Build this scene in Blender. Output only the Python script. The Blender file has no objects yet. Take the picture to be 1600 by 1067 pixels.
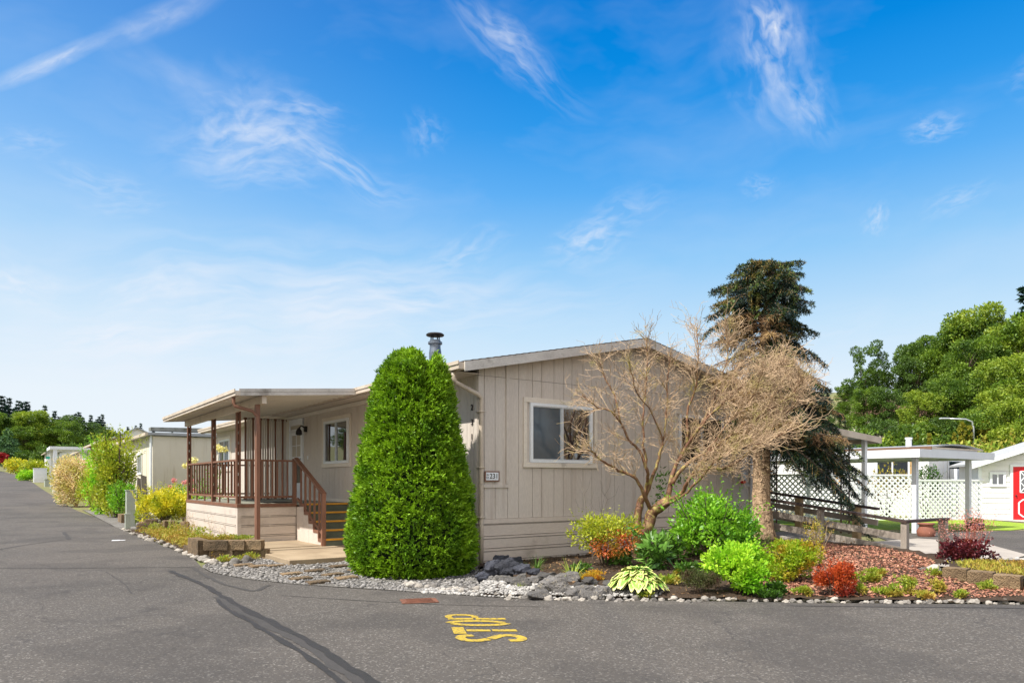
import bpy, bmesh, math, random
import numpy as np
from mathutils import Vector, Matrix, noise

random.seed(11)
RNG = np.random.default_rng(11)
R_ = math.radians
scene = bpy.context.scene
COL = scene.collection
F, HZ, CAMH = 1124.0, 753.0, 1.38          # lens and eye height measured from the photograph's vanishing points

# ------------------------------------------------------------------ helpers
def ground_at(px, py, z=0.0):
    Y = (CAMH - z) * F / (py - HZ)
    return ((px - 800) / F * Y, Y)
def W(px, Y):
    return (px - 800) / F * Y
def zat(py, Y):
    return CAMH + (HZ - py) / F * Y

CX, CY = -0.539, 11.66
RU = (0.815, 0.579); LV = (-0.579, 0.815)
HROT = math.atan2(RU[1], RU[0])
def hw(u, v):
    return (CX + RU[0]*u + LV[0]*v, CY + RU[1]*u + LV[1]*v)
def uv_of(x, y):
    dx, dy = x-CX, y-CY
    return (dx*RU[0]+dy*RU[1], dx*LV[0]+dy*LV[1])
def sstep(a, b, t):
    t = min(1, max(0, (t-a)/(b-a))); return t*t*(3-2*t)

ROAD_EDGE = [(-5.9, 13.26), (-5.45, 12.45), (-5.05, 11.7), (-4.6, 11.0), (-3.8, 10.25), (-3.04, 9.78), (-2.3, 9.45), (-1.63, 9.2), (-0.8, 8.85), (0, 8.55),
             (1.5, 8.42), (3.45, 8.25), (5.8, 8.12), (12, 7.6), (30, 6.2), (70, 3.0)]
def edge_y(x):
    pts = ROAD_EDGE
    if x <= pts[0][0]: return pts[0][1]
    for (x0, y0), (x1, y1) in zip(pts, pts[1:]):
        if x0 <= x <= x1: return y0 + (y1-y0)*(x-x0)/(x1-x0)
    return pts[-1][1]
def gz(x, y):
    """lie of the land: the long street climbs gently, hills rise behind on both sides"""
    u, v = uv_of(x, y)
    t = max(0.0, v-13.0)
    z = 0.0225*(t - 4*(1-math.exp(-t/4.0)))
    if v > 60: z += 0.008*(v-60)
    if v > 150: z += 0.04*(v-150)
    h = sstep(34, 75, y) * sstep(16, 34, x) * 6.0 + sstep(60, 130, y)*sstep(10, 50, x) * 10
    return z + h
def bedz(x, y):
    e = y - edge_y(x)
    return 0.02 + 0.05*sstep(0, .5, e) + 0.2*sstep(0.3, 5.0, e)*sstep(0.8, 3.8, x)

def link(o, parent=None):
    COL.objects.link(o)
    if parent is not None: o.parent = parent
    return o
def tag(o, label=None, cat=None, group=None, kind=None):
    if label: o['label'] = label
    if cat: o['category'] = cat
    if group: o['group'] = group
    if kind: o['kind'] = kind
    return o
def empty(name, loc=(0, 0, 0), rz=0.0, label=None, cat=None, group=None):
    o = bpy.data.objects.new(name, None); link(o)
    o.location = loc; o.rotation_euler = (0, 0, rz); o.empty_display_size = .2
    return tag(o, label, cat, group)
def copy_tree(o, parent=None):
    c = o.copy(); COL.objects.link(c)
    if parent is not None: c.parent = parent
    for ch in list(o.children): copy_tree(ch, c)
    return c
def mesh_np(name, V, Fc):
    """V (N,3) floats, Fc (M,k) ints -> mesh"""
    V = np.ascontiguousarray(V, dtype=np.float32); Fc = np.ascontiguousarray(Fc, dtype=np.int32)
    me = bpy.data.meshes.new(name)
    k = Fc.shape[1]
    me.vertices.add(len(V)); me.vertices.foreach_set('co', V.ravel())
    me.loops.add(Fc.size); me.loops.foreach_set('vertex_index', Fc.ravel())
    me.polygons.add(len(Fc)); me.polygons.foreach_set('loop_start', np.arange(len(Fc), dtype=np.int32)*k)
    me.polygons.foreach_set('loop_total', np.full(len(Fc), k, dtype=np.int32))
    me.update(calc_edges=True); me.validate()
    return me
def obj_np(name, V, Fc, mat, parent=None):
    me = mesh_np(name, V, Fc); me.materials.append(mat)
    return link(bpy.data.objects.new(name, me), parent)

class MB:
    def __init__(s): s.v = []; s.f = []
    def add(s, vs, fs):
        b = len(s.v); s.v += [tuple(p) for p in vs]; s.f += [tuple(i+b for i in f) for f in fs]; return s
    def hexa(s, p):     # 8 points: bottom 4 ccw, top 4 ccw
        return s.add(p, [(0,3,2,1),(4,5,6,7),(0,1,5,4),(1,2,6,5),(2,3,7,6),(3,0,4,7)])
    def box(s, x0, x1, y0, y1, z0, z1):
        return s.hexa([(x0,y0,z0),(x1,y0,z0),(x1,y1,z0),(x0,y1,z0),(x0,y0,z1),(x1,y0,z1),(x1,y1,z1),(x0,y1,z1)])
    def cbox(s, c, size, rz=0, tilt=None):
        M = Matrix.Rotation(rz, 3, 'Z')
        if tilt is not None: M = M @ tilt
        a, b, d = size[0]/2, size[1]/2, size[2]/2
        pts = [Vector(c) + M @ Vector(q) for q in [(-a,-b,-d),(a,-b,-d),(a,b,-d),(-a,b,-d),(-a,-b,d),(a,-b,d),(a,b,d),(-a,b,d)]]
        return s.hexa(pts)
    def bar(s, p, q, w, h, up=(0, 0, 1)):
        p, q = Vector(p), Vector(q); d = (q-p).normalized(); up = Vector(up)
        if abs(d.dot(up)) > .98: up = Vector((0, 1, 0))
        sd = d.cross(up).normalized(); u2 = sd.cross(d)
        a, b = sd*w/2, u2*h/2
        return s.hexa([p-a-b, p+a-b, q+a-b, q-a-b, p-a+b, p+a+b, q+a+b, q-a+b])
    def tube(s, pts, rad, n=8, cap=True):
        pts = [Vector(p) for p in pts]; base = len(s.v); prev = None
        for i, p in enumerate(pts):
            d = (pts[min(i+1, len(pts)-1)] - pts[max(i-1, 0)]).normalized()
            ref = prev if prev is not None else (Vector((0,0,1)) if abs(d.z) < .9 else Vector((1,0,0)))
            a = (ref - d*ref.dot(d)).normalized(); prev = a; b = d.cross(a)
            r = rad[i] if isinstance(rad, (list, tuple)) else rad
            for k in range(n):
                t = 2*math.pi*k/n; s.v.append(tuple(p + a*math.cos(t)*r + b*math.sin(t)*r))
        for i in range(len(pts)-1):
            for k in range(n):
                k2 = (k+1) % n
                s.f.append((base+i*n+k, base+i*n+k2, base+(i+1)*n+k2, base+(i+1)*n+k))
        if cap:
            s.f.append(tuple(base+k for k in reversed(range(n))))
            s.f.append(tuple(base+(len(pts)-1)*n+k for k in range(n)))
        return s
    def lathe(s, prof, n=20, c=(0, 0)):
        base = len(s.v)
        for r, z in prof:
            for k in range(n):
                t = 2*math.pi*k/n; s.v.append((c[0]+r*math.cos(t), c[1]+r*math.sin(t), z))
        for i in range(len(prof)-1):
            for k in range(n):
                k2 = (k+1) % n; s.f.append((base+i*n+k, base+i*n+k2, base+(i+1)*n+k2, base+(i+1)*n+k))
        s.f.append(tuple(base+k for k in reversed(range(n)))); s.f.append(tuple(base+(len(prof)-1)*n+k for k in range(n)))
        return s
    def poly(s, pts): return s.add(pts, [tuple(range(len(pts)))])
    def slab(s, pts, z0, z1):
        n = len(pts)
        vs = [(x, y, z0) for x, y in pts] + [(x, y, z1) for x, y in pts]
        return s.add(vs, [tuple(reversed(range(n))), tuple(range(n, 2*n))] + [(i, (i+1) % n, n+(i+1) % n, n+i) for i in range(n)])
    def build(s, name, mat, parent=None, smooth=False, bevel=0.0):
        me = bpy.data.meshes.new(name); me.from_pydata(s.v, [], s.f); me.materials.append(mat)
        if smooth: me.polygons.foreach_set('use_smooth', [True]*len(me.polygons))
        me.update()
        o = link(bpy.data.objects.new(name, me), parent)
        if bevel:
            m = o.modifiers.new('b', 'BEVEL'); m.width = bevel; m.segments = 2; m.limit_method = 'ANGLE'
        return o
def text_mesh(txt, size, depth=.004):
    cu = bpy.data.curves.new('t', 'FONT'); cu.body = txt; cu.size = size; cu.extrude = depth; cu.align_x = 'CENTER'; cu.align_y = 'CENTER'
    ob = bpy.data.objects.new('t', cu); COL.objects.link(ob)
    dg = bpy.context.evaluated_depsgraph_get(); me = bpy.data.meshes.new_from_object(ob.evaluated_get(dg))
    bpy.data.objects.remove(ob); return me

# ------------------------------------------------------------------ materials
def srgb(r, g, b):
    f = lambda c: (c/255/12.92) if c <= 10.3 else ((c/255+.055)/1.055)**2.4
    return (f(r), f(g), f(b))
def nodes_of(name):
    m = bpy.data.materials.new(name); m.use_nodes = True
    nt = m.node_tree; b = nt.nodes['Principled BSDF']
    return m, nt, b
def N(nt, t, **kw):
    n = nt.nodes.new(t)
    for k, v in kw.items():
        if k in n.inputs.keys() if hasattr(n.inputs, 'keys') else False: n.inputs[k].default_value = v
        else: setattr(n, k, v)
    return n
def noise_fac(nt, coord, scale, detail=4, rough=.55, lo=.35, hi=.65):
    n = nt.nodes.new('ShaderNodeTexNoise'); n.inputs['Scale'].default_value = scale; n.inputs['Detail'].default_value = detail; n.inputs['Roughness'].default_value = rough
    nt.links.new(coord, n.inputs['Vector'])
    r = nt.nodes.new('ShaderNodeMapRange'); r.inputs['From Min'].default_value = lo; r.inputs['From Max'].default_value = hi
    nt.links.new(n.outputs['Fac'], r.inputs['Value'])
    return r.outputs['Result']
def mixc(nt, fac, a, b, mode='MIX'):
    m = nt.nodes.new('ShaderNodeMix'); m.data_type = 'RGBA'; m.blend_type = mode
    for sock, v in ((m.inputs[0], fac), (m.inputs[6], a), (m.inputs[7], b)):
        if hasattr(v, 'is_output'): nt.links.new(v, sock)
        elif isinstance(v, (int, float)): sock.default_value = v
        else: sock.default_value = (*v, 1)
    return m.outputs[2]
def coords(nt, scale=(1, 1, 1), which='Object'):
    tc = nt.nodes.new('ShaderNodeTexCoord')
    if scale == (1, 1, 1): return tc.outputs[which]
    mp = nt.nodes.new('ShaderNodeMapping'); mp.inputs['Scale'].default_value = scale
    nt.links.new(tc.outputs[which], mp.inputs['Vector']); return mp.outputs['Vector']
def bump(nt, b, h, strength=.3, dist=.01):
    bp = nt.nodes.new('ShaderNodeBump'); bp.inputs['Strength'].default_value = strength; bp.inputs['Distance'].default_value = dist
    nt.links.new(h, bp.inputs['Height']); nt.links.new(bp.outputs['Normal'], b.inputs['Normal'])
def mat(name, col, col2=None, rough=.65, scale=3.0, fine=60.0, bmp=.15, metallic=0.0, stretch=(1, 1, 1), spec=.4, bdist=.006, lo=.3, hi=.7, dirt=None, dirt_scale=2.0, dirt_lo=.55, dirt_hi=.8, dstretch=(1,1,1)):
    m, nt, b = nodes_of(name); c = coords(nt, stretch)
    col2 = col2 or tuple(x*.82 for x in col)
    f = noise_fac(nt, c, scale, 5, .6, lo, hi)
    out = mixc(nt, f, col, col2)
    f2 = noise_fac(nt, c, fine, 3, .6, .3, .7)
    out = mixc(nt, .22, out, mixc(nt, f2, tuple(x*.6 for x in col), tuple(min(1, x*1.3) for x in col)))
    if dirt is not None:
        fd = noise_fac(nt, coords(nt, dstretch), dirt_scale, 6, .65, dirt_lo, dirt_hi)
        out = mixc(nt, fd, out, dirt)
    if name in ('dark_basalt', 'shade_blue_rock', 'pale_river_stone', 'grey_river_stone', 'tan_retaining_block', 'weathered_retaining_block'):
        oi = nt.nodes.new('ShaderNodeObjectInfo'); hv = nt.nodes.new('ShaderNodeHueSaturation')
        r = nt.nodes.new('ShaderNodeMapRange'); r.inputs['To Min'].default_value = .62; r.inputs['To Max'].default_value = 1.38; nt.links.new(oi.outputs['Random'], r.inputs['Value']); nt.links.new(r.outputs['Result'], hv.inputs['Value']); nt.links.new(out, hv.inputs['Color']); out = hv.outputs['Color']
    nt.links.new(out, b.inputs['Base Color'])
    b.inputs['Roughness'].default_value = rough; b.inputs['Metallic'].default_value = metallic; b.inputs['Specular IOR Level'].default_value = spec
    if bmp: bump(nt, b, f2, bmp, bdist)
    return m
def leafmat(name, col, col2, col3=None, transl=.35, rough=.5, clump=1.6, spec=.35):
    """leaf by leaf colour change plus slow drift through the plant"""
    m, nt, b = nodes_of(name)
    g = nt.nodes.new('ShaderNodeNewGeometry')
    out = mixc(nt, g.outputs['Random Per Island'], col, col2)
    if col3 is not None:
        f = noise_fac(nt, coords(nt), clump, 3, .6, .45, .62)
        out = mixc(nt, f, out, col3)
    nt.links.new(out, b.inputs['Base Color'])
    b.inputs['Roughness'].default_value = rough; b.inputs['Specular IOR Level'].default_value = spec
    if transl:
        t = nt.nodes.new('ShaderNodeBsdfTranslucent'); nt.links.new(mixc(nt, 1.0, out, (1.0, 1.0, .55), 'MULTIPLY'), t.inputs['Color'])
        mx = nt.nodes.new('ShaderNodeMixShader'); mx.inputs[0].default_value = transl
        nt.links.new(b.outputs[0], mx.inputs[1]); nt.links.new(t.outputs[0], mx.inputs[2])
        nt.links.new(mx.outputs[0], nt.nodes['Material Output'].inputs['Surface'])
    return m
def glass_mat(name, col=(.012, .014, .016), ior=2.0, rough=.02):
    m, nt, b = nodes_of(name)
    b.inputs['Base Color'].default_value = (*col, 1); b.inputs['Roughness'].default_value = rough; b.inputs['IOR'].default_value = ior
    f = noise_fac(nt, coords(nt), 1.2, 2, .5, .2, .8); bump(nt, b, f, .03, .02)
    return m

BEIGE = srgb(198, 180, 163)
M = {}
M['siding'] = mat('siding_paint', srgb(204, 194, 183), srgb(193, 182, 171), rough=.6, scale=.8, fine=40, bmp=.12, stretch=(1, 1, .25), dirt=srgb(172, 156, 142), dirt_scale=1.3, dirt_lo=.53, dirt_hi=.85, dstretch=(5, 5, .3))
M['siding_back'] = mat('groove_shadow_board', srgb(152, 138, 126), bmp=0)
M['skirt'] = mat('skirting_vinyl', srgb(210, 197, 185), srgb(196, 183, 170), rough=.55, scale=1.2, fine=30, bmp=.06, stretch=(.5, .5, 3), dirt=srgb(140, 124, 110), dirt_scale=1.6, dirt_lo=.56, dirt_hi=.9)
M['trim'] = mat('cream_trim', srgb(222, 212, 198), srgb(208, 197, 182), rough=.5, scale=2, fine=50, bmp=.05, dirt=srgb(150, 140, 128), dirt_scale=3, dirt_lo=.64, dirt_hi=.9)
M['trim_stain'] = mat('stained_cream_trim', srgb(222, 212, 198), srgb(208, 197, 182), rough=.5, scale=2, fine=50, bmp=.05, dirt=srgb(92, 84, 76), dirt_scale=3.2, dirt_lo=.58, dirt_hi=.8)
M['fascia'] = mat('weathered_white_fascia', srgb(206, 200, 192), srgb(170, 163, 156), rough=.7, scale=2.2, fine=30, bmp=.2, stretch=(1, 1, 2), dirt=srgb(120, 112, 104), dirt_scale=3.2, dirt_lo=.55, dirt_hi=.78)
M['white'] = mat('white_paint', srgb(232, 235, 238), srgb(220, 223, 226), rough=.45, scale=1.5, fine=60, bmp=.05)
M['alum'] = mat('pale_aluminium', srgb(205, 210, 214), rough=.35, metallic=.4, bmp=0)
M['white_panel'] = mat('white_soffit', srgb(226, 220, 208), srgb(212, 205, 192), rough=.5, scale=1.2, bmp=.03)
M['shingle'] = mat('roof_shingles', srgb(96, 86, 78), srgb(66, 58, 54), rough=.9, scale=8, fine=70, bmp=.6, bdist=.02)
M['gutter'] = mat('beige_gutter', srgb(206, 192, 174), srgb(176, 160, 142), rough=.45, scale=2, bmp=.04, dirt=srgb(110, 98, 86), dirt_scale=4, dirt_lo=.6, dirt_hi=.85)
M['brown'] = mat('brown_painted_wood', srgb(134, 94, 74), srgb(106, 74, 58), rough=.55, scale=3, fine=50, bmp=.12, stretch=(4, 4, .6), dirt=srgb(150, 112, 92), dirt_scale=6, dirt_lo=.62, dirt_hi=.85)
M['deckfloor'] = mat('grey_green_decking', srgb(150, 148, 132), srgb(118, 120, 106), rough=.8, scale=4, bmp=.2)
M['riser'] = mat('green_grey_riser', srgb(108, 112, 96), srgb(84, 90, 78), rough=.85, scale=5, bmp=.25)
M['nosing'] = mat('yellow_nosing', srgb(222, 160, 48), srgb(200, 140, 40), rough=.5, scale=8, bmp=.05)
M['pipe'] = mat('galvanised_flue', srgb(120, 128, 138), srgb(84, 92, 104), rough=.42, metallic=.55, scale=7, fine=30, bmp=.1)
M['black'] = mat('black_metal', srgb(34, 30, 30), rough=.5, bmp=.05)
M['glass'] = glass_mat('window_glass', (.012, .016, .022), 2.6)
M['glass_blue'] = glass_mat('window_glass_screen', (.045, .07, .095), 1.8, .12)
M['curtain'] = mat('pale_curtain', srgb(196, 188, 172), srgb(170, 160, 145), rough=.8, scale=12, stretch=(6, 6, .3), bmp=.1)
M['bark'] = mat('spruce_bark', srgb(204, 176, 142), srgb(160, 130, 102), rough=.9, scale=7, fine=26, bmp=.9, bdist=.03, stretch=(1, 1, .6), dirt=srgb(92, 70, 54), dirt_scale=9, dirt_lo=.52, dirt_hi=.66, dstretch=(1, 1, 2.2))
M['bark_dark'] = mat('tree_bark', srgb(96, 82, 68), srgb(66, 56, 48), rough=.95, scale=5, bmp=.5, bdist=.02, stretch=(1, 1, .3))
M['bare_bark'] = mat('smooth_tan_bark', srgb(126, 90, 64), srgb(88, 56, 42), rough=.7, scale=5, fine=30, bmp=.3, dirt=srgb(168, 158, 86), dirt_scale=7, dirt_lo=.5, dirt_hi=.68)
M['twig'] = mat('dry_twigs', srgb(186, 160, 128), srgb(146, 120, 98), rough=.8, scale=3, bmp=.0, dirt=srgb(160, 152, 80), dirt_scale=3, dirt_lo=.52, dirt_hi=.7)
M['twig_grey'] = mat('grey_stems', srgb(120, 108, 98), rough=.8, bmp=0)
M['rock_dark'] = mat('dark_basalt', srgb(128, 124, 120), srgb(72, 70, 70), rough=.85, scale=7, fine=24, bmp=.9, bdist=.02, dirt=srgb(170, 160, 140), dirt_scale=8, dirt_lo=.54, dirt_hi=.75)
M['rock_shade_blue'] = mat('shade_blue_rock', srgb(78, 80, 90), srgb(46, 48, 56), rough=.8, scale=5, fine=20, bmp=.8, bdist=.02)  # shade at the wall foot is put into this dark blue tone
M['stone_pale'] = mat('pale_river_stone', srgb(170, 163, 153), srgb(122, 115, 106), rough=.8, scale=6, fine=30, bmp=.4, bdist=.01)
M['stone_grey'] = mat('grey_river_stone', srgb(128, 123, 117), srgb(90, 86, 82), rough=.85, scale=6, fine=30, bmp=.5, bdist=.01)
M['block'] = mat('tan_retaining_block', srgb(168, 142, 108), srgb(136, 112, 84), rough=.95, scale=6, fine=38, bmp=1.0, bdist=.02, dirt=srgb(96, 80, 62), dirt_scale=4, dirt_lo=.56, dirt_hi=.8)
M['block_dark'] = mat('weathered_retaining_block', srgb(138, 116, 88), srgb(100, 84, 66), rough=.95, scale=6, fine=38, bmp=1.0, bdist=.02, dirt=srgb(78, 70, 52), dirt_scale=4, dirt_lo=.52, dirt_hi=.75)
M['concrete'] = mat('aggregate_concrete', srgb(164, 146, 120), srgb(130, 112, 90), rough=.9, scale=2, fine=90, bmp=.5, bdist=.006)
M['concrete_grey'] = mat('grey_concrete', srgb(168, 160, 150), srgb(138, 130, 122), rough=.9, scale=1.4, fine=80, bmp=.3)
M['deckwood'] = mat('weathered_grey_timber', srgb(160, 149, 137), srgb(124, 114, 105), rough=.85, scale=3, fine=40, bmp=.3, stretch=(2, 2, .6))
M['deckwood_tan'] = mat('tan_timber', srgb(178, 154, 116), srgb(146, 120, 88), rough=.8, scale=3, bmp=.3)
M['deckwood_dark'] = mat('dark_handrail', srgb(76, 60, 54), srgb(54, 44, 40), rough=.7, scale=4, bmp=.2)
M['rust'] = mat('rusty_iron', srgb(128, 82, 62), srgb(84, 56, 46), rough=.85, scale=12, bmp=.4)
M['yellow'] = mat('worn_yellow_road_paint', srgb(186, 158, 52), srgb(160, 136, 48), rough=.8, scale=9, fine=120, bmp=.4, dirt=srgb(88, 82, 68), dirt_scale=30, dirt_lo=.5, dirt_hi=.66)
M['tar'] = mat('crack_tar', srgb(52, 49, 46), srgb(40, 38, 36), rough=.6, scale=14, fine=90, bmp=.5)
M['terracotta'] = mat('terracotta', srgb(150, 96, 76), srgb(120, 76, 62), rough=.75, scale=6, bmp=.2)
M['blue_glaze'] = mat('blue_glazed_pot', srgb(54, 62, 96), srgb(40, 46, 74), rough=.25, bmp=.02)
M['red'] = mat('bright_red_paint', srgb(206, 22, 28), srgb(186, 18, 24), rough=.4, bmp=.04)
M['cream_wall'] = mat('aged_cream_panel', srgb(222, 213, 196), srgb(208, 198, 178), rough=.6, scale=.8, bmp=.05, dirt=srgb(168, 148, 116), dirt_scale=1.1, dirt_lo=.56, dirt_hi=.85, dstretch=(4, 4, .35))
M['mossy'] = mat('mossy_flashing', srgb(150, 152, 150), srgb(112, 112, 104), rough=.7, scale=2, dirt=srgb(70, 72, 50), dirt_scale=2.4, dirt_lo=.5, dirt_hi=.7)
M['metal_roof'] = mat('grey_metal_roof', srgb(168, 170, 172), srgb(140, 142, 146), rough=.5, metallic=.2, scale=1.5, bmp=.05)
M['white_wall'] = mat('white_house_siding', srgb(232, 230, 226), srgb(216, 214, 212), rough=.6, scale=1, bmp=.05)
M['tan_wall'] = mat('tan_house_wall', srgb(196, 160, 110), srgb(176, 140, 96), rough=.7, bmp=.05)
M['brown_roof'] = mat('brown_roof', srgb(120, 92, 74), rough=.8, bmp=.2)
M['grey_roof'] = mat('grey_shingle_roof', srgb(170, 172, 172), srgb(140, 142, 144), rough=.9, scale=6, bmp=.5)
M['ped_green'] = mat('pale_green_enamel', srgb(172, 178, 166), srgb(156, 164, 152), rough=.45, bmp=.02)
M['iron'] = mat('maroon_iron', srgb(94, 58, 54), srgb(70, 44, 42), rough=.5, bmp=.05)
M['dark_car'] = mat('dark_car_paint', srgb(50, 56, 66), rough=.25, bmp=0)
M['light_car'] = mat('silver_car_paint', srgb(190, 196, 202), rough=.25, metallic=.4, bmp=0)
M['tyre'] = mat('tyre_rubber', srgb(30, 30, 32), rough=.8, bmp=0)
M['sign_green'] = mat('green_street_sign', srgb(28, 130, 110), rough=.4, bmp=0)
M['dead_wood'] = mat('silvered_wood_post', srgb(134, 126, 112), srgb(96, 90, 80), rough=.9, scale=5, stretch=(1, 1, .2), bmp=.4)

# leaves
M['thuja'] = leafmat('thuja_sprays', srgb(112, 152, 26), srgb(158, 198, 46), srgb(92, 134, 26), .3, .5, 2.5)
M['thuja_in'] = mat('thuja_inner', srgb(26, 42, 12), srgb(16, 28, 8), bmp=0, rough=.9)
M['lime'] = leafmat('lime_leaves', srgb(150, 204, 40), srgb(198, 232, 70), srgb(126, 186, 40), .4, .45)
M['green'] = leafmat('green_leaves', srgb(104, 164, 36), srgb(156, 206, 60), srgb(84, 140, 40), .4, .4)
M['green_dark'] = leafmat('dark_leaves', srgb(54, 90, 30), srgb(92, 132, 46), srgb(60, 88, 36), .3, .35)
M['yellowgreen'] = leafmat('yellow_green_leaves', srgb(150, 170, 40), srgb(206, 206, 76), srgb(128, 146, 40), .4, .45)
M['golden'] = leafmat('golden_leaves', srgb(214, 204, 40), srgb(240, 228, 84), srgb(150, 166, 40), .4, .45, 3)
M['spirea'] = leafmat('spirea_leaves', srgb(120, 168, 30), srgb(176, 190, 50), srgb(176, 120, 40), .4, .45, 2.2)
M['redleaf'] = leafmat('orange_red_leaves', srgb(176, 66, 32), srgb(212, 104, 52), srgb(140, 44, 30), .35, .45, 4)
M['azalea_red'] = leafmat('orange_tinged_leaves', srgb(190, 84, 50), srgb(216, 124, 66), srgb(150, 130, 50), .35, .45, 4)
M['purple'] = leafmat('purple_leaves', srgb(92, 34, 44), srgb(126, 54, 58), srgb(62, 24, 36), .25, .4, 4)
M['pinkbloom'] = leafmat('airy_pink_flowers', srgb(206, 130, 124), srgb(226, 168, 156), None, .3, .6)
M['rosebloom'] = leafmat('pink_roses', srgb(224, 140, 150), srgb(238, 178, 180), None, .3, .6)
M['creambloom'] = leafmat('cream_roses', srgb(236, 226, 150), srgb(244, 238, 190), None, .3, .6)
M['variegated'] = leafmat('pink_white_leaves', srgb(236, 220, 180), srgb(226, 196, 160), srgb(196, 190, 110), .35, .5, 2)
M['hosta'] = None
M['heather'] = leafmat('heather_foliage', srgb(58, 74, 34), srgb(86, 88, 44), srgb(84, 60, 48), .2, .7, 5)
M['grassleaf'] = leafmat('grass_blades', srgb(122, 160, 52), srgb(196, 200, 96), None, .35, .45)
M['grass_dark'] = leafmat('dark_grass_blades', srgb(70, 110, 48), srgb(120, 150, 70), None, .3, .45)
M['weed'] = leafmat('weed_leaves', srgb(120, 160, 50), srgb(176, 180, 70), srgb(170, 150, 66), .35, .5, 3)
M['dryweed'] = leafmat('dry_weeds', srgb(190, 166, 70), srgb(150, 160, 56), srgb(176, 136, 70), .3, .6, 2)
M['moss'] = leafmat('golden_moss', srgb(206, 160, 40), srgb(170, 150, 40), srgb(190, 120, 40), .2, .8, 5)
M['spruce'] = leafmat('spruce_needles', srgb(28, 48, 40), srgb(52, 76, 44), srgb(34, 52, 52), .1, .5, 2.5)
M['spruce_lt'] = leafmat('spruce_new_needles', srgb(70, 100, 44), srgb(110, 124, 58), srgb(120, 104, 56), .15, .5, 3)
M['spruce_dead'] = leafmat('spruce_dead_needles', srgb(160, 128, 92), srgb(116, 88, 66), srgb(182, 152, 100), .1, .8, 3)
M['wood_a'] = leafmat('woodland_leaves', srgb(86, 118, 34), srgb(134, 160, 52), srgb(66, 96, 30), .35, .5, .35)
M['wood_b'] = leafmat('woodland_leaves_yellow', srgb(122, 148, 40), srgb(170, 184, 68), srgb(98, 128, 36), .35, .5, .35)
M['wood_c'] = leafmat('woodland_leaves_deep', srgb(62, 92, 32), srgb(104, 132, 46), srgb(62, 88, 34), .3, .5, .35)
M['conifer'] = leafmat('distant_conifer', srgb(20, 48, 44), srgb(36, 68, 48), None, .1, .6)
M['cedar'] = leafmat('grey_green_cedar', srgb(70, 108, 66), srgb(110, 146, 84), srgb(50, 84, 54), .2, .6, .5)
M['maple'] = leafmat('red_maple', srgb(176, 40, 40), srgb(130, 26, 34), None, .3, .5)
M['goldthuja'] = leafmat('golden_thuja', srgb(122, 132, 36), srgb(170, 160, 52), None, .25, .5)
M['rhodo'] = leafmat('broad_glossy_leaves', srgb(84, 130, 48), srgb(136, 180, 84), srgb(64, 100, 40), .3, .3)

def hosta_mat():
    m, nt, b = nodes_of('hosta_leaves')
    at = nt.nodes.new('ShaderNodeAttribute'); at.attribute_name = 'edge'
    g = nt.nodes.new('ShaderNodeNewGeometry')
    inner = mixc(nt, g.outputs['Random Per Island'], srgb(96, 146, 50), srgb(140, 176, 78))
    r = nt.nodes.new('ShaderNodeMapRange'); r.inputs['From Min'].default_value = .6; r.inputs['From Max'].default_value = .8
    nt.links.new(at.outputs['Fac'], r.inputs['Value'])
    out = mixc(nt, r.outputs['Result'], inner, srgb(214, 212, 128))
    nt.links.new(out, b.inputs['Base Color']); b.inputs['Roughness'].default_value = .45
    return m
M['hosta'] = hosta_mat()

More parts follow.
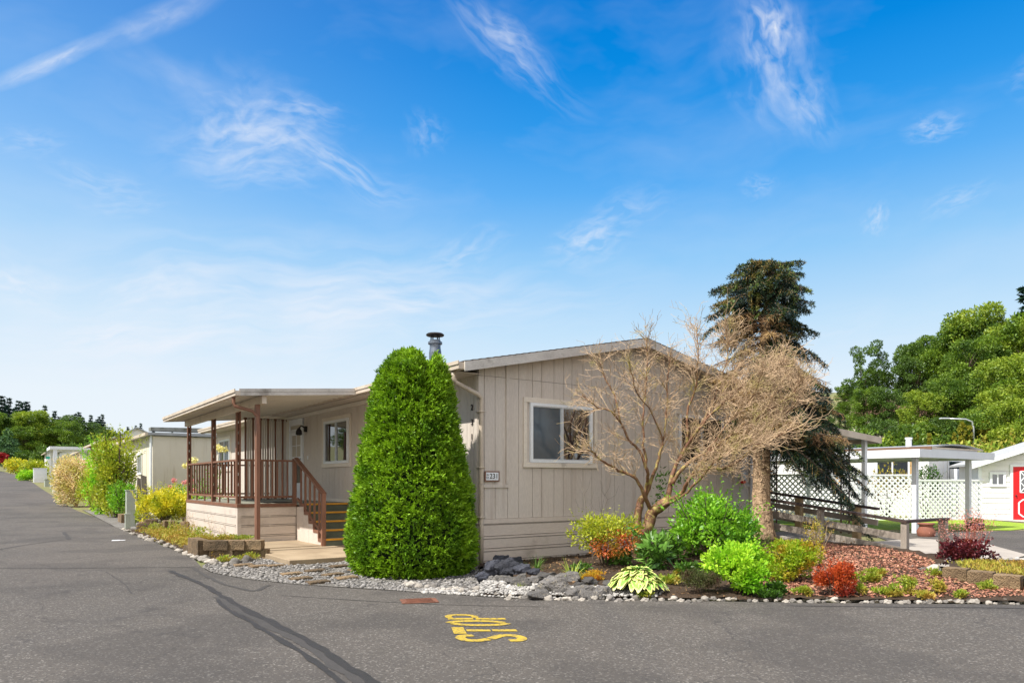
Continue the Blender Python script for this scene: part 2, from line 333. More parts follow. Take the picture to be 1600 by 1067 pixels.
def asphalt_mat():
    m, nt, b = nodes_of('worn_asphalt'); c = coords(nt)
    big = noise_fac(nt, c, .35, 5, .6, .35, .68)
    out = mixc(nt, big, srgb(78, 72, 66), srgb(61, 57, 52))
    warm = noise_fac(nt, c, .16, 3, .5, .42, .6)
    out = mixc(nt, mixc(nt, .5, (0, 0, 0), warm), out, srgb(92, 85, 77))
    # streaks along the street
    mp = nt.nodes.new('ShaderNodeMapping'); mp.inputs['Rotation'].default_value = (0, 0, -HROT); mp.inputs['Scale'].default_value = (1.3, .07, 1)
    nt.links.new(c, mp.inputs['Vector'])
    st = noise_fac(nt, mp.outputs['Vector'], 1.0, 4, .6, .5, .72)
    out = mixc(nt, st, out, mixc(nt, .5, out, srgb(58, 56, 55)))
    # aggregate: pale and dark chips
    v = nt.nodes.new('ShaderNodeTexVoronoi'); v.inputs['Scale'].default_value = 70; nt.links.new(c, v.inputs['Vector'])
    sep = nt.nodes.new('ShaderNodeSeparateColor'); nt.links.new(v.outputs['Color'], sep.inputs['Color'])
    r = nt.nodes.new('ShaderNodeMapRange'); r.inputs['From Min'].default_value = .8; r.inputs['From Max'].default_value = 1.0; nt.links.new(sep.outputs[0], r.inputs['Value'])
    out = mixc(nt, r.outputs['Result'], out, srgb(132, 127, 120))
    r2 = nt.nodes.new('ShaderNodeMapRange'); r2.inputs['From Min'].default_value = .75; r2.inputs['From Max'].default_value = 1.0; nt.links.new(sep.outputs[1], r2.inputs['Value'])
    out = mixc(nt, r2.outputs['Result'], out, srgb(46, 44, 42))
    fn = noise_fac(nt, c, 160, 2, .6, .3, .7)
    out = mixc(nt, .3, out, mixc(nt, fn, srgb(48, 46, 45), srgb(124, 119, 114)))
    # stains
    sp = noise_fac(nt, c, 1.1, 6, .7, .62, .74)
    out = mixc(nt, sp, out, srgb(62, 59, 57))
    pw = noise_fac(nt, c, .55, 3, .5, .5, .56)
    out = mixc(nt, mixc(nt, .35, (0, 0, 0), pw), out, srgb(58, 55, 53))
    # hairline cracks
    d = nt.nodes.new('ShaderNodeTexNoise'); d.inputs['Scale'].default_value = 1.6; d.inputs['Detail'].default_value = 5; nt.links.new(c, d.inputs['Vector'])
    add = nt.nodes.new('ShaderNodeVectorMath'); add.operation = 'ADD'
    nt.links.new(c, add.inputs[0]); nt.links.new(d.outputs['Color'], add.inputs[1])
    vc = nt.nodes.new('ShaderNodeTexVoronoi'); vc.feature = 'DISTANCE_TO_EDGE'; vc.inputs['Scale'].default_value = .33; nt.links.new(add.outputs[0], vc.inputs['Vector'])
    r3 = nt.nodes.new('ShaderNodeMapRange'); r3.inputs['From Min'].default_value = .0; r3.inputs['From Max'].default_value = .006; r3.inputs['To Min'].default_value = .75; r3.inputs['To Max'].default_value = 0
    nt.links.new(vc.outputs['Distance'], r3.inputs['Value'])
    out = mixc(nt, r3.outputs['Result'], out, srgb(60, 57, 55))
    nt.links.new(out, b.inputs['Base Color']); b.inputs['Roughness'].default_value = .88; b.inputs['Specular IOR Level'].default_value = .3
    bump(nt, b, mixc(nt, .5, fn, sep.outputs[0]), .5, .006)
    return m
M['asphalt'] = asphalt_mat()
def ground_mat():
    m, nt, b = nodes_of('earth_and_grass'); c = coords(nt)
    f = noise_fac(nt, c, .5, 5, .6, .4, .62)
    out = mixc(nt, f, srgb(116, 104, 78), srgb(100, 116, 54))
    f2 = noise_fac(nt, c, 30, 4, .6, .3, .7)
    out = mixc(nt, .35, out, mixc(nt, f2, srgb(70, 62, 46), srgb(150, 146, 90)))
    nt.links.new(out, b.inputs['Base Color']); b.inputs['Roughness'].default_value = .95
    bump(nt, b, f2, .6, .03); return m
M['ground'] = ground_mat()
def speckle(name, cols, scale, base, bstr=.8):
    m, nt, b = nodes_of(name); c = coords(nt)
    v = nt.nodes.new('ShaderNodeTexVoronoi'); v.inputs['Scale'].default_value = scale; nt.links.new(c, v.inputs['Vector'])
    sep = nt.nodes.new('ShaderNodeSeparateColor'); nt.links.new(v.outputs['Color'], sep.inputs['Color'])
    out = mixc(nt, sep.outputs[0], cols[0], cols[1])
    r = nt.nodes.new('ShaderNodeMapRange'); r.inputs['From Min'].default_value = .35; r.inputs['From Max'].default_value = .75; nt.links.new(v.outputs['Distance'], r.inputs['Value'])
    f = noise_fac(nt, c, 1.2, 4, .6, .4, .65)
    out = mixc(nt, f, out, mixc(nt, .5, out, base))
    nt.links.new(out, b.inputs['Base Color']); b.inputs['Roughness'].default_value = .9
    bump(nt, b, v.outputs['Distance'], bstr, .02); return m
M['gravel_sheet'] = speckle('gravel_bed', (srgb(84, 80, 76), srgb(140, 136, 130)), 34, srgb(80, 74, 66))
M['white_gravel'] = speckle('white_gravel', (srgb(150, 146, 140), srgb(196, 192, 186)), 26, srgb(150, 144, 136))
M['mulch'] = speckle('bark_mulch', (srgb(136, 88, 68), srgb(184, 136, 112)), 30, srgb(92, 64, 48))
M['soil'] = mat('garden_soil', srgb(84, 66, 48), srgb(60, 46, 34), rough=.95, scale=2.5, fine=40, bmp=1.0, bdist=.03)
M['lawn'] = mat('lawn', srgb(150, 176, 48), srgb(128, 156, 40), rough=.9, scale=1.5, fine=60, bmp=.6, bdist=.03)
def island_mat(name, a, b_, rough=.85):
    m, nt, b = nodes_of(name); g = nt.nodes.new('ShaderNodeNewGeometry')
    nt.links.new(mixc(nt, g.outputs['Random Per Island'], a, b_), b.inputs['Base Color']); b.inputs['Roughness'].default_value = rough; return m
M['pebble'] = island_mat('mixed_pebbles', srgb(58, 56, 54), srgb(150, 146, 142))
M['pebble_white'] = island_mat('white_pebbles', srgb(104, 101, 97), srgb(182, 178, 172))
M['chip'] = island_mat('bark_chips', srgb(120, 70, 54), srgb(200, 146, 120))

# ------------------------------------------------------------------ foliage makers
def unit(a): return a / (np.linalg.norm(a, axis=1, keepdims=True) + 1e-9)
def leaf_arrays(P, D, L, Wd, fold=.15, rng=RNG):
    n = len(P); D = unit(D)
    S = unit(np.cross(D, rng.normal(size=(n, 3)))); Nn = np.cross(S, D)
    L = np.broadcast_to(L, (n,))[:, None]; Wd = np.broadcast_to(Wd, (n,))[:, None]
    mid = P + D*L*.45 + Nn*Wd*fold
    V = np.stack([P, mid + S*Wd*.5, P + D*L - Nn*Wd*fold, mid - S*Wd*.5], 1).reshape(-1, 3)
    Fq = np.arange(n*4).reshape(n, 4)
    return V, Fq
def join_arrays(parts):
    Vs, Fs, b = [], [], 0
    for V, Fq in parts:
        Vs.append(V); Fs.append(Fq+b); b += len(V)
    return np.concatenate(Vs), np.concatenate(Fs)
def sph(n, rng=RNG): return unit(rng.normal(size=(n, 3)))
def crown_pts(lobes, n, shell=.35, rng=RNG, squash_under=1.0):
    C = np.array([l[0] for l in lobes], float); Rr = np.array([l[1] for l in lobes], float)
    w = (Rr.prod(1))**(2/3); idx = rng.choice(len(lobes), n, p=w/w.sum())
    d = sph(n, rng); r = 1 - shell*rng.random(n)**1.5
    d[:, 2] = np.where(d[:, 2] < 0, d[:, 2]*squash_under, d[:, 2])
    return C[idx] + d*Rr[idx]*r[:, None], d
def bush_lobes(w, d, h, n=14, rng=RNG, size=.42, low=.25):
    out = []
    for i in range(n):
        a = rng.random()*6.283; q = math.sqrt(rng.random())*.62
        z = low*h + (rng.random()*(1-low)*.72)*h*(1-.45*q)
        s = size*(.7+.5*rng.random())
        out.append(((math.cos(a)*q*w/2*1.15, math.sin(a)*q*d/2*1.15, z), (s*w/2, s*d/2, s*h*.55)))
    return out
def bush_leaves(w, d, h, n, L, Wd, nl=14, up=.4, shell=.5, size=.42, rng=RNG, low=.25):
    P, dd = crown_pts(bush_lobes(w, d, h, nl, rng, size, low), n, shell, rng)
    P[:, 2] = np.maximum(P[:, 2], .01)
    D = dd + np.array([0, 0, up]) + rng.normal(size=(n, 3))*.55
    return leaf_arrays(P, D, L*(.7+.6*rng.random(n)), Wd*(.7+.6*rng.random(n)), rng=rng)
def stems_mb(w, h, n, r=.012, base=.08, rng=RNG):
    mb = MB()
    for i in range(n):
        a = rng.random()*6.283; q = .25+.6*rng.random()
        p0 = (math.cos(a)*base*rng.random(), math.sin(a)*base*rng.random(), -.03)
        p2 = (math.cos(a)*q*w/2, math.sin(a)*q*w/2, h*(.5+.35*rng.random()))
        p1 = ((p0[0]+p2[0])*.35, (p0[1]+p2[1])*.35, h*.3)
        mb.tube([p0, p1, p2], [r, r*.8, r*.4], 5)
    return mb
def bush(name, loc, w, d, h, n, L, Wd, leaf, label, cat='bush', stems=7, nl=14, stem_mat='bark_dark', group=None, up=.4, size=.42, rz=0, low=.25, shell=.5):
    e = empty(name, loc, rz, label, cat, group)
    parts = [bush_leaves(w, d, h, n, L, Wd, nl, up, shell, size, low=low)]
    ns = int(n/90)                                   # loose shoots that break the outline
    for _ in range(ns):
        a = RNG.random()*6.283; q = math.sqrt(RNG.random())*.46; m = 9
        p0 = np.array([math.cos(a)*q*w, math.sin(a)*q*d, h*(.88-.8*q*q)*RNG.uniform(.7, 1.0)]); dd = np.array([math.cos(a)*q*1.6, math.sin(a)*q*1.6, .75+.3*up])+RNG.normal(size=3)*.3; dd /= np.linalg.norm(dd)
        ln = min(.42, h*RNG.uniform(.12, .34)); tt = np.linspace(0, 1, m)
        parts.append(leaf_arrays(p0+dd*(ln*tt)[:, None], dd*.6+RNG.normal(size=(m, 3))*.65, L*(1-.4*tt), Wd*(1-.4*tt)))
    V, Fq = join_arrays(parts); obj_np('foliage', V, Fq, M[leaf], e)
    if stems: stems_mb(w, h, stems, max(.006, .012*h)).build('stem', M[stem_mat], e)
    return e
def blade_clump(n, L, Wd, spread, droop=.5, rng=RNG):
    """arching strap leaves, three quads each"""
    parts = []
    for i in range(n):
        a = rng.random()*6.283; tilt = spread*(.2+.8*rng.random()); ln = L*(.6+.5*rng.random())
        d = np.array([math.cos(a)*math.sin(tilt), math.sin(a)*math.sin(tilt), math.cos(tilt)])
        side = np.array([-math.sin(a), math.cos(a), 0])*Wd*(.7+.5*rng.random())/2
        p = np.array([math.cos(a), math.sin(a), 0])*rng.random()*.06
        pts = []; K = 5
        for k in range(K+1):
            t = k/K; q = p + d*ln*t - np.array([0, 0, 1])*droop*ln*t*t*math.sin(tilt)
            wd = side*(1-t**2.2)*.98 + side*.02
            pts += [q-wd, q+wd]
        V = np.array(pts); Fq = np.array([[2*k, 2*k+1, 2*k+3, 2*k+2] for k in range(K)])
        parts.append((V, Fq))
    return join_arrays(parts)

# ------------------------------------------------------------------ setting: land and streets
def tess_obj(name, loops, zf, mat_, parent=None):
    from mathutils.geometry import tessellate_polygon
    pts = [Vector((x, y, 0)) for x, y in loops]
    tris = tessellate_polygon([pts])
    mb = MB(); vs = [(p.x, p.y, zf(p.x, p.y)) for p in pts]
    fs = []
    for t in tris:
        a, b, c = [pts[i] for i in t]
        fs.append(tuple(t) if (b-a).cross(c-a).z > 0 else tuple(reversed(t)))
    mb.add(vs, fs); return mb.build(name, mat_, parent)

def build_ground():
    xs = np.concatenate([np.linspace(-420, -60, 30), np.linspace(-50, 60, 56), np.linspace(70, 420, 30)])
    ys = np.concatenate([np.linspace(-90, 0, 10), np.linspace(3, 60, 30), np.linspace(65, 480, 60)])
    V = [(x, y, gz(x, y) - .03) for y in ys for x in xs]; nx = len(xs)
    Fq = [(j*nx+i, j*nx+i+1, (j+1)*nx+i+1, (j+1)*nx+i) for j in range(len(ys)-1) for i in range(nx-1)]
    o = obj_np('ground', np.array(V), np.array(Fq), M['ground']); o['kind'] = 'structure'
    o.data.polygons.foreach_set('use_smooth', [True]*len(Fq))
build_ground()
UE = -3.42                                            # the street's kerbless edge runs parallel to the home
def build_road():
    far = hw(UE, 13.0); fl = hw(-13, 13.0)
    loop = [far] + ROAD_EDGE[0:] + [(70, -60), (-60, -60), fl]
    near = tess_obj('road', loop, lambda x, y: 0.0, M['asphalt']); near['kind'] = 'structure'
    mb = MB(); vs = np.concatenate([np.arange(13, 40, 3.0), np.arange(40, 330, 10.0)])
    def wob(v): return .25*noise.noise((v*.3, 0, 3)) if v > 14 else 0
    for a, b in zip(vs, vs[1:]):
        def P(u, v):
            cv = -0.0009*max(0, v-60)**2 * .6
            x, y = hw(u+cv, v); return (x, y, gz(x, y)+.001 if v > 13 else 0.0)
        ue = lambda v: UE - .35*sstep(17, 28, v)
        for u0, u1 in ((-13, -8), (-8, UE)):
            p = [P(u0, a), P(ue(a) + wob(a) if u1 == UE else u1, a), P(ue(b) + wob(b) if u1 == UE else u1, b), P(u0, b)]
            mb.add(p, [(0, 1, 2, 3)])
    mb.build('road', M['asphalt'])['kind'] = 'structure'
build_road()

# painted STOP, stencil letters read from the right hand street
def stop_marking():
    mb = MB(); z = .005
    up = (-1.0, 0.0); rt = (-.17, .985)
    def pt(o, a, b): return (o[0]+up[0]*a+rt[0]*b, o[1]+up[1]*a+rt[1]*b, z)
    def strip(o, path, w):
        pts = [Vector(p) for p in path]; L_, R2 = [], []
        for i, p in enumerate(pts):
            d = (pts[min(i+1, len(pts)-1)]-pts[max(i-1, 0)]).normalized(); n = Vector((-d.y, d.x))
            ww = w[i] if isinstance(w, list) else w
            L_.append(pt(o, *(p+n*ww/2))); R2.append(pt(o, *(p-n*ww/2)))
        for i in range(len(pts)-1):
            mb.add([R2[i], R2[i+1], L_[i+1], L_[i]], [(0, 1, 2, 3)])
    h, w = .60, .30
    def arc(ca, cb, ra, rb, t0, t1, n=14): return [(ca+ra*math.sin(t0+(t1-t0)*i/n), cb+rb*math.cos(t0+(t1-t0)*i/n)) for i in range(n+1)]
    def cat(P, k=6):
        out = []
        for i in range(len(P)-1):
            p0, p1, p2, p3 = (Vector(P[max(0, min(len(P)-1, q))]) for q in (i-1, i, i+1, i+2))
            for j in range(k):
                t = j/k; out.append(tuple(.5*((2*p1)+(p2-p0)*t+(2*p0-5*p1+4*p2-p3)*t*t+(3*p1-p0-3*p2+p3)*t**3)))
        return out+[P[-1]]
    o = (.14, 6.22)
    strip(o, cat([(h*.74, w*.86), (h*.9, w*.78), (h*.95, w*.5), (h*.88, w*.2), (h*.72, w*.14), (h*.55, w*.32)]), .09)
    strip(o, cat([(h*.52, w*.36), (h*.42, w*.62), (h*.28, w*.86), (h*.12, w*.8), (h*.05, w*.5), (h*.1, w*.2), (h*.26, w*.14)]), .09)
    o = (.07, 6.54)
    strip(o, [(h*.90, .0), (h*.90, w)], .115); strip(o, [(0, w*.5), (h*.38, w*.5)], .09); strip(o, [(h*.41, w*.5), (h*.78, w*.5)], .09)
    o = (-.006, 6.89)
    strip(o, arc(h*.53, w*.5, h*.44, w*.36, R_(-84), R_(84), 16), .085)
    strip(o, arc(h*.47, w*.5, h*.44, w*.36, R_(96), R_(264), 16), .085)
    o = (-.06, 7.22)
    strip(o, [(0, w*.12), (h*.50, w*.12)], .08); strip(o, [(h*.54, w*.12), (h*.97, w*.12)], .08)
    strip(o, cat([(h*.93, w*.30), (h*.94, w*.62), (h*.84, w*.82), (h*.62, w*.82), (h*.5, w*.6), (h*.5, w*.3)]), .07)
    return mb.build('road_marking', M['yellow'])
tag(stop_marking(), kind='structure')

def ribbon(name, pts, w, mat_, z=.004, jag=.25, n=10):
    P = []
    for (a, b) in zip(pts, pts[1:]):
        for i in range(n): P.append((a[0]+(b[0]-a[0])*i/n, a[1]+(b[1]-a[1])*i/n))
    P.append(pts[-1]); mb = MB()
    for _ in range(n//2): P = [P[0]]+[((P[i-1][0]+2*P[i][0]+P[i+1][0])/4, (P[i-1][1]+2*P[i][1]+P[i+1][1])/4) for i in range(1, len(P)-1)]+[P[-1]]
    L_, R2 = [], []
    for i, p in enumerate(P):
        q0, q1 = P[max(i-1, 0)], P[min(i+1, len(P)-1)]; d = Vector((q1[0]-q0[0], q1[1]-q0[1])).normalized()
        ww = w*(.6+.8*abs(noise.noise((p[0]*2.3, p[1]*2.3, w*50)))+.3*random.random())
        off = jag*w*noise.noise((p[0]*3, p[1]*3, 7))
        c = Vector(p)+Vector((-d.y, d.x))*off; nn = Vector((-d.y, d.x))*ww/2
        L_.append((c.x+nn.x, c.y+nn.y, z)); R2.append((c.x-nn.x, c.y-nn.y, z))
    for i in range(len(P)-1): mb.add([R2[i], R2[i+1], L_[i+1], L_[i]], [(0, 1, 2, 3)])
    o = mb.build(name, mat_); o['kind'] = 'structure'; return o
def gp(*pp): return [ground_at(x, y) for x, y in pp]
M['seam'] = mat('worn_seam', srgb(66, 63, 61), srgb(54, 52, 50), rough=.9, scale=6, fine=90, bmp=.4)
ribbon('road_surface', gp((596, 1075), (545, 1042), (480, 1000), (432, 976), (380, 950), (345, 930), (318, 913), (285, 900), (266, 892)), .085, M['tar'], .006, .3)
ribbon('road_surface', gp((540, 1075), (495, 1035), (440, 1000), (396, 974), (352, 950), (338, 936)), .06, M['tar'], .005, .3)
ribbon('road_surface', gp((-60, 887), (60, 888), (170, 887), (300, 886)), .035, M['seam'], .004)
ribbon('road_surface', gp((300, 886), (322, 900), (352, 914), (398, 924), (420, 914)), .06, M['seam'], .004)
ribbon('road_surface', gp((440, 930), (560, 938), (700, 945), (860, 948)), .018, M['seam'], .004)
ribbon('road_surface', gp((165, 893), (195, 912), (206, 928)), .02, M['seam'], .004)
ribbon('road_surface', gp((-40, 865), (40, 851), (100, 843)), .06, M['seam'], .004)
ribbon('road_surface', gp((85, 812), (98, 828), (108, 843)), .09, M['seam'], .004)
ribbon('road_surface', gp((575, 1075), (530, 1040), (470, 1002), (415, 974), (372, 952), (340, 932)), .12, M['seam'], .004, .15)
ribbon('road_surface', gp((1690, 953), (1560, 949), (1400, 948), (1230, 946)), .05, M['seam'], .004)
x, y = ground_at(181, 844)
mbp = MB(); mbp.cbox((x, y, .003), (.16, .22, .006), .4); mbp.cbox((x+.13, y+.05, .003), (.12, .1, .006), .2); mbp.build('road_marking', M['white'])['kind'] = 'structure'

# far end: hard ground for the row of neighbouring lots
tag(tess_obj('gravel_verge', [hw(UE-.05, 14), hw(-1.5, 13), hw(-1.5, 20), hw(UE-.05, 26)], lambda x, y: gz(x, y)-.004, M['gravel_sheet']), kind='structure')
# bed of gravel on the corner
loop = [hw(-2.45, 3.6), hw(-2.43, 2.0), hw(-.1, 2.0), hw(-.05, 0), hw(0.6, -.1), (0.9, 9.3), (.0, 8.6), (-0.8, 8.87), (-1.63, 9.22), (-2.3, 9.47), (-3.04, 9.8), (-3.8, 10.27), (-4.6, 11.02), (-5.05, 11.72), (-5.2, 12.3), hw(-3.0, 3.0)]
GRAVEL_LOOP = loop
tag(tess_obj('gravel_bed', loop, lambda x, y: .004, M['gravel_sheet']), kind='structure')
# weedy strip between street and porch
tag(tess_obj('garden_border', [hw(-3.2, 2.7), hw(-2.45, 3.6), hw(-2.2, 5.9), hw(-2.2, 11), hw(-1.6, 13), hw(UE+.05, 14), hw(UE+.05, 3)], lambda x, y: .003, M['soil']), kind='structure')
def inside(p, loop):
    x, y = p; c = False; n = len(loop)
    for i in range(n):
        (x0, y0), (x1, y1) = loop[i], loop[(i+1) % n]
        if (y0 > y) != (y1 > y) and x < (x1-x0)*(y-y0)/(y1-y0)+x0: c = not c
    return c
# icosahedron pebble scatter
def ico(sub=1):
    bm = bmesh.new(); bmesh.ops.create_icosphere(bm, subdivisions=sub, radius=1)
    V = np.array([v.co for v in bm.verts]); bm.verts.ensure_lookup_table(); Fq = np.array([[v.index for v in f.verts] for f in bm.faces]); bm.free(); return V, Fq
ICO1 = ico(1)
def scatter_pebbles(name, loop, n, r0, r1, mat_, zf=lambda x, y: .0, flat=.55):
    xs = [p[0] for p in loop]; ys = [p[1] for p in loop]; pts = []
    while len(pts) < n:
        p = (random.uniform(min(xs), max(xs)), random.uniform(min(ys), max(ys)))
        if inside(p, loop): pts.append(p)
    V0, F0 = ICO1; parts = []
    for x, y in pts:
        r = r0 + (r1-r0)*random.random()**2; a = random.random()*6.28; c, s = math.cos(a), math.sin(a)
        S = V0*np.array([r, r*(.6+.4*random.random()), r*flat])*(1+.18*RNG.normal(size=(len(V0), 1)))
        Q = np.stack([S[:, 0]*c - S[:, 1]*s + x, S[:, 0]*s + S[:, 1]*c + y, S[:, 2] + zf(x, y) + r*flat*.5], 1)
        parts.append((Q, F0))
    V, Fq = join_arrays(parts); return obj_np(name, V, Fq, mat_)
tag(scatter_pebbles('gravel', GRAVEL_LOOP, 6500, .012, .036, M['pebble']), 'grey and white crushed gravel covering the corner beside the concrete patio', 'gravel', kind='stuff')

# ------------------------------------------------------------------ the garden bed in front of the gable
BED = [(-.35, 8.72), (1.5, 8.5), (3.45, 8.33), (5.8, 8.2), (6.6, 8.15), (5.72, 9.9), (6.55, 10.9), (6.9, 11.6), hw(6.15, -3.8), hw(6.1, -.05), hw(.02, -.02), (-.55, 11.4), (.1, 10.4)]
def bed_mesh():
    st = .09; V = []; Fq = []; idx = {}
    xs = np.arange(-.7, 7.2, st); ys = np.arange(8.0, 16.4, st)
    for i in range(len(xs)):
        for j in range(len(ys)):
            cx, cy = xs[i]+st/2, ys[j]+st/2
            if not inside((cx, cy), BED): continue
            q = []
            for a, b in ((i, j), (i+1, j), (i+1, j+1), (i, j+1)):
                if (a, b) not in idx:
                    x, y = -.7+a*st, 8.0+b*st
                    idx[(a, b)] = len(V); V.append((x, y, bedz(x, y)+.035*noise.noise((x*2.5, y*2.5, 0))+.02*noise.noise((x*7, y*7, 1))))
                q.append(idx[(a, b)])
            Fq.append(q)
    o = obj_np('garden_bed', np.array(V), np.array(Fq), M['soil']); o['kind'] = 'structure'
bed_mesh()
def mulch_chips(n=14000):
    loop = [(3.2, 8.45), (6.4, 8.3), (5.7, 9.7), (6.4, 10.9), (6.5, 11.8), (5.3, 13.5), (4.2, 12.2), (4.3, 10.6), (3.2, 10.0)]
    pts = []
    while len(pts) < n:
        p = (random.uniform(2.6, 6.6), random.uniform(8.3, 13.6))
        if inside(p, loop): pts.append((p[0], p[1], bedz(*p)+.035*noise.noise((p[0]*2.5, p[1]*2.5, 0))+.012))
    P = np.array(pts); D = RNG.normal(size=(n, 3))*np.array([1, 1, .25])
    V, Fq = leaf_arrays(P, D, .02+.04*RNG.random(n), .011+.012*RNG.random(n), .1)
    o = obj_np('mulch', V, Fq, M['chip']); tag(o, 'reddish bark mulch spread over the garden bed', 'mulch', kind='stuff')
mulch_chips()

# ------------------------------------------------------------------ the home
HOME = empty('mobile_home', (CX, CY, 0), HROT, 'beige single storey home with vertical board siding, low gable roof and covered side porch', 'house')
UW, VL, RID = 7.08, 17.4, 3.54
def zroof(u): return 3.257 + .204*((u if u <= RID else 2*RID-u) + .44)
PW = [.11, .21, .25, .23, .29, .2, .27, .22, .19, .26, .21, .24]
def plank_edges(L):
    e = [0.0]; i = 0
    while e[-1] < L-.05: e.append(min(L, e[-1]+PW[i % len(PW)])); i += 1
    e[-1] = L; return e
def gable_wall(vf, sgn):
    mb = MB(); g = .0042
    E = plank_edges(UW)
    if RID not in E: E = sorted(set([e for e in E if abs(e-RID) > .08] + [RID]))
    for a, b in zip(E, E[1:]):
        p, q = a+g, b-g
        y0, y1 = vf, vf+sgn*.03
        for (za, zb) in ((.78, 3.109), (3.115, None)):
            ta, tb = (zb, zb) if zb else (zroof(p)-.1, zroof(q)-.1)
            pts = [(p, y0, za), (q, y0, za), (q, y1, za), (p, y1, za), (p, y0, ta), (q, y0, tb), (q, y1, tb), (p, y1, ta)]
            if sgn < 0: pts = [pts[i] for i in (1, 0, 3, 2, 5, 4, 7, 6)]
            mb.hexa(pts)
    o = mb.build('gable_wall', M['siding'], HOME)
    bk = MB(); y0, y1 = (vf+.02, vf+.1) if sgn > 0 else (vf-.1, vf-.02)
    def pent(y): return [(.02, y, .0), (UW-.02, y, .0), (UW-.02, y, zroof(UW)-.11), (RID, y, zroof(RID)-.11), (.02, y, zroof(0)-.11)]
    A, B = pent(y0), pent(y1)
    bk.add(A+B, [(0, 1, 2, 3, 4), (9, 8, 7, 6, 5)] + [(i, i+5, (i+1) % 5+5, (i+1) % 5) for i in range(5)])
    bk.build('wall_backing', M['siding_back'], o)
gable_wall(0, 1); gable_wall(VL, -1)
def side_wall(uf, sgn):
    mb = MB(); E = plank_edges(VL-.08); g = .004; zt = zroof(0)-.1
    for a, b in zip(E, E[1:]):
        x0, x1 = sorted((uf, uf+sgn*.03)); mb.box(x0, x1, .04+a+g, .04+b-g, .78, zt)
    o = mb.build('side_wall', M['siding'], HOME)
    x0, x1 = sorted((uf+sgn*.02, uf+sgn*.09))
    MB().box(x0, x1, .1, VL-.1, 0, zt-.01).build('wall_backing', M['siding_back'], o)
side_wall(0, 1); side_wall(UW, -1)
# horizontal ribbed skirting
def skirt(name, place, length, zs=(.07, .10, .25, .297, .455, .498, .684, .70), top=.776, d=.022, m='skirt', parent=HOME, cap=True, start=0.0):
    mb = MB()
    cuts = [(-.05, zs[0], d)]
    for i in range(0, len(zs)-1): cuts.append((zs[i], zs[i+1], d if i % 2 else d*1.0))
    for i, (a, b, dd) in enumerate(cuts):
        rib = i % 2 == 1
        place(mb, start, length, a+(.004 if i else 0), b-.006, dd+(.010 if rib else 0.0))
    if cap: place(mb, start, length, zs[-1]+.002, top, d+.014)
    return mb.build(name, M[m], parent)
skirt('skirting', lambda mb, a, b, z0, z1, d: mb.box(a, b, -d, .018, z0, z1), UW, start=.06)
skirt('skirting', lambda mb, a, b, z0, z1, d: mb.box(-d, .018, a, b, z0, z1), VL, start=.0)
skirt('skirting', lambda mb, a, b, z0, z1, d: mb.box(UW-.018, UW+d, a, b, z0, z1), VL)
# roof
def roof():
    mb = MB(); t = .1; v0, v1 = -.3, VL+.3
    for s in (0, 1):
        def P(u, z, v): return ((u if s == 0 else 2*RID-u), v, z)
        p = [P(-.44, zroof(-.44)-t, v0), P(RID, zroof(RID)-t, v0), P(RID, zroof(RID)-t, v1), P(-.44, zroof(-.44)-t, v1),
             P(-.44, zroof(-.44), v0), P(RID, zroof(RID), v0), P(RID, zroof(RID), v1), P(-.44, zroof(-.44), v1)]
        mb.hexa(p if s == 0 else [p[i] for i in (1, 0, 3, 2, 5, 4, 7, 6)])
    r = mb.build('roof', M['shingle'], HOME)
    # shingle courses
    sh = MB(); st = .14
    for s in (0, 1):
        k = 0; u = -.46
        while u < RID:
            u2 = min(RID, u+st)
            z0, z1 = zroof(u)+.012, zroof(u2)+.003
            pts = [(u, -.325), (u2, -.325), (u2, VL+.32), (u, VL+.32)]
            tp = [(u, -.325, z0), (u2, -.325, z1), (u2, VL+.32, z1), (u, VL+.32, z0)]
            bt = [(x, y, z-.014) for x, y, z in tp]
            if s: tp = [(2*RID-x, y, z) for x, y, z in tp][::-1]; bt = [(2*RID-x, y, z) for x, y, z in bt][::-1]
            sh.hexa(bt+tp); u = u2
    sh.build('shingles', M['shingle'], r)
    so = MB()
    for s in (0, 1):
        f = lambda u: u if s == 0 else 2*RID-u
        for (va, vb) in ((-.29, -.002), (VL+.002, VL+.29)):
            q = [(f(-.42), va, zroof(-.42)-.125), (f(RID), va, zroof(RID)-.125), (f(RID), vb, zroof(RID)-.125), (f(-.42), vb, zroof(-.42)-.125)]
            q2 = [(x, y, z+.022) for x, y, z in q]
            so.hexa(q+q2 if s == 0 else [ (q+q2)[i] for i in (1, 0, 3, 2, 5, 4, 7, 6)])
        a, b = sorted((f(-.42), f(-.002)))
        so.box(a, b, 0, VL, zroof(-.44)-.135, zroof(-.44)-.115)
    so.build('soffit', M['siding'], r)
    for (va, vb) in ((-.325, -.3), (VL+.3, VL+.325)):
        fm = MB()
        for s in (0, 1):
            f = lambda u: u if s == 0 else 2*RID-u
            q = [(f(-.46), va, zroof(-.46)-.155), (f(RID), va, zroof(RID)-.155), (f(RID), vb, zroof(RID)-.155), (f(-.46), vb, zroof(-.46)-.155),
                 (f(-.46), va, zroof(-.46)-.004), (f(RID), va, zroof(RID)-.004), (f(RID), vb, zroof(RID)-.004), (f(-.46), vb, zroof(-.46)-.004)]
            fm.hexa(q if s == 0 else [q[i] for i in (1, 0, 3, 2, 5, 4, 7, 6)])
        fm.build('fascia', M['fascia'], HOME)
roof()
for s in (0, 1):
    g = MB(); f = lambda u: u if s == 0 else 2*RID-u
    a, b = sorted((f(-.56), f(-.45)))
    g.box(a, b, -.3, VL+.3, 3.13, 3.235); a2, b2 = sorted((f(-.575), f(-.56))); g.box(a2, b2, -.31, VL+.31, 3.2, 3.255)
    g.build('gutter', M['gutter'], HOME)
dsp = MB()
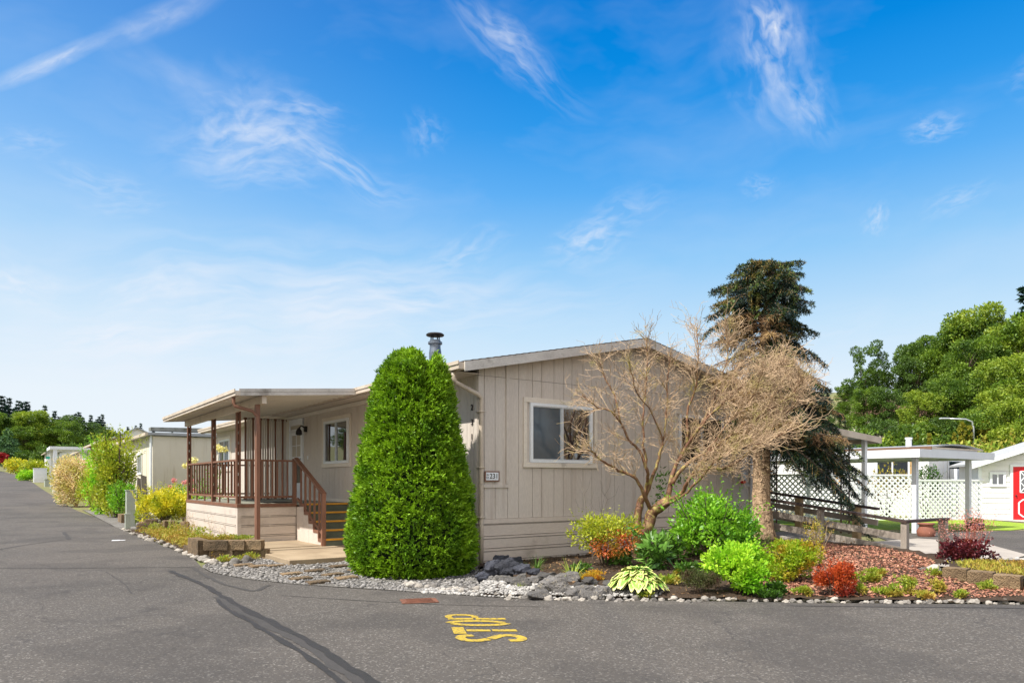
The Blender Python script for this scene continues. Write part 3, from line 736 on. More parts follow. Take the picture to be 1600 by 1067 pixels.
dsp.tube([(-.5, -.05, 3.14), (-.5, -.05, 3.02), (-.47, -.06, 2.95), (-.08, -.09, 2.79), (-.005, -.085, 2.74), (.0, -.075, 2.62), (.0, -.075, .7), (.0, -.075, .06)], .038, 10)
for z in (2.5, .8, 1.6): dsp.box(-.05, .05, -.12, .004, z, z+.025)
dsp.build('downspout', M['gutter'], HOME, True)
tr = MB(); tr.box(-.025, .06, -.03, -.001, .776, 3.1); tr.box(-.035, -.001, .0, .07, .776, 3.1)
tr.box(UW-.06, UW+.025, -.03, -.001, .776, 3.1); tr.build('corner_board', M['siding'], HOME)
pt_ = MB(); pt_.box(.53, .59, -.028, -.001, 1.345, 3.45); pt_.box(.065, .59, -.026, -.001, 1.29, 1.34)
pt_.box(6.49, 6.55, -.028, -.001, 1.345, 3.45); pt_.box(6.49, UW-.065, -.026, -.001, 1.29, 1.34); pt_.build('wall_trim', M['siding'], HOME)
mbx = MB(); mbx.box(-.03, -.001, 2.0, 8.1, .93, 1.0); mbx.build('base_trim', M['trim'], HOME)
mbx = MB(); mbx.box(-.022, -.001, 4.87, 4.93, 1.0, 3.1); mbx.build('wall_batten', M['siding'], HOME)

def window(plane, a0, a1, z0, z1, side=.17, mats=('glass_blue', 'glass'), split=.5, flip=False):
    def B(mb, p, q, zz0, zz1, d0, d1):
        if plane == 'g': mb.box(p, q, -d1, -d0, zz0, zz1)
        elif plane == 'l': mb.box(-d1, -d0, p, q, zz0, zz1)
        return mb
    t = MB(); b = .085
    B(t, a0, a1, z1-b, z1, .001, .035); B(t, a0-.01, a1+.01, z0, z0+b, .001, .04)
    B(t, a0, a0+.07, z0+b+.001, z1-b-.001, .001, .032); B(t, a1-.07, a1, z0+b+.001, z1-b-.001, .001, .032)
    w = t.build('window', M['trim_stain' if (plane == 'g' and a0 < 2) else 'trim'], HOME, bevel=.004)
    f = MB(); i0, i1 = a0+.07+.06, a1-.07-.06; fz0, fz1 = z0+b+.002, z1-b-.002; fw = .055
    B(f, i0, i0+fw, fz0, fz1, .001, .045); B(f, i1-fw, i1, fz0, fz1, .001, .045)
    B(f, i0+fw, i1-fw, fz0, fz0+.045, .001, .043); B(f, i0+fw, i1-fw, fz1-.05, fz1, .001, .043)
    f.build('frame', M['white'], w)
    m = i0+(i1-i0)*split; fm = MB(); B(fm, m-.022, m+.022, fz0+.046, fz1-.051, .012, .04)
    for (p, q) in ((i0+fw, m-.022), (m+.022, i1-fw)):
        B(fm, p, p+.014, fz0+.046, fz1-.051, .014, .03); B(fm, q-.014, q, fz0+.046, fz1-.051, .014, .03)
        B(fm, p+.014, q-.014, fz0+.046, fz0+.062, .014, .03); B(fm, p+.014, q-.014, fz1-.067, fz1-.051, .014, .03)
    fm.build('sash', M['alum'], w)
    for k, (p, q) in enumerate(((i0+fw+.001, m-.023), (m+.023, i1-fw-.001))):
        pn = MB(); B(pn, p, q, fz0+.047, fz1-.052, .004, .018 if k else .012); pn.build('pane', M[mats[k]], w)
    return w
window('g', .887, 2.554, 1.63, 2.82)
window('g', 4.62, 6.26, 1.63, 2.82, mats=('glass', 'glass'))
window('l', 5.19, 6.91, 1.725, 2.90, mats=('glass', 'glass'), split=.5)
window('l', 15.36, 17.05, 1.75, 2.93, mats=('glass_blue', 'glass'))
# stained top board over the near window: bird mess and mould
# porch door
def porch_door():
    t = MB(); v0, v1 = 8.25, 9.3
    t.box(-.04, -.001, v0, v0+.09, .92, 3.0); t.box(-.04, -.001, v1-.09, v1, .92, 3.0); t.box(-.042, -.001, v0, v1, 2.86, 3.02); t.box(-.04, -.001, v0+.09, v1-.09, 2.70, 2.76)
    d = t.build('door', M['white'], HOME)
    p = MB(); a, b = v0+.095, v1-.095
    p.box(-.03, -.002, a, a+.09, .95, 2.69); p.box(-.03, -.002, b-.09, b, .95, 2.69); p.box(-.03, -.002, a+.09, b-.09, .95, 1.36); p.box(-.03, -.002, a+.09, b-.09, 1.95, 2.04); p.box(-.03, -.002, a+.09, b-.09, 2.6, 2.69)
    p.box(-.026, -.004, (a+b)/2-.012, (a+b)/2+.012, 2.04, 2.6); p.box(-.0255, -.004, a+.09, b-.09, 2.32, 2.34)
    p.build('storm_door', M['white'], d)
    g = MB(); g.box(-.015, -.004, a+.091, b-.091, 2.041, 2.599); g.build('pane', M['curtain'], d)
    g = MB(); g.box(-.015, -.004, a+.091, b-.091, 1.361, 1.949); g.build('pane', M['glass'], d)
    g = MB(); g.box(-.025, -.004, v0+.091, v1-.091, 2.761, 2.859); g.build('transom', M['curtain'], d)
    h = MB(); h.tube([(-.03, v0+.14, 1.85), (-.08, v0+.14, 1.85), (-.08, v0+.14, 1.98), (-.03, v0+.14, 1.98)], .012, 8); h.build('handle', M['black'], d)
porch_door()
wl = MB(); wl.cbox((-.03, 8.05, 2.72), (.06, .1, .14)); wl.tube([(-.05, 8.05, 2.76), (-.14, 8.05, 2.80), (-.2, 8.05, 2.74)], .018, 8); wl.lathe([(.03, 2.74), (.075, 2.66), (.08, 2.58), (.05, 2.56)], 12, (-.2, 8.05))
wl.build('wall_lamp', M['black'], HOME)
db = MB(); db.cbox((-.008, 7.95, 2.0), (.016, .05, .09)); db.build('doorbell', M['white'], HOME)
# flue
fl = MB(); cu, cv = 1.41, 3.95
fl.lathe([(.135, 3.55), (.135, 4.2), (.12, 4.3), (.12, 4.38), (.155, 4.385), (.155, 4.43), (.12, 4.435), (.12, 4.47)], 20, (cu, cv))
flue = fl.build('chimney', M['pipe'], HOME, False)
fc = MB(); fc.lathe([(.11, 4.56), (.19, 4.565), (.2, 4.59), (.17, 4.615), (.05, 4.635), (.01, 4.637)], 20, (cu, cv))
for k in range(4):
    a = k*math.pi/2; fc.box(cu+.1*math.cos(a)-.01, cu+.1*math.cos(a)+.01, cv+.1*math.sin(a)-.01, cv+.1*math.sin(a)+.01, 4.46, 4.57)
fc.build('chimney_cap', M['black'], flue)
fb = MB(); fb.lathe([(.24, zroof(cu)-.05), (.2, zroof(cu)+.05), (.14, zroof(cu)+.12)], 20, (cu, cv)); fb.build('flashing', M['pipe'], flue)
ven = MB(); ven.lathe([(.05, 3.9), (.05, 4.35)], 12, (3.0, 9.0)); ven.build('vent_pipe', M['pipe'], HOME)

# numbers on the long wall, one above the other
for ch, z in (('2', 2.60), ('3', 2.36), ('1', 2.12)):
    me = text_mesh(ch, .135, .006); me.materials.append(M['black'])
    o = link(bpy.data.objects.new('house_digit', me), HOME); o.matrix_local = Matrix.Translation((-.012, .19, z)) @ Matrix(((0, 0, -1, 0), (-1, 0, 0, 0), (0, 1, 0, 0), (0, 0, 0, 1)))
# ---- porch
DK = .92
def porch():
    rf = MB(); v0, v1 = 3.67, 10.7
    q = [(-2.77, 3.02), (-.44, 3.20)]
    n = 14
    rf.hexa([(-2.77, v0, 2.975), (-.46, v0, 3.15), (-.46, v1, 3.15), (-2.77, v1, 2.975), (-2.77, v0, 3.045), (-.46, v0, 3.235), (-.46, v1, 3.235), (-2.77, v1, 3.045)])
    r = rf.build('porch_roof', M['white_panel'], HOME)
    rb = MB()
    v = v0+.3
    while v < v1-.1:
        rb.hexa([(-2.7, v, 2.966), (-.5, v, 3.133), (-.5, v+.03, 3.133), (-2.7, v+.03, 2.966), (-2.7, v, 2.981), (-.5, v, 3.148), (-.5, v+.03, 3.148), (-2.7, v+.03, 2.981)]); v += .3
    rb.build('roof_rib', M['white_panel'], r)
    fa = MB()
    for (z0, z1, d) in ((-.0, .062, .012), (.064, .125, .02)):
        for va, vb in ((v0-d-.004, v0-.001), (v1+.001, v1+d+.004)):
            fa.hexa([(-2.8, va, 2.945+z0), (-.45, va, 3.125+z0), (-.45, vb, 3.125+z0), (-2.8, vb, 2.945+z0), (-2.8, va, 2.945+z1), (-.45, va, 3.125+z1), (-.45, vb, 3.125+z1), (-2.8, vb, 2.945+z1)])
    fa.build('fascia', M['fascia'], r)
    gt = MB(); gt.box(-2.87, -2.78, v0-.03, v1+.03, 2.945, 3.03); gt.box(-2.89, -2.87, v0-.035, v1+.035, 3.0, 3.06); gt.build('gutter', M['gutter'], r)
    bm_ = MB(); bm_.box(-2.37, -2.29, 3.72, 10.62, 2.835, 2.985); bm_.build('beam', M['gutter'], r)
    wb = MB(); wb.box(-.07, -.003, 3.7, 10.6, 3.03, 3.11); wb.build('ledger', M['white_panel'], r)
    gp_ = MB(); gp_.box(-2.435, -2.35, 3.905, 3.99, .02, 2.834); gp_.box(-2.47, -2.31, 3.87, 4.02, .0, .03); gp_.build('porch_post', M['brown'], HOME, bevel=.006)
    dp = MB(); dp.tube([(-2.82, 3.95, 2.95), (-2.82, 3.95, 2.84), (-2.8, 3.94, 2.78), (-2.5, 3.88, 2.70), (-2.41, 3.88, 2.6), (-2.40, 3.88, 2.45)], .032, 8)
    dp.box(-2.43, -2.37, 3.86, 3.9, .1, 2.48); dp.build('downspout', M['brown'], HOME)
    for v in (5.98, 8.14, 10.85):
        p = MB(); p.box(-2.26, -2.225, v-.04, v+.04, DK, 2.9); p.box(-2.2, -2.165, v-.04, v+.04, DK, 2.9)
        for z in np.arange(1.0, 2.8, .22): p.cbox((-2.2125, v, z), (.03, .02, .16), 0)
        p.build('porch_post', M['brown'], HOME)
    # deck
    d = MB(); k = 5.91
    for i in range(15):
        a = -2.24 + i*.149; d.box(a, a+.143, k-.02, 11.02, DK-.035, DK)
    for i in range(7):
        b0 = -.995 + i*.141
        d.box(b0, b0+.135, 5.36, 5.885, DK-.036, DK-.001)
    dk = d.build('porch_deck', M['deckfloor'], HOME)
    f = MB(); f.box(-2.262, -2.241, k-.04, 11.04, DK-.075, DK-.002); f.box(-2.24, -.99, k-.042, k-.021, DK-.075, DK-.002); f.box(-2.24, -.02, 11.021, 11.042, DK-.075, DK-.002); f.build('rim_board', M['brown'], dk)
    zs = (.05, .08, .22, .25, .435, .465, .63, .66)
    skirt('deck_skirting', lambda mb, a, b, z0, z1, dd: mb.box(-2.215-dd, -2.2, a, b, z0, z1), 11.0, zs=zs, top=.84, parent=dk, start=5.93)
    skirt('deck_skirting', lambda mb, a, b, z0, z1, dd: mb.box(a, b, 5.935-dd, 5.955, z0, z1), -1.0, zs=zs, top=.84, parent=dk, start=-2.17)
    cb = MB(); cb.box(-2.25, -2.17, 5.9, 5.92, .0, .842); cb.box(-2.25, -2.234, 5.921, 5.99, 0, .842); cb.box(-2.25, -2.234, 10.95, 11.01, 0, .842); cb.build('corner_board', M['skirt'], dk)
    skb = MB(); skb.box(-2.19, -.05, 10.97, 10.99, 0, .84); skb.box(-.99, -.97, 5.3, 5.9, 0, .84); skb.build('deck_side', M['skirt'], dk)
    # railings
    def rail(pts, sp, z0=1.06, z1=1.87, h=.0):
        (ua, va), (ub, vb) = pts; L = math.hypot(ub-ua, vb-va)
        t = MB(); t.bar((ua, va, z1-.022), (ub, vb, z1-.022), .075, .04); rl = t.build('railing', M['brown'], dk)
        b = MB(); b.bar((ua, va, z0), (ub, vb, z0), .035, .045); b.build('bottom_rail', M['brown'], rl)
        n = max(2, int(L/sp))
        for i in range(1, n):
            f_ = i/n; u, v = ua+(ub-ua)*f_, va+(vb-va)*f_
            low = DK if i % 3 == 0 and sp > .2 else z0+.022
            q = MB(); q.box(u-.016, u+.016, v-.016, v+.016, low, z1-.043); q.build('baluster', M['brown'], rl)
    rail([(-2.21, 6.03), (-2.21, 8.09)], .235); rail([(-2.21, 8.19), (-2.21, 10.8)], .29)
    rail([(-2.15, 5.98), (-1.06, 5.98)], .105); rail([(-2.15, 10.9), (-.05, 10.9)], .2)
    np_ = MB(); np_.box(-1.05, -.97, 5.94, 6.02, DK, 1.9); np_.build('newel_post', M['brown'], dk)
    # slat screen beside the door
    sc = MB(); sc.box(-1.18, -.06, 9.40, 9.44, 3.0, 3.06); sc.box(-1.18, -.06, 9.40, 9.44, .93, .98); s_ = sc.build('privacy_screen', M['brown'], HOME)
    u = -1.17; i = 0
    while u < -.1:
        q = MB(); q.box(u, u+.045, 9.36, 9.395, .935, 3.05); q.build('slat', M['brown'] if i % 3 == 0 else M['siding'], s_); u += .064; i += 1
    # stairs
    st = MB(); rs = MB(); nz = MB(); hgt = [.23, .40, .57, .745, .918]; run = .28; v = 4.2
    for i, z in enumerate(hgt):
        zb = hgt[i-1] if i else .08
        v_ = 4.2 + i*run
        rs.box(-.96, -.04, v_+.02, v_+.045, zb-.04 if i else zb, z-.035)
        if i < 4: st.box(-.97, -.03, v_+.012, v_+run+.03, z-.034, z)
        nz.box(-.965, -.035, v_-.004, v_+.011, z-.032, z+.004); nz.box(-.965, -.035, v_+.0111, v_+.05, z+.0005, z+.005)
    s0 = st.build('stairs', M['deckfloor'], HOME); rs.build('riser', M['riser'], s0); nz.build('nosing', M['nosing'], s0)
    sg = MB()
    for i, z in enumerate(hgt):
        v_ = 4.2+i*run
        sg.box(-1.03, -.985, v_-.03, v_+run, z-.06, z+.004)
        sg.box(-1.029, -.986, v_-.03, v_+.015, (hgt[i-1] if i else .08), z-.061)
    sg.build('stringer_trim', M['brown'], s0)
    sd = MB()
    for i, z in enumerate(hgt):
        v_ = 4.22+i*run; sd.box(-1.018, -.984, v_, v_+run-.005, .085, z-.065)
    sd.build('stair_side', M['skirt'], s0)
    h = MB(); p0, p1 = Vector((-1.0, 4.2, 1.14)), Vector((-1.0, 5.9, 1.9)); h.bar(p0, p1, .09, .05)
    hr = h.build('stair_rail', M['brown'], s0)
    lp = MB(); lp.box(-1.045, -.965, 4.19, 4.27, .09, 1.15); lp.build('newel_post', M['brown'], hr)
    for i in range(1, 6):
        t = i/6.2; p = p0.lerp(p1, t); q = MB(); q.box(-1.018, -.982, p.y-.018, p.y+.018, .3+.74*t, p.z-.02); q.build('baluster', M['brown'], hr)
    lb = MB(); lb.bar((-1.0, 4.3, .33), (-1.0, 5.8, 1.02), .03, .05); lb.build('bottom_rail', M['brown'], hr)
porch()
mt = MB(); mt.box(-1.6, -.95, 6.3, 6.75, DK+.001, DK+.014); tag(mt.build('doormat', M['black'], None), 'dark doormat lying on the porch deck near the stairs', 'mat')
o = bpy.data.objects['doormat']; o.location = (CX, CY, 0); o.rotation_euler = (0, 0, HROT)
# carport roof on the far side of the home
def side_carport():
    r = MB(); n = 30; v0, v1 = .2, 8.0
    za, zb = 2.98, 2.56
    for i in range(n):
        a, b = v0+(v1-v0)*i/n, v0+(v1-v0)*(i+.55)/n
        c = v0+(v1-v0)*(i+1)/n
        r.hexa([(7.1, a, za-.03), (12.95, a, zb-.03), (12.95, c, zb-.03), (7.1, c, za-.03), (7.1, a, za), (12.95, a, zb), (12.95, c, zb), (7.1, c, za)])
        r.hexa([(7.1, a, za+.001), (12.95, a, zb+.001), (12.95, b, zb+.001), (7.1, b, za+.001), (7.1, a+.03, za+.035), (12.95, a+.03, zb+.035), (12.95, b-.03, zb+.035), (7.1, b-.03, za+.035)])
    rr = r.build('carport_roof', M['metal_roof'], HOME)
    f = MB(); f.hexa([(7.1, v0-.02, za-.14), (12.97, v0-.02, zb-.14), (12.97, v0-.001, zb-.14), (7.1, v0-.001, za-.14), (7.1, v0-.02, za+.02), (12.97, v0-.02, zb+.02), (12.97, v0-.001, zb+.02), (7.1, v0-.001, za+.02)])
    f.box(12.951, 12.99, v0, v1, zb-.14, zb+.04); f.build('fascia', M['gutter'], rr)
    for v in (.5, 4.2, 7.8):
        p = MB(); p.box(12.62, 12.74, v-.05, v+.05, -.02, zb-.03); p.build('carport_post', M['white'], HOME)
    for v in (.95, 3.2, 3.9):
        ir = MB(); a, b = 12.55, 12.75
        ir.box(12.5, 12.53, v-.13, v-.1, -.02, zb-.03); ir.box(12.5, 12.53, v+.1, v+.13, -.02, zb-.03)
        for k in range(12):
            z = .15+k*.19; pts = []
            for t in range(9):
                q = t/8*2*math.pi*1.1; rr_ = .08*(1-.5*t/8); pts.append((12.515, v+rr_*math.cos(q)*(1 if k % 2 else -1), z+rr_*math.sin(q)))
            ir.tube(pts, .009, 4)
        ir.build('iron_post', M['iron'], HOME)
side_carport()

# number sign and thermometer on the gable
sg = empty('house_number_sign', (*hw(.235, -.03), 1.475), HROT, 'small white house number sign with brown frame reading 231', 'sign')
b = MB(); b.box(-.145, .145, -.012, .0, -.085, .085); b.build('sign_frame', M['brown'], sg)
b = MB(); b.box(-.122, .122, -.016, -.0121, -.064, .064); b.build('sign_face', M['white'], sg)
for txt, sx, sz, dx, dz in (('231', .115, .115, .03, 0), ('N', .045, .05, -.095, .022), ('O', .045, .05, -.095, -.022)):
    me = text_mesh(txt, sz, .002); me.materials.append(M['black']); o = link(bpy.data.objects.new('numerals', me), sg)
    o.rotation_euler = (math.pi/2, 0, 0); o.location = (dx, -.019, dz)
th = empty('wall_thermometer', (*hw(6.74, -.012), 1.36), HROT, 'small white and red feeder hanging on the siding near the spruce trunk', 'feeder')
b = MB(); b.lathe([(.02, .05), (.045, .07), (.045, .2), (.02, .23)], 12, (0, -.05)); b.build('bottle', M['white'], th)
b = MB(); b.lathe([(.03, -.02), (.06, .0), (.055, .045), (.02, .05)], 12, (0, -.05)); b.build('base', M['red'], th)

# ------------------------------------------------------------------ patio, pavers, stones and blocks by the porch
pa = MB(); pa.slab([hw(-2.43, 4.32), hw(-.03, 4.32), hw(-.03, 5.85), hw(-2.2, 5.85), hw(-2.43, 5.6)], -.03, .105)
pa.slab([hw(-2.43, 2.0), hw(-.1, 2.02), hw(-.1, 4.3), hw(-2.43, 4.3)], -.03, .09)
pa.build('patio', M['concrete'], bevel=.01)['kind'] = 'structure'
pav = MB(); pav.box(-.15, .15, -.095, .095, -.03, .02)
first = None
PAV = [(455, 898), (492, 893), (470, 905), (520, 899), (497, 911), (541, 904), (430, 885), (405, 886), (380, 884), (560, 892), (530, 886)]
for i, (px, py) in enumerate(PAV):
    x, y = ground_at(px, py)
    o = pav.build('stepping_paver', M['block_dark'], bevel=.01) if first is None else first.copy()
    if first is None: first = o
    else: COL.objects.link(o)
    o.location = (x, y, .012+.006*random.random()); o.rotation_euler = (random.uniform(-.03, .03), random.uniform(-.03, .03), HROT+random.uniform(-.12, .12))
    tag(o, 'flat brown stepping paver sunk in the gravel beside the concrete patio', 'paver', 'stepping pavers in the gravel')
# retaining blocks, near planter
def rough_block(name, w, d, h, m):
    bm = bmesh.new(); bmesh.ops.create_cube(bm, size=1); bmesh.ops.subdivide_edges(bm, edges=bm.edges[:], cuts=5, use_grid_fill=True)
    for v in bm.verts:
        p = Vector((v.co.x*w, v.co.y*d, v.co.z*h)); nz_ = noise.noise_vector(p*14)*.009 + noise.noise_vector(p*5)*.008
        v.co = p + nz_
    bm.normal_update(); me = bpy.data.meshes.new(name); bm.to_mesh(me); bm.free(); me.materials.append(m); return me
BLK = [rough_block('retaining_block', .42, .2, .17, M['block_dark']) for _ in range(1)]
BLK2 = rough_block('retaining_block', .36, .2, .16, M['block'])
def put(me, name, x, y, z, rz, label, cat, group, s=(1, 1, 1)):
    o = link(bpy.data.objects.new(name, me)); o.location = (x, y, z); o.rotation_euler = (0, 0, rz); o.scale = s
    return tag(o, label, cat, group)
GB = 'weathered blocks of the porch planter'
LB = 'weathered brown retaining block edging the small raised planter by the porch post'
bl = ground_at(334, 873); br = ground_at(399, 872)
for lay in (0, 1):
    for k in range(3 if lay else 3):
        t = (k+.5)/2.45 - (.12 if lay else 0)
        if t > 1.1: continue
        x = bl[0]+(br[0]-bl[0])*t; y = bl[1]+(br[1]-bl[1])*t + (.0 if lay else .03)
        put(BLK[0], 'retaining_block', x, y, .075+.172*lay, random.uniform(-.05, .05), LB, 'block', GB)
for k in range(3):
    t = (k+.7)*.42; put(BLK[0], 'retaining_block', bl[0]-.16+LV[0]*t, bl[1]+LV[1]*t, .075+.172*(k < 2), HROT+math.pi/2, LB, 'block', GB)
    if k < 2: put(BLK[0], 'retaining_block', bl[0]-.16+LV[0]*t, bl[1]+LV[1]*t, .075, HROT+math.pi/2, LB, 'block', GB)
ps = MB(); ps.slab([(bl[0]-.2, bl[1]+.1), (br[0]+.05, br[1]+.1), hw(-2.28, 5.8), (bl[0]-.9, bl[1]+1.3)], 0, .24); ps.build('planter_soil', M['soil'])['kind'] = 'structure'

# right hand retaining blocks
RB = [(5.71, 9.58), (5.81, 9.22), (5.90, 8.86), (6.06, 8.52), (6.3, 8.2), (6.6, 7.95)]
for i, (x, y) in enumerate(RB):
    put(BLK2, 'retaining_block', x+.085+.09, y-.115+.06, .165, -.8, 'rough tan retaining block holding back the right hand bed', 'block', 'tan blocks of the right hand wall', (.76, 1, 1))
    if i > 0: put(BLK2, 'retaining_block', x+.04+.07, y+.05+.04, .0, -.98, 'rough tan retaining block holding back the right hand bed', 'block', 'tan blocks of the right hand wall')
tag(tess_obj('upper_bed', [(5.9, 9.7), (6.05, 9.2), (6.3, 8.75), (6.8, 8.3), (9.5, 7.9), (9.5, 10.9), (7.0, 11.0), (6.5, 10.7)], lambda x, y: .2, M['soil']), kind='structure')

# stones
def stone_mesh(name, m, flat=.65, rough_=.25, sub=3, sharp=False, seed=0):
    bm = bmesh.new(); bmesh.ops.create_icosphere(bm, subdivisions=sub, radius=.5)
    for v in bm.verts:
        p = v.co.copy(); k = 1 + rough_*noise.noise(p*2.2+Vector((seed*7.1, 3, 1))) + rough_*.4*noise.noise(p*6+Vector((seed, 9, 2)))
        if sharp:
            for ax in ((1, .3, .5), (-.7, .6, .4), (.2, -1, .3), (-.4, -.5, .8), (.6, .7, -.2), (.1, .2, 1)):
                a = Vector(ax); a = (a + noise.noise_vector(Vector((seed*3.3, ax[0]*5, ax[1]*7)))*.7).normalized(); d = p.dot(a)
                if d > .31: p -= a*(d-.31)
        if sharp: p *= 1+.05*noise.noise(p*9+Vector((seed, 1, 4)))+.03*noise.noise(p*20)
        v.co = Vector((p.x*k, p.y*k, p.z*k*flat))
    me = bpy.data.meshes.new(name); bm.to_mesh(me); bm.free(); me.materials.append(m)
    if not sharp: me.polygons.foreach_set('use_smooth', [True]*len(me.polygons))
    return me
PALE = [stone_mesh('edging_stone', M['stone_pale'], .66, .5, 3, i % 2 == 0, seed=i) for i in range(6)]
GREY = [stone_mesh('edging_stone', M['stone_grey'], .66, .5, 3, i % 2 == 0, seed=i+9) for i in range(5)]
ROCK = [stone_mesh('garden_rock', M['rock_dark'], .6, .45, 4, True, seed=i+20) for i in range(6)]
RSHADE = [stone_mesh('garden_rock', M['rock_shade_blue'], .75, .45, 4, True, seed=i+30) for i in range(4)]
def stones_px(lst, meshes, label, group, name='edging_stone', z=0.0, cat='stone', bed=False):
    for i, (px, py, wpx, asp) in enumerate(lst):
        x, y = ground_at(px, py, z); w = wpx/F*y
        if bed: z = bedz(x, y+w*.2)+.01
        me = meshes[i % len(meshes)]
        put(me, name, x, y+w*.2, z+w*asp*.22, random.uniform(-.5, .5), label, cat, group, (w*1.1, w*.85, w*asp*1.1/.65))
# white stones along the street beside the porch
L1 = []
EDGE_PX = [(192, 826), (211, 836), (231, 843), (257, 850.5), (284, 863), (311, 874), (338, 881)]
for (a, b) in zip(EDGE_PX, EDGE_PX[1:]):
    for k in range(6):
        t = (k+random.random()*.5)/6; py = a[1]+(b[1]-a[1])*t
        L1.append((a[0]+(b[0]-a[0])*t+random.uniform(-2, 2), py+random.uniform(-1.5, 1.5), (6+.13*(py-826))*random.uniform(.7, 1.4), .62))
stones_px(L1, PALE, 'pale stone in the row edging the street beside the porch planting', 'pale stones along the street by the porch')
stones_px([(352, 885, 15, .7), (300, 869, 14, .6), (366, 881, 17, .7), (318, 876, 15, .6), (334, 882, 14, .6), (385, 878, 15, .9)], [PALE[0], PALE[2], GREY[1]], 'larger pale rock at the end of the street edging near the block planter', 'larger rocks by the block planter')
# gravel edge in front of the tree
L2 = []
for i in range(26):
    t = i/25; L2.append((632+(800-632)*t+random.uniform(-3, 3), 914+(932-914)*t+random.uniform(-4, 3), 9+random.uniform(0, 14)*(1 if random.random() < .3 else .4), .65))
stones_px(L2, PALE+GREY[:2], 'small whitish stone edging the gravel in front of the clipped conifer', 'stones edging the gravel corner')
L3 = []; px = 795
while px < 1640:
    w = random.choice((7, 8, 9, 10, 11, 13, 16))*(.85+.3*random.random()); L3.append((px, 936.5+6*(px-795)/845+random.uniform(-2.5, 2.5), w, .62)); px += w*.92
    if random.random() < .35: L3.append((px, 929+6*(px-795)/845+random.uniform(-2, 1), w*.6, .6))
stones_px(L3, [PALE[0], GREY[0], PALE[1], PALE[4], GREY[2], PALE[3], PALE[5], GREY[3]], 'small rounded stone in the row edging the garden bed along the asphalt', 'edging stones along the garden bed')
# the dark rock group
RK = [(a, b, c*.86, d) for a, b, c, d in [(812, 920, 50, .62), (842, 926, 44, .5), (868, 927, 58, .75), (897, 928, 36, .7), (918, 931, 38, .85), (941, 930, 36, .85), (962, 925, 40, .8), (889, 908, 46, .6), (852, 906, 44, .55), (922, 912, 32, .65), (790, 908, 30, .6), (985, 918, 22, .6), (1013, 902, 18, .7), (832, 908, 26, .7), (905, 917, 24, .7), (874, 915, 28, .6)]]
stones_px(RK, ROCK, 'angular grey rock in the group between the grass clump and the street', 'grey rocks at the front of the bed', 'garden_rock', .04, 'rock', True)
stones_px([(768, 898, 30, .8), (792, 893, 34, .9), (818, 896, 30, .75), (783, 884, 28, .9), (806, 884, 26, .8), (752, 903, 20, .7), (836, 898, 22, .7)], RSHADE, 'broken rock, shade painted into its dark blue tone, heaped against the foot of the gable wall', 'dark rocks by the downspout', 'garden_rock', .02, 'rock', True)
stones_px([(1461, 893, 18, .75), (1443, 893, 14, .7), (1427, 890, 12, .7)], [PALE[1], GREY[2]], 'light rock at the left end of the tan block wall', 'rocks by the block wall', 'garden_rock', .1, 'rock')
tag(scatter_pebbles('gravel', [(-1.2, 9.0), (0, 8.58), (1.7, 8.46), (1.9, 8.8), (.6, 9.0), (-.2, 9.4), (-1.0, 9.5)], 2600, .012, .034, M['pebble_white'], lambda x, y: (bedz(x, y)+.01 if y > edge_y(x)+.06 and x > -.4 else .0)), 'whitish pebble strip in front of the dark rocks', 'gravel', kind='stuff')
# rusty valve cover
x, y = ground_at(655, 939); vc = empty('valve_cover', (x, y, .004), .25, 'rusty rectangular iron utility cover set in the asphalt near the clipped conifer', 'utility cover')
b = MB(); b.box(-.21, .21, -.15, .15, 0, .006); b.build('cover_frame', M['rust'], vc)
b = MB(); b.box(-.17, .17, -.115, .115, .0061, .012)
for i in range(6): b.box(-.15, .15, -.1+i*.036, -.1+i*.036+.015, .0121, .017)
b.build('lid', M['rust'], vc)

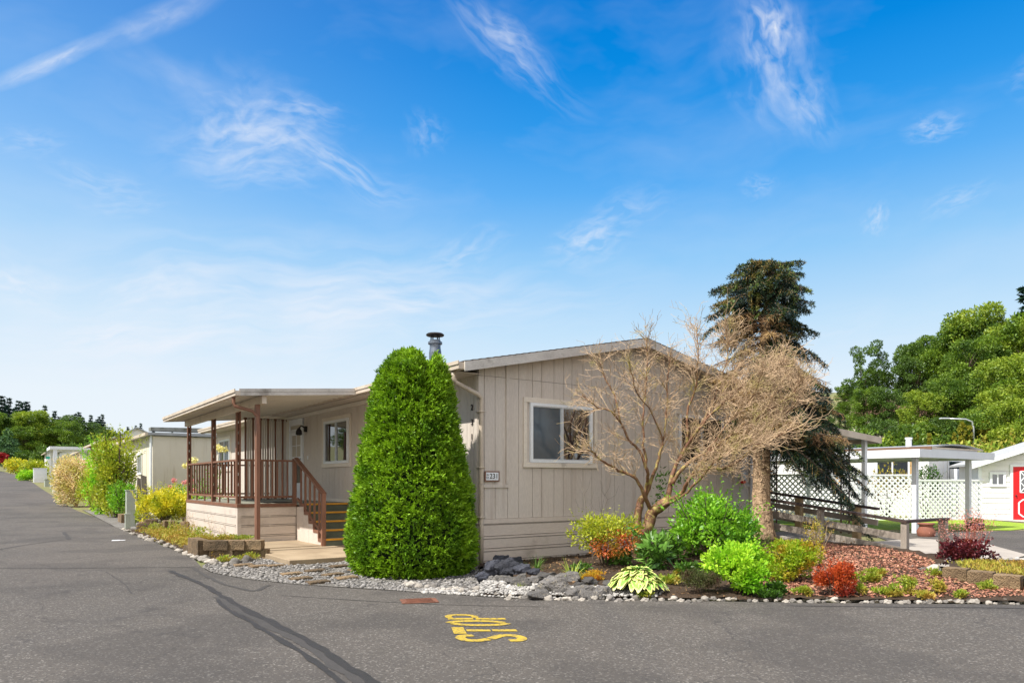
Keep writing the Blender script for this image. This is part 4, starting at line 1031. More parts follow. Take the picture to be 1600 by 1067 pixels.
# ------------------------------------------------------------------ clipped conifer at the corner
def arborvitae():
    Yc = 10.95; cx = W(643, Yc)
    e = empty('arborvitae', (cx, Yc, 0), 0, 'tall bright green clipped conifer with twin rounded tips at the corner of the home', 'tree')
    ys = np.array([912, 903, 892, 880, 850, 800, 750, 700, 650, 600, 575, 560, 553]); zz = CAMH + (HZ-ys)/F*Yc
    lf = np.array([604, 572, 553, 545, 539, 547, 556, 566, 577, 586, 597, 611, 626]); rt = np.array([690, 722, 738, 745, 749, 742, 735, 725, 713, 704, 697, 690, 680])
    mc = ((lf+rt)/2-643)/F*Yc; hwid = (rt-lf)/2/F*Yc*.975
    o = zz.argsort(); zz, mc, hwid = zz[o], mc[o], hwid[o]
    n = 21000
    z = zz[0] + (zz[-1]-zz[0])*RNG.random(n)**1.05; th = RNG.random(n)*2*np.pi
    r = np.interp(z, zz, hwid); c = np.interp(z, zz, mc)
    bumps = np.array([noise.noise((math.cos(t)*2.6, math.sin(t)*2.6, q*2.2)) for t, q in zip(th, z)]); b2 = np.array([noise.noise((math.cos(t)*10, math.sin(t)*10, q*8)) for t, q in zip(th, z)])
    depth = RNG.random(n)**1.6*.17
    rr = r*(1+.07*bumps)+.1*b2-.04-depth
    # twin tips: a cleft right of the main leader
    px_ = (c + rr*np.cos(th))
    P = np.stack([px_, rr*np.sin(th)*.96, z], 1)
    xc = W(668, Yc)-cx; cleft = np.exp(-((P[:, 0]-xc)/.085)**2)*np.clip((z-2.55)/.5, 0, 1)
    P[:, 2] -= cleft*.2; P[:, 1] *= 1-.3*cleft
    out = np.stack([np.cos(th), np.sin(th), np.zeros(n)], 1)
    slope = np.clip((z-2.7)/.6, 0, 1)[:, None]
    D0 = unit(out*(1-.55*slope) + np.array([0, 0, .55])*(1+slope) + RNG.normal(size=(n, 3))*.38)
    S = unit(np.cross(D0, RNG.normal(size=(n, 3))))
    parts = []
    for k, a in enumerate((-62, -38, -16, 6, 28, 52)):
        aa = np.deg2rad(a + RNG.normal(size=n)*9)[:, None]
        d = D0*np.cos(aa)+S*np.sin(aa) + RNG.normal(size=(n, 3))*.12
        L = (.072 - .0005*abs(a))*(.7+.6*RNG.random(n))
        parts.append(leaf_arrays(P + D0*.02*(k % 3), d, L, .016+.008*RNG.random(n), .3))
    V, Fq = join_arrays(parts); obj_np('foliage', V, Fq, M['thuja'], e)
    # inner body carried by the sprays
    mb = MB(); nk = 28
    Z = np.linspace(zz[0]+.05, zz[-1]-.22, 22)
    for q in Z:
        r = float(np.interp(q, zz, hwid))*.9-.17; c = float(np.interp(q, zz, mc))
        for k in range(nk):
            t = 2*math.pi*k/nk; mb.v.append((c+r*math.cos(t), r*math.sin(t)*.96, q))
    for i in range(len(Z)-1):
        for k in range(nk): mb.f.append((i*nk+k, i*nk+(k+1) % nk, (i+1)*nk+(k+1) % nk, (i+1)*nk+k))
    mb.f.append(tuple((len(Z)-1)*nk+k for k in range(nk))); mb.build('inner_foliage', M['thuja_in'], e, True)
    t = MB(); t.tube([(0, 0, -.05), (.02, 0, .5), (0, 0, 2.4)], [.12, .1, .05], 8); t.build('trunk', M['bark_dark'], e)
arborvitae()

# ------------------------------------------------------------------ spruce
SPX, SPY = 4.93, 14.2
def spruce():
    zb = bedz(SPX, SPY)
    e = empty('spruce_tree', (SPX, SPY, zb), 0, 'tall leaning dark spruce with thick pale trunk and dead brown inner branches', 'tree')
    rng = np.random.default_rng(5)
    tr = MB(); path = [(.06, 0, -.1), (.03, 0, .1), (.0, 0, .5), (-.01, 0, 1.2), (.0, .0, 2.0), (.04, .0, 3.0), (.09, 0, 4.2), (.16, .02, 5.1), (.2, .02, 5.35)]
    tr.tube(path, [.265, .21, .18, .165, .15, .125, .09, .05, .015], 18)
    o = tr.build('trunk', M['bark'], e, True)
    m = o.modifiers.new('s', 'SUBSURF'); m.levels = m.render_levels = 2
    tx = bpy.data.textures.new('barkbump', 'CLOUDS'); tx.noise_scale = .09; dm = o.modifiers.new('d', 'DISPLACE'); dm.texture = tx; dm.strength = .07; dm.texture_coords = 'LOCAL'; dm.mid_level = .5
    st = MB()
    for k in range(26):
        z = rng.uniform(.5, 2.4); a = rng.uniform(0, 6.28); r = .155
        st.tube([(r*.8*math.cos(a), r*.8*math.sin(a), z), ((r+.05)*math.cos(a), (r+.05)*math.sin(a), z+.005)], [.02, .014], 6)
    st.build('branch_stub', M['bark'], e)
    wood = MB(); live, lite, dead, deadtw = [], [], [], []
    nb = 112
    for b in range(nb+34):
        z0 = 2.0 + 3.5*(b/nb)**.92; az = b*2.399 + rng.uniform(-.3, .3)
        if b >= nb: z0 = rng.uniform(1.9, 3.3); az = rng.uniform(-1.1, .9)
        right = math.cos(az); top = (z0-2.0)/3.5
        rl = np.interp(top, [0, .2, .35, .5, .65, .8, .92, 1.0], [1.95, 1.75, 1.35, 1.1, .92, .88, .8, .5])
        ll = np.interp(top, [0, .3, .5, .65, .8, .9, 1.0], [1.0, 1.0, 1.1, 1.3, 1.5, 1.25, .55])
        f_ = .5+.5*right; L = (rl*f_+ll*(1-f_))*rng.uniform(.72, 1.1)
        is_dead = (right < .2 and top < .7 and rng.random() < .85) or (top < .8 and rng.random() < .12)
        droop = np.interp(top, [0, .3, .6, .85, 1], [.85, .8, .6, .36, .12])*L*rng.uniform(.65, 1.35)
        if is_dead: droop *= .5; L *= .95
        d = np.array([math.cos(az), math.sin(az), 0]); tx0 = np.interp(z0, [0, 2, 3, 4.2, 5.2, 5.6], [0, 0, .04, .09, .16, .2])
        p0 = np.array([tx0, 0, z0]); K = 9; ax = []
        for k in range(K+1):
            t = k/K; ax.append(p0 + d*L*t + np.array([0, 0, 1])*(.12*L*t - droop*t**1.7 + .1*L*max(0, t-.7)))
        ax = np.array(ax)
        wood.tube([tuple(q) for q in ax], [.026*(1-k/K)*(.5+L*.4)+.004 for k in range(K+1)], 5)
        sd = np.array([-math.sin(az), math.cos(az), 0])
        ntw = int(30*L)+8
        for k in range(ntw):
            t = .14 + .86*(k/ntw); i = min(K-1, int(t*K)); q = ax[i] + (ax[i+1]-ax[i])*(t*K-i)
            fwd = unit((ax[i+1]-ax[i])[None])[0]
            s = 1 if k % 2 else -1
            tl = (.5*(1-t)+.1)*rng.uniform(.6, 1.2)*min(1, L)
            td = unit((fwd*.75 + sd*s*.75 + np.array([0, 0, -.5]) + rng.normal(size=3)*.2)[None])[0]
            nn = int(tl/.0085)+4
            tt = rng.random(nn); P = q + td*(tl*tt)[:, None] + np.array([0, 0, -1])*(.25*tl*tt**2)[:, None]
            if is_dead:
                deadtw.append((np.array([q]), td[None]+rng.normal(size=(1, 3))*.1, tl*1.05, .011))
                n2 = max(2, nn//4); dd = td*.6 + rng.normal(size=(n2, 3))*.75
                deadtw.append((P[:n2], dd, .06+.1*rng.random(n2), .007))
                if rng.random() < .4:
                    n3 = nn//3; dead.append((P[:n3], td*.5+rng.normal(size=(n3, 3))*.6, .04, .012))
            else:
                dd = td*.55 + np.array([0, 0, .18]) + rng.normal(size=(nn, 3))*.55
                (lite if (rng.random() < .1 + .16*(top > .8) + .12*(right < -.2)) else live).append((P, dd, .05+.03*rng.random(nn), .016))
                deadtw.append((np.array([q]), td[None], tl, .008))
    # leader
    tz = rng.random(500); P = np.stack([.2+rng.normal(size=500)*.09, rng.normal(size=500)*.09, 5.0+.4*tz], 1)
    live.append((P, rng.normal(size=(500, 3))*.7+np.array([0, 0, .6]), .06, .014))
    wood.build('branch', M['bark_dark'], e)
    for nm, lst, mt_ in (('crown', live, 'spruce'), ('young_needles', lite, 'spruce_lt'), ('dead_twigs', deadtw, 'spruce_dead'), ('dead_needles', dead, 'spruce_dead')):
        V, Fq = join_arrays([leaf_arrays(P, D, L if not np.isscalar(L) else np.full(len(P), L), np.full(len(P), Wd), .1, rng) for P, D, L, Wd in lst])
        obj_np(nm, V, Fq, M[mt_], e)
spruce()

# ------------------------------------------------------------------ bare tree
def bare_tree():
    bx, by = 2.30, 12.25; e = empty('bare_tree', (bx, by, bedz(bx, by)), 0, 'leafless multi stemmed ornamental tree with tan twisting branches before the gable', 'tree')
    zb = bedz(bx, by); rng = random.Random(4)
    def Pz(zx, zy, dy):
        px, py = 880+zx/2.884, 480+zy/2.884; Y = by+dy
        return Vector(((px-800)/F*Y-bx, dy, CAMH+(HZ-py)/F*Y-zb))
    limbs = [  # (points in the enlarged photo, depth offsets from..to, start radius, end radius)
        ([(345, 1130), (345, 1060), (385, 985), (400, 930), (430, 905), (470, 870)], 0, -.1, .105, .075),
        ([(360, 1100), (335, 960), (350, 880), (365, 845)], .05, .12, .07, .05),
        ([(400, 930), (370, 860), (330, 775), (270, 742), (200, 705), (150, 668), (110, 640)], 0, -.7, .05, .012),
        ([(365, 845), (378, 790), (380, 735), (345, 650), (298, 600), (258, 520), (215, 470), (150, 450), (85, 395)], .1, -.5, .045, .01),
        ([(370, 850), (400, 770), (430, 680), (450, 600), (466, 480), (470, 350), (480, 220)], .1, .25, .045, .01),
        ([(470, 870), (492, 760), (512, 700), (560, 620), (640, 500), (720, 380), (790, 260)], -.1, .5, .06, .01),
        ([(470, 870), (535, 838), (570, 772), (640, 730), (740, 722), (840, 650), (930, 600), (1010, 560)], -.1, -.9, .05, .012),
        ([(490, 800), (560, 700), (650, 660), (760, 618), (870, 568), (1000, 480), (1060, 420)], -.1, -.3, .045, .01),
        ([(380, 735), (362, 620), (360, 500), (370, 380), (380, 250), (372, 130)], .1, .3, .03, .008),
        ([(512, 700), (600, 560), (700, 450), (820, 350), (950, 290), (1000, 240)], 0, .3, .035, .009),
        ([(560, 620), (560, 480), (600, 350), (610, 200), (600, 90)], .2, .4, .03, .008),
        ([(650, 660), (780, 560), (900, 480), (1020, 400), (1080, 330)], -.15, -.7, .03, .009),
        ([(258, 520), (230, 400), (190, 320), (170, 250)], -.3, -.2, .02, .007),
        ([(450, 600), (400, 480), (330, 380), (300, 260)], .1, -.4, .02, .007),
        ([(640, 500), (700, 360), (740, 220), (735, 110)], .3, .5, .022, .007),
        ([(760, 618), (860, 520), (960, 380), (1010, 300)], -.2, .2, .025, .008),
        ([(430, 905), (520, 860), (600, 790), (680, 700), (790, 640), (900, 610)], -.2, -1.1, .035, .01),
        ([(570, 772), (660, 640), (760, 500), (840, 420), (900, 300)], -.3, -.7, .03, .009),
    ]
    limb = MB(); tw = MB(); tips = []
    def smooth(pts, k=4):
        out = []
        for i in range(len(pts)-1):
            p0 = pts[max(i-1, 0)]; p1 = pts[i]; p2 = pts[i+1]; p3 = pts[min(i+2, len(pts)-1)]
            for j in range(k):
                t = j/k; out.append(.5*((2*p1)+(p2-p0)*t+(2*p0-5*p1+4*p2-p3)*t*t+(3*p1-p0-3*p2+p3)*t**3))
        out.append(pts[-1]); return out
    count = [0]
    def twig(p, d, L, r, lev):
        if count[0] > 34000: return
        count[0] += 1; pts = [p]; n = 4 if lev < 2 else 3; dd = d.normalized()
        for i in range(n):
            dd = (dd + Vector((rng.gauss(0, .17), rng.gauss(0, .17), rng.gauss(.06, .16)))).normalized()
            pts.append(pts[-1]+dd*L/n)
        tw.tube(pts, [max(.0024, r*(1-.7*i/n)) for i in range(n+1)], 4 if lev < 1 else 3, cap=False)
        if lev < 3:
            for k in range(rng.randint(2, 3)):
                i = rng.randint(1, n); q = pts[i]; s = Vector((rng.gauss(0, 1), rng.gauss(0, 1), rng.gauss(0, .8)))
                twig(q, dd*.8+s.normalized()*.75, L*rng.uniform(.45, .75), r*.62, lev+1)
    for li, (zp, d0, d1, r0, r1) in enumerate(limbs):
        n = len(zp); pts = [Pz(a, b, d0+(d1-d0)*(i/(n-1)) + (rng.uniform(-.08, .08) if 0 < i < n-1 else 0)) for i, (a, b) in enumerate(zp)]
        sp = smooth(pts); m = len(sp)
        sp = [p+Vector((rng.gauss(0, .008), rng.gauss(0, .008), rng.gauss(0, .008))) if 0 < i < m-1 else p for i, p in enumerate(sp)]
        limb.tube(sp, [(1.12 if li < 2 else .84)*(r0+(r1-r0)*(i/(m-1))**.75)*(1+.16*noise.noise(sp[i]*9)) for i in range(m)], 9)
        if li < 2: continue
        rightness = min(1, max(0, (zp[-1][0]-450)/500))
        dens = 1.0 + 1.0*rightness
        L = sum((a-b).length for a, b in zip(sp, sp[1:]))
        for k in range(int(L*17*dens)):
            t = .3+.7*rng.random()**.8; i = min(m-2, int(t*(m-1))); q = sp[i].lerp(sp[i+1], rng.random()); fd = (sp[i+1]-sp[i]).normalized()
            s = Vector((rng.gauss(0, 1), rng.gauss(0, .9), rng.gauss(.15, .8))).normalized()
            twig(q, fd*.95+s*.72, rng.uniform(.25, .55)*(1.15-.4*t), .0068, 1 if t > .55 or rng.random() < .5 else 0)
    trunk = limb.build('trunk', M['bare_bark'], e, True)
    tw.build('twigs', M['twig'], e)
    # sprouts of leaves low on the stems
    P = []; 
    for k in range(160):
        a = rng.choice([(440, 760), (450, 800), (520, 770), (430, 850), (560, 780)]); q = Pz(a[0]+rng.gauss(0, 14), a[1]+rng.gauss(0, 24), rng.uniform(-.1, .15)); P.append(tuple(q))
    V, Fq = leaf_arrays(np.array(P), RNG.normal(size=(160, 3))+np.array([0, 0, .2]), .05+.05*RNG.random(160), .03); obj_np('leaves', V, Fq, M['green_dark'], e)
bare_tree()

# ------------------------------------------------------------------ planting in the bed
def bed_at(px, py):
    Y = 9.0
    for _ in range(12):
        z = bedz((px-800)/F*Y, Y); Y = (CAMH-z)*F/(py-HZ)
    x = (px-800)/F*Y; return (x, Y, bedz(x, Y))
def sized(px, py, w, h):
    p = bed_at(px, py); return p, w/F*p[1], h/F*p[1]
p, w, h = sized(948, 884, 108, 90)
az = bush('azalea', p, w, w*.8, h, 2600, .055, .024, 'yellowgreen', 'rounded yellow green azalea with a red orange lower side before the gable', 'shrub', 8, 16, stem_mat='bark_dark', low=.42, size=.4)
V, Fq = leaf_arrays(*(lambda P, d: (P, d+RNG.normal(size=P.shape)*.5))(*crown_pts([((.1, -.28, h*.42), (.36, .24, .2)), ((.3, -.2, h*.52), (.22, .2, .16)), ((-.05, -.3, h*.33), (.25, .2, .12))], 1100, .6)), .05, .022); obj_np('red_foliage', V, Fq, M['azalea_red'], az)
p, w, h = sized(1015, 888, 66, 62); bush('rhododendron', p, w, w, h, 330, .16, .06, 'rhodo', 'low broad leaved shrub with glossy leaves under the bare tree', 'shrub', 8, 9, low=.2)
p, w, h = sized(1044, 880, 50, 44); bush('leafy_shrub', p, w, w, h, 420, .1, .04, 'green_dark', 'small dark leafy shrub between the glossy shrub and the large green bush', 'shrub', 6, 8)
p, w, h = sized(1112, 872, 158, 116)
gs = bush('green_shrub', p, w, w*.8, h, 4600, .08, .036, 'green', 'large loose bright green shrub left of the spruce trunk', 'shrub', 14, 34, low=.16, up=.5, size=.25)
tops = bush_leaves(.5*w, .4*w, h*1.28, 500, .075, .036, 7, .8, .5, .3); 
p, w, h = sized(1152, 924, 98, 84); bush('lime_shrub', p, w, w*.85, h, 3400, .06, .034, 'lime', 'dense lime green leafy shrub at the front of the bed', 'shrub', 8, 18, low=.2)
p, w, h = sized(1095, 929, 62, 42); bush('heather', p, w, w*.8, h, 3400, .035, .008, 'heather', 'low dark heather mound left of the lime green shrub', 'heather', 6, 12, up=.9)
p, w, h = sized(1238, 907, 92, 66); bush('spirea', p, w, w*.8, h, 3400, .048, .022, 'spirea', 'yellow green spirea mound right of the spruce trunk base', 'shrub', 8, 18, low=.2)
p, w, h = sized(1226, 872, 66, 32); bush('spirea', p, w, w*.8, h, 1500, .045, .02, 'spirea', 'small bronze tinted spirea just behind the larger spirea mound', 'shrub', 5, 9)
p, w, h = sized(1303, 931, 66, 58); bush('barberry', p, w, w*.85, h, 3400, .034, .014, 'redleaf', 'compact orange red barberry on the mulch', 'shrub', 12, 16, low=.2, up=.8, size=.36)
p, w, h = sized(1340, 930, 22, 18); bush('barberry', p, w, w, h, 240, .04, .018, 'weed', 'small green seedling beside the orange red barberry', 'seedling', 3, 5)
# more growth filling the bed
for i, (px, py, w_, h_, m_, n_, lab) in enumerate(((1066, 858, 44, 50, 'green', 700, 'leafy green shrub between the glossy shrub and the big green shrub'), (1172, 866, 40, 62, 'green', 520, 'slender green shrub touching the spruce trunk on the left'), (1078, 900, 60, 24, 'green_dark', 700, 'dark low leafy plant above the heather mound'),
      (1140, 880, 60, 40, 'green_dark', 900, 'shaded leafy plant behind the lime green shrub'), (968, 884, 40, 30, 'rhodo', 160, 'small glossy plant beside the azalea stems'), (1050, 912, 44, 14, 'weed', 300, 'thin low plant right of the hosta'), (1195, 900, 40, 40, 'lime', 700, 'small lime green plant between the lime shrub and the spirea'),
      (905, 893, 34, 14, 'green_dark', 200, 'low dark plant behind the spiky grass'), (1262, 884, 30, 26, 'spirea', 500, 'small bronze plant right behind the spirea mound'), (1208, 930, 36, 18, 'green_dark', 420, 'dark creeping plant in front of the spirea'))):
    p, w, h = sized(px, py, w_, h_); bush('bed_plant', p, w, w*.8, h, n_, .06 if m_ != 'rhodo' else .12, .028 if m_ != 'rhodo' else .05, m_, lab, 'plant', 4, 10, low=.2, size=.32)
lp_ = []
while len(lp_) < 2600:
    q = (random.uniform(.2, 6.4), random.uniform(8.4, 14.5))
    if inside(q, BED): lp_.append((q[0], q[1], bedz(*q)+.035*noise.noise((q[0]*2.5, q[1]*2.5, 0))+.02*noise.noise((q[0]*7, q[1]*7, 1))+.012))
V, Fq = leaf_arrays(np.array(lp_), RNG.normal(size=(2600, 3))*np.array([1, 1, .3]), .02+.05*RNG.random(2600), .01+.018*RNG.random(2600))
M['litter'] = island_mat('dead_leaves', srgb(70, 52, 36), srgb(150, 116, 76)); tag(obj_np('leaf_litter', V, Fq, M['litter']), 'dry brown leaf litter strewn over the garden soil', 'leaf litter', kind='stuff')
# hosta
def hosta():
    p, w, h = sized(996, 925, 106, 52); e = empty('hosta', p, 0, 'large variegated hosta with cream edged green leaves', 'hosta')
    Vs, Fs, As, b = [], [], [], 0; rng = np.random.default_rng(3)
    for i in range(190):
        ring = rng.random()**.7; a = rng.random()*6.283; reach = w*.56*ring
        base = np.array([math.cos(a)*reach*.55, math.sin(a)*reach*.5, h*(.66-.42*ring)*rng.uniform(.8, 1.15)])
        tilt = R_(20+75*ring+rng.normal()*8); ln = .155*rng.uniform(.75, 1.2); wd = ln*.58
        az_ = a+rng.normal()*.35; fw = np.array([math.cos(az_), math.sin(az_), 0]); sd = np.array([-math.sin(az_), math.cos(az_), 0])
        NU, NV_ = 7, 5
        for iu in range(NU+1):
            t = iu/NU; ang = R_(35)-tilt*t; 
            q = base + fw*ln*(t*math.cos(tilt*.35)) + np.array([0, 0, 1])*ln*(.3*t - math.sin(tilt)*t*t*.75)
            prof = math.sin(math.pi*min(1, (t*.93+.05))**.8)**.8*wd/2
            for iv in range(NV_+1):
                s = iv/NV_*2-1
                Vs.append(q + sd*s*prof + np.array([0, 0, 1])*(.018*abs(s)*(1-t)+.006*math.sin(9*t+s*3))); As.append(max(abs(s), (t-.55)/.45 if t > .8 else 0))
        for iu in range(NU):
            for iv in range(NV_):
                k = b+iu*(NV_+1)+iv; Fs.append((k, k+1, k+NV_+2, k+NV_+1))
        b += (NU+1)*(NV_+1)
    o = obj_np('leaves', np.array(Vs), np.array(Fs), M['hosta'], e)
    at = o.data.attributes.new('edge', 'FLOAT', 'POINT'); at.data.foreach_set('value', np.array(As, dtype=np.float32))
    o.data.polygons.foreach_set('use_smooth', [True]*len(Fs))
hosta()
def clump(name, px, py, n, Lpx, wd, spread, m, label, cat, droop=.5, group=None):
    p = bed_at(px, py) if px < 1500 and py < 940 and px > 760 else (*ground_at(px, py), 0.02)
    V, Fq = blade_clump(n, Lpx/F*p[1], wd, spread, droop); o = obj_np(name, V, Fq, M[m]); o.location = p; return tag(o, label, cat, group)
clump('ornamental_grass', 893, 905, 60, 44, .014, 1.1, 'grassleaf', 'pale spiky grass clump behind the grey rocks', 'grass clump')
clump('ornamental_grass', 838, 888, 46, 34, .012, 1.5, 'grass_dark', 'flopping dark green grass clump at the foot of the gable skirting', 'grass clump', .4)
clump('iris_clump', 1180, 872, 26, 46, .03, .55, 'grass_dark', 'upright green iris blades in front of the spruce trunk', 'iris', .2)
clump('grass_tuft', 812, 918, 26, 14, .006, 1.0, 'grassleaf', 'tiny grass tuft in the pebbles by the grey rocks', 'grass tuft')
clump('grass_tuft', 925, 928, 30, 20, .008, 1.1, 'grassleaf', 'thin trailing grass tuft between the grey rocks and the hosta', 'grass tuft')
p, w, h = sized(930, 906, 48, 16); bush('moss_patch', p, w, w*.7, h, 2200, .022, .009, 'moss', 'golden orange moss cushion between the spiky grass and the hosta', 'moss', 0, 9, up=1, low=.1)
# dry stems standing by the wall
def stalks(name, px, py, hpx, n, m, label, cat, spread=.3, twigs=True, r=.005):
    p = bed_at(px, py) if px > 760 else (*ground_at(px, py), 0.0)
    h = hpx/F*p[1]; mb = MB(); rng = random.Random(int(px))
    for i in range(n):
        a = rng.random()*6.28; q = Vector((0, 0, -.02)); d = Vector((math.cos(a)*spread, math.sin(a)*spread, 1)).normalized(); pts = [q]
        for k in range(4): d = (d+Vector((rng.gauss(0, .1), rng.gauss(0, .1), 0))).normalized(); pts.append(pts[-1]+d*h/4*rng.uniform(.8, 1.05))
        mb.tube(pts, [r, r*.9, r*.8, r*.6, r*.4], 4)
        if twigs:
            for k in (2, 3, 3, 4, 4):
                s = Vector((rng.gauss(0, 1), rng.gauss(0, 1), .6)).normalized(); mb.tube([pts[k], pts[k]+s*h*.13, pts[k]+(s+Vector((0, 0, .6)))*h*.18], [r*.5, r*.4, r*.3], 3)
    o = mb.build(name, M[m]); o.location = p; return tag(o, label, cat)
stalks('dead_stalk', 926, 872, 112, 3, 'twig_grey', 'thin leafless grey stalk against the gable above the azalea', 'dead plant', .12)
p = bed_at(1282, 868); 
pb = bush('pruned_shrub', p, .5, .4, .62, 420, .035, .015, 'dryweed', 'sparse upright twiggy shrub in front of the ramp rail', 'shrub', 10, 9, stem_mat='twig', low=.55)
# purple heuchera with airy blooms
hp = (7.05, 11.15, .12)
he = bush('heuchera', hp, .82, .6, .42, 2600, .045, .034, 'purple', 'purple leaved plant with airy pink flower sprays by the ramp end post', 'perennial', 8, 12, up=.7, low=.15)
sm = MB(); FP = []
for i in range(42):
    a = random.random()*6.28; q = random.random()*.5; top = (math.cos(a)*q*1.1, math.sin(a)*q*.6, .45+.34*random.random())
    sm.tube([(math.cos(a)*q*.4, math.sin(a)*q*.3, .1), ((math.cos(a)*q*.7), math.sin(a)*q*.5, .35), top], .0018, 3)
    for k in range(26): FP.append((top[0]+random.gauss(0, .05), top[1]+random.gauss(0, .04), top[2]+random.gauss(-.06, .09)))
sm.build('flower_stem', M['redleaf'], he)
FP = np.array(FP); V, Fq = leaf_arrays(FP, RNG.normal(size=FP.shape), .022, .014); obj_np('flowers', V, Fq, M['pinkbloom'], he)
# weeds on the mulch
WD = [(1352, 912, 44, 22, 'weed'), (1412, 926, 40, 26, 'weed'), (1385, 932, 40, 14, 'weed'), (1460, 900, 22, 14, 'weed'), (1462, 930, 26, 30, 'dryweed'), (1543, 922, 24, 18, 'weed'), (1330, 905, 26, 12, 'weed'), (1255, 931, 30, 12, 'weed'), (1205, 933, 34, 14, 'green_dark'),
      (1440, 936, 30, 12, 'dryweed'), (1370, 898, 30, 10, 'weed'), (1060, 900, 18, 10, 'dryweed'), (1010, 933, 24, 9, 'weed'), (1500, 934, 20, 10, 'weed')]
for i, (px, py, w_, h_, m_) in enumerate(WD):
    p, w, h = sized(px, py, w_, h_)
    bush('weed', p, w, w*.7, h, int(40+9*w_), .05, .02, m_, 'low green weed sprouting through the reddish mulch', 'weed', 0, 6, up=.8, group='weeds in the mulch', low=.12)
# stems with no leaves, dead flower stalks over the right hand wall
e1 = stalks('dead_stalk', 1578, 893, 44, 1, 'twig', 'dry leaning flower stalk behind the tan block wall', 'dead plant', .9, False)
ub = [(6.2+random.random()*3.0, 8.4+random.random()*2.3) for _ in range(900)]; ub = [(x, y, .2) for x, y in ub if inside((x, y), [(5.95, 9.7), (6.3, 8.8), (6.8, 8.4), (9.4, 8.0), (9.4, 10.7), (7.0, 10.8), (6.5, 10.5)])]
P = np.repeat(np.array(ub), 9, 0) + RNG.normal(size=(len(ub)*9, 3))*np.array([.05, .05, 0]); V, Fq = leaf_arrays(P, RNG.normal(size=P.shape)*.6+np.array([0, 0, .6]), .04+.05*RNG.random(len(P)), .014)
tag(obj_np('ground_cover', V, Fq, M['dryweed']), 'yellowing low ground cover behind the tan block wall', 'ground cover', kind='stuff')

# planting between porch and street
def uvz(u, v, z=None):
    x, y = hw(u, v); return (x, y, gz(x, y) if z is None else z)
def scatter_cover(name, uv, n, m_, label, L=.06, Wd=.02, per=9, h=.08):
    us, vs = [q[0] for q in uv], [q[1] for q in uv]; pts = []
    while len(pts) < n:
        q = (random.uniform(min(us), max(us)), random.uniform(min(vs), max(vs)))
        if inside(q, uv): pts.append(uvz(*q))
    P = np.repeat(np.array(pts), per, 0) + RNG.normal(size=(n*per, 3))*np.array([.06, .06, 0]) + np.array([0, 0, 1])*RNG.random((n*per, 1))*h
    V, Fq = leaf_arrays(P, RNG.normal(size=P.shape)*.6+np.array([0, 0, .5]), L*(.6+.8*RNG.random(len(P))), Wd)
    return tag(obj_np(name, V, Fq, M[m_]), label, 'ground cover', kind='stuff')
scatter_cover('ground_cover', [(-3.25, 3.6), (-2.5, 4.2), (-2.3, 6), (-2.3, 12.5), (-3.2, 12.8), (-3.3, 9), (-3.2, 6)], 700, 'dryweed', 'golden dry weeds between the porch skirting and the street stones', h=.16)
for (u, v, w, h, m_, n) in ((-2.7, 7.4, .6, .42, 'weed', 500), (-2.85, 9.2, .7, .4, 'dryweed', 600), (-2.6, 10.4, .5, .45, 'weed', 400), (-2.9, 6.1, .6, .3, 'dryweed', 500), (-2.75, 8.3, .5, .5, 'dryweed', 380), (-2.95, 11.4, .6, .34, 'weed', 420), (-3.0, 5.0, .5, .2, 'dryweed', 350), (-2.75, 3.3, .45, .14, 'weed', 300), (-3.1, 3.2, .4, .1, 'weed', 240)):
    bush('weed', uvz(u, v), w, w, h, n, .05, .02, m_, 'unkempt yellow green weed clump in the strip below the porch', 'weed', 4, 7, group='weeds below the porch', stem_mat='twig', low=.15)
x, y = hw(-2.72, 4.95)
for i, (du, dv) in enumerate(((-2.68, 5.1), (-2.45, 4.85), (-2.9, 5.3), (-2.6, 5.5))):
    bush('weed', uvz(du, dv, .22), .5, .35, .13, 420, .04, .015, 'weed' if i % 2 else 'dryweed', 'short grassy weeds growing in the block planter by the porch post', 'weed', 0, 7, group='weeds in the block planter', low=.1, up=.8)
bush('rust_fern', uvz(-2.62, 3.95, .02), .3, .2, .16, 260, .05, .02, 'moss', 'small rusty orange plant at the foot of the brown porch post', 'plant', 0, 5)
for i, (px, py, hp_) in enumerate(((452/5.615+280-70, 842, 40), (330, 845, 44), (349, 850, 30), (306, 838, 36))):
    stalks('wild_stalk', px, py, hp_, 3, 'twig', ['tall thin wild stalk left of centre before the porch skirting', 'tall branching wild stalk in the middle of the sunny porch skirting', 'short wild stalk near the porch corner board', 'thin wild stalk at the far end of the sunny porch skirting'][i], 'weed stalk', .15)
# golden shrub in a timber planter
gx, gy = ground_at(250, 826); 
gx, gy = hw(-2.5, 12.7); gy -= .45
g = bush('golden_shrub', (gx, gy+.45, .22), 1.8, 1.45, 1.1, 9000, .07, .038, 'golden', 'bright golden yellow shrub spilling over a low brown planter by the porch', 'shrub', 10, 20, low=.2, size=.4)
for i in range(8):
    px = 221+i*9.5; x, y = ground_at(px, 829+i*.8); top = .34 if i % 3 else .26
    b = MB(); b.box(-.085, .085, -.09, .09, 0, top); o = b.build('planter_log', M['block_dark'], bevel=.02); o.location = (x, y+.05, 0); o.rotation_euler = (0, 0, .3+i*.1)
    tag(o, 'short upright brown block edging the golden shrub planter', 'block', 'blocks around the golden shrub')
ps = MB(); ps.lathe([(.72, 0), (.7, .2), (.02, .24)], 24); o = ps.build('planter_soil', M['soil']); o.location = (gx, gy+.45, 0); o['kind'] = 'structure'
rb = bush('rose_bush', uvz(-1.5, 15.0), 1.3, 1.0, 1.5, 1700, .06, .035, 'green', 'rose bush with pink blooms behind the golden shrub', 'rose', 8, 12)
FP = []
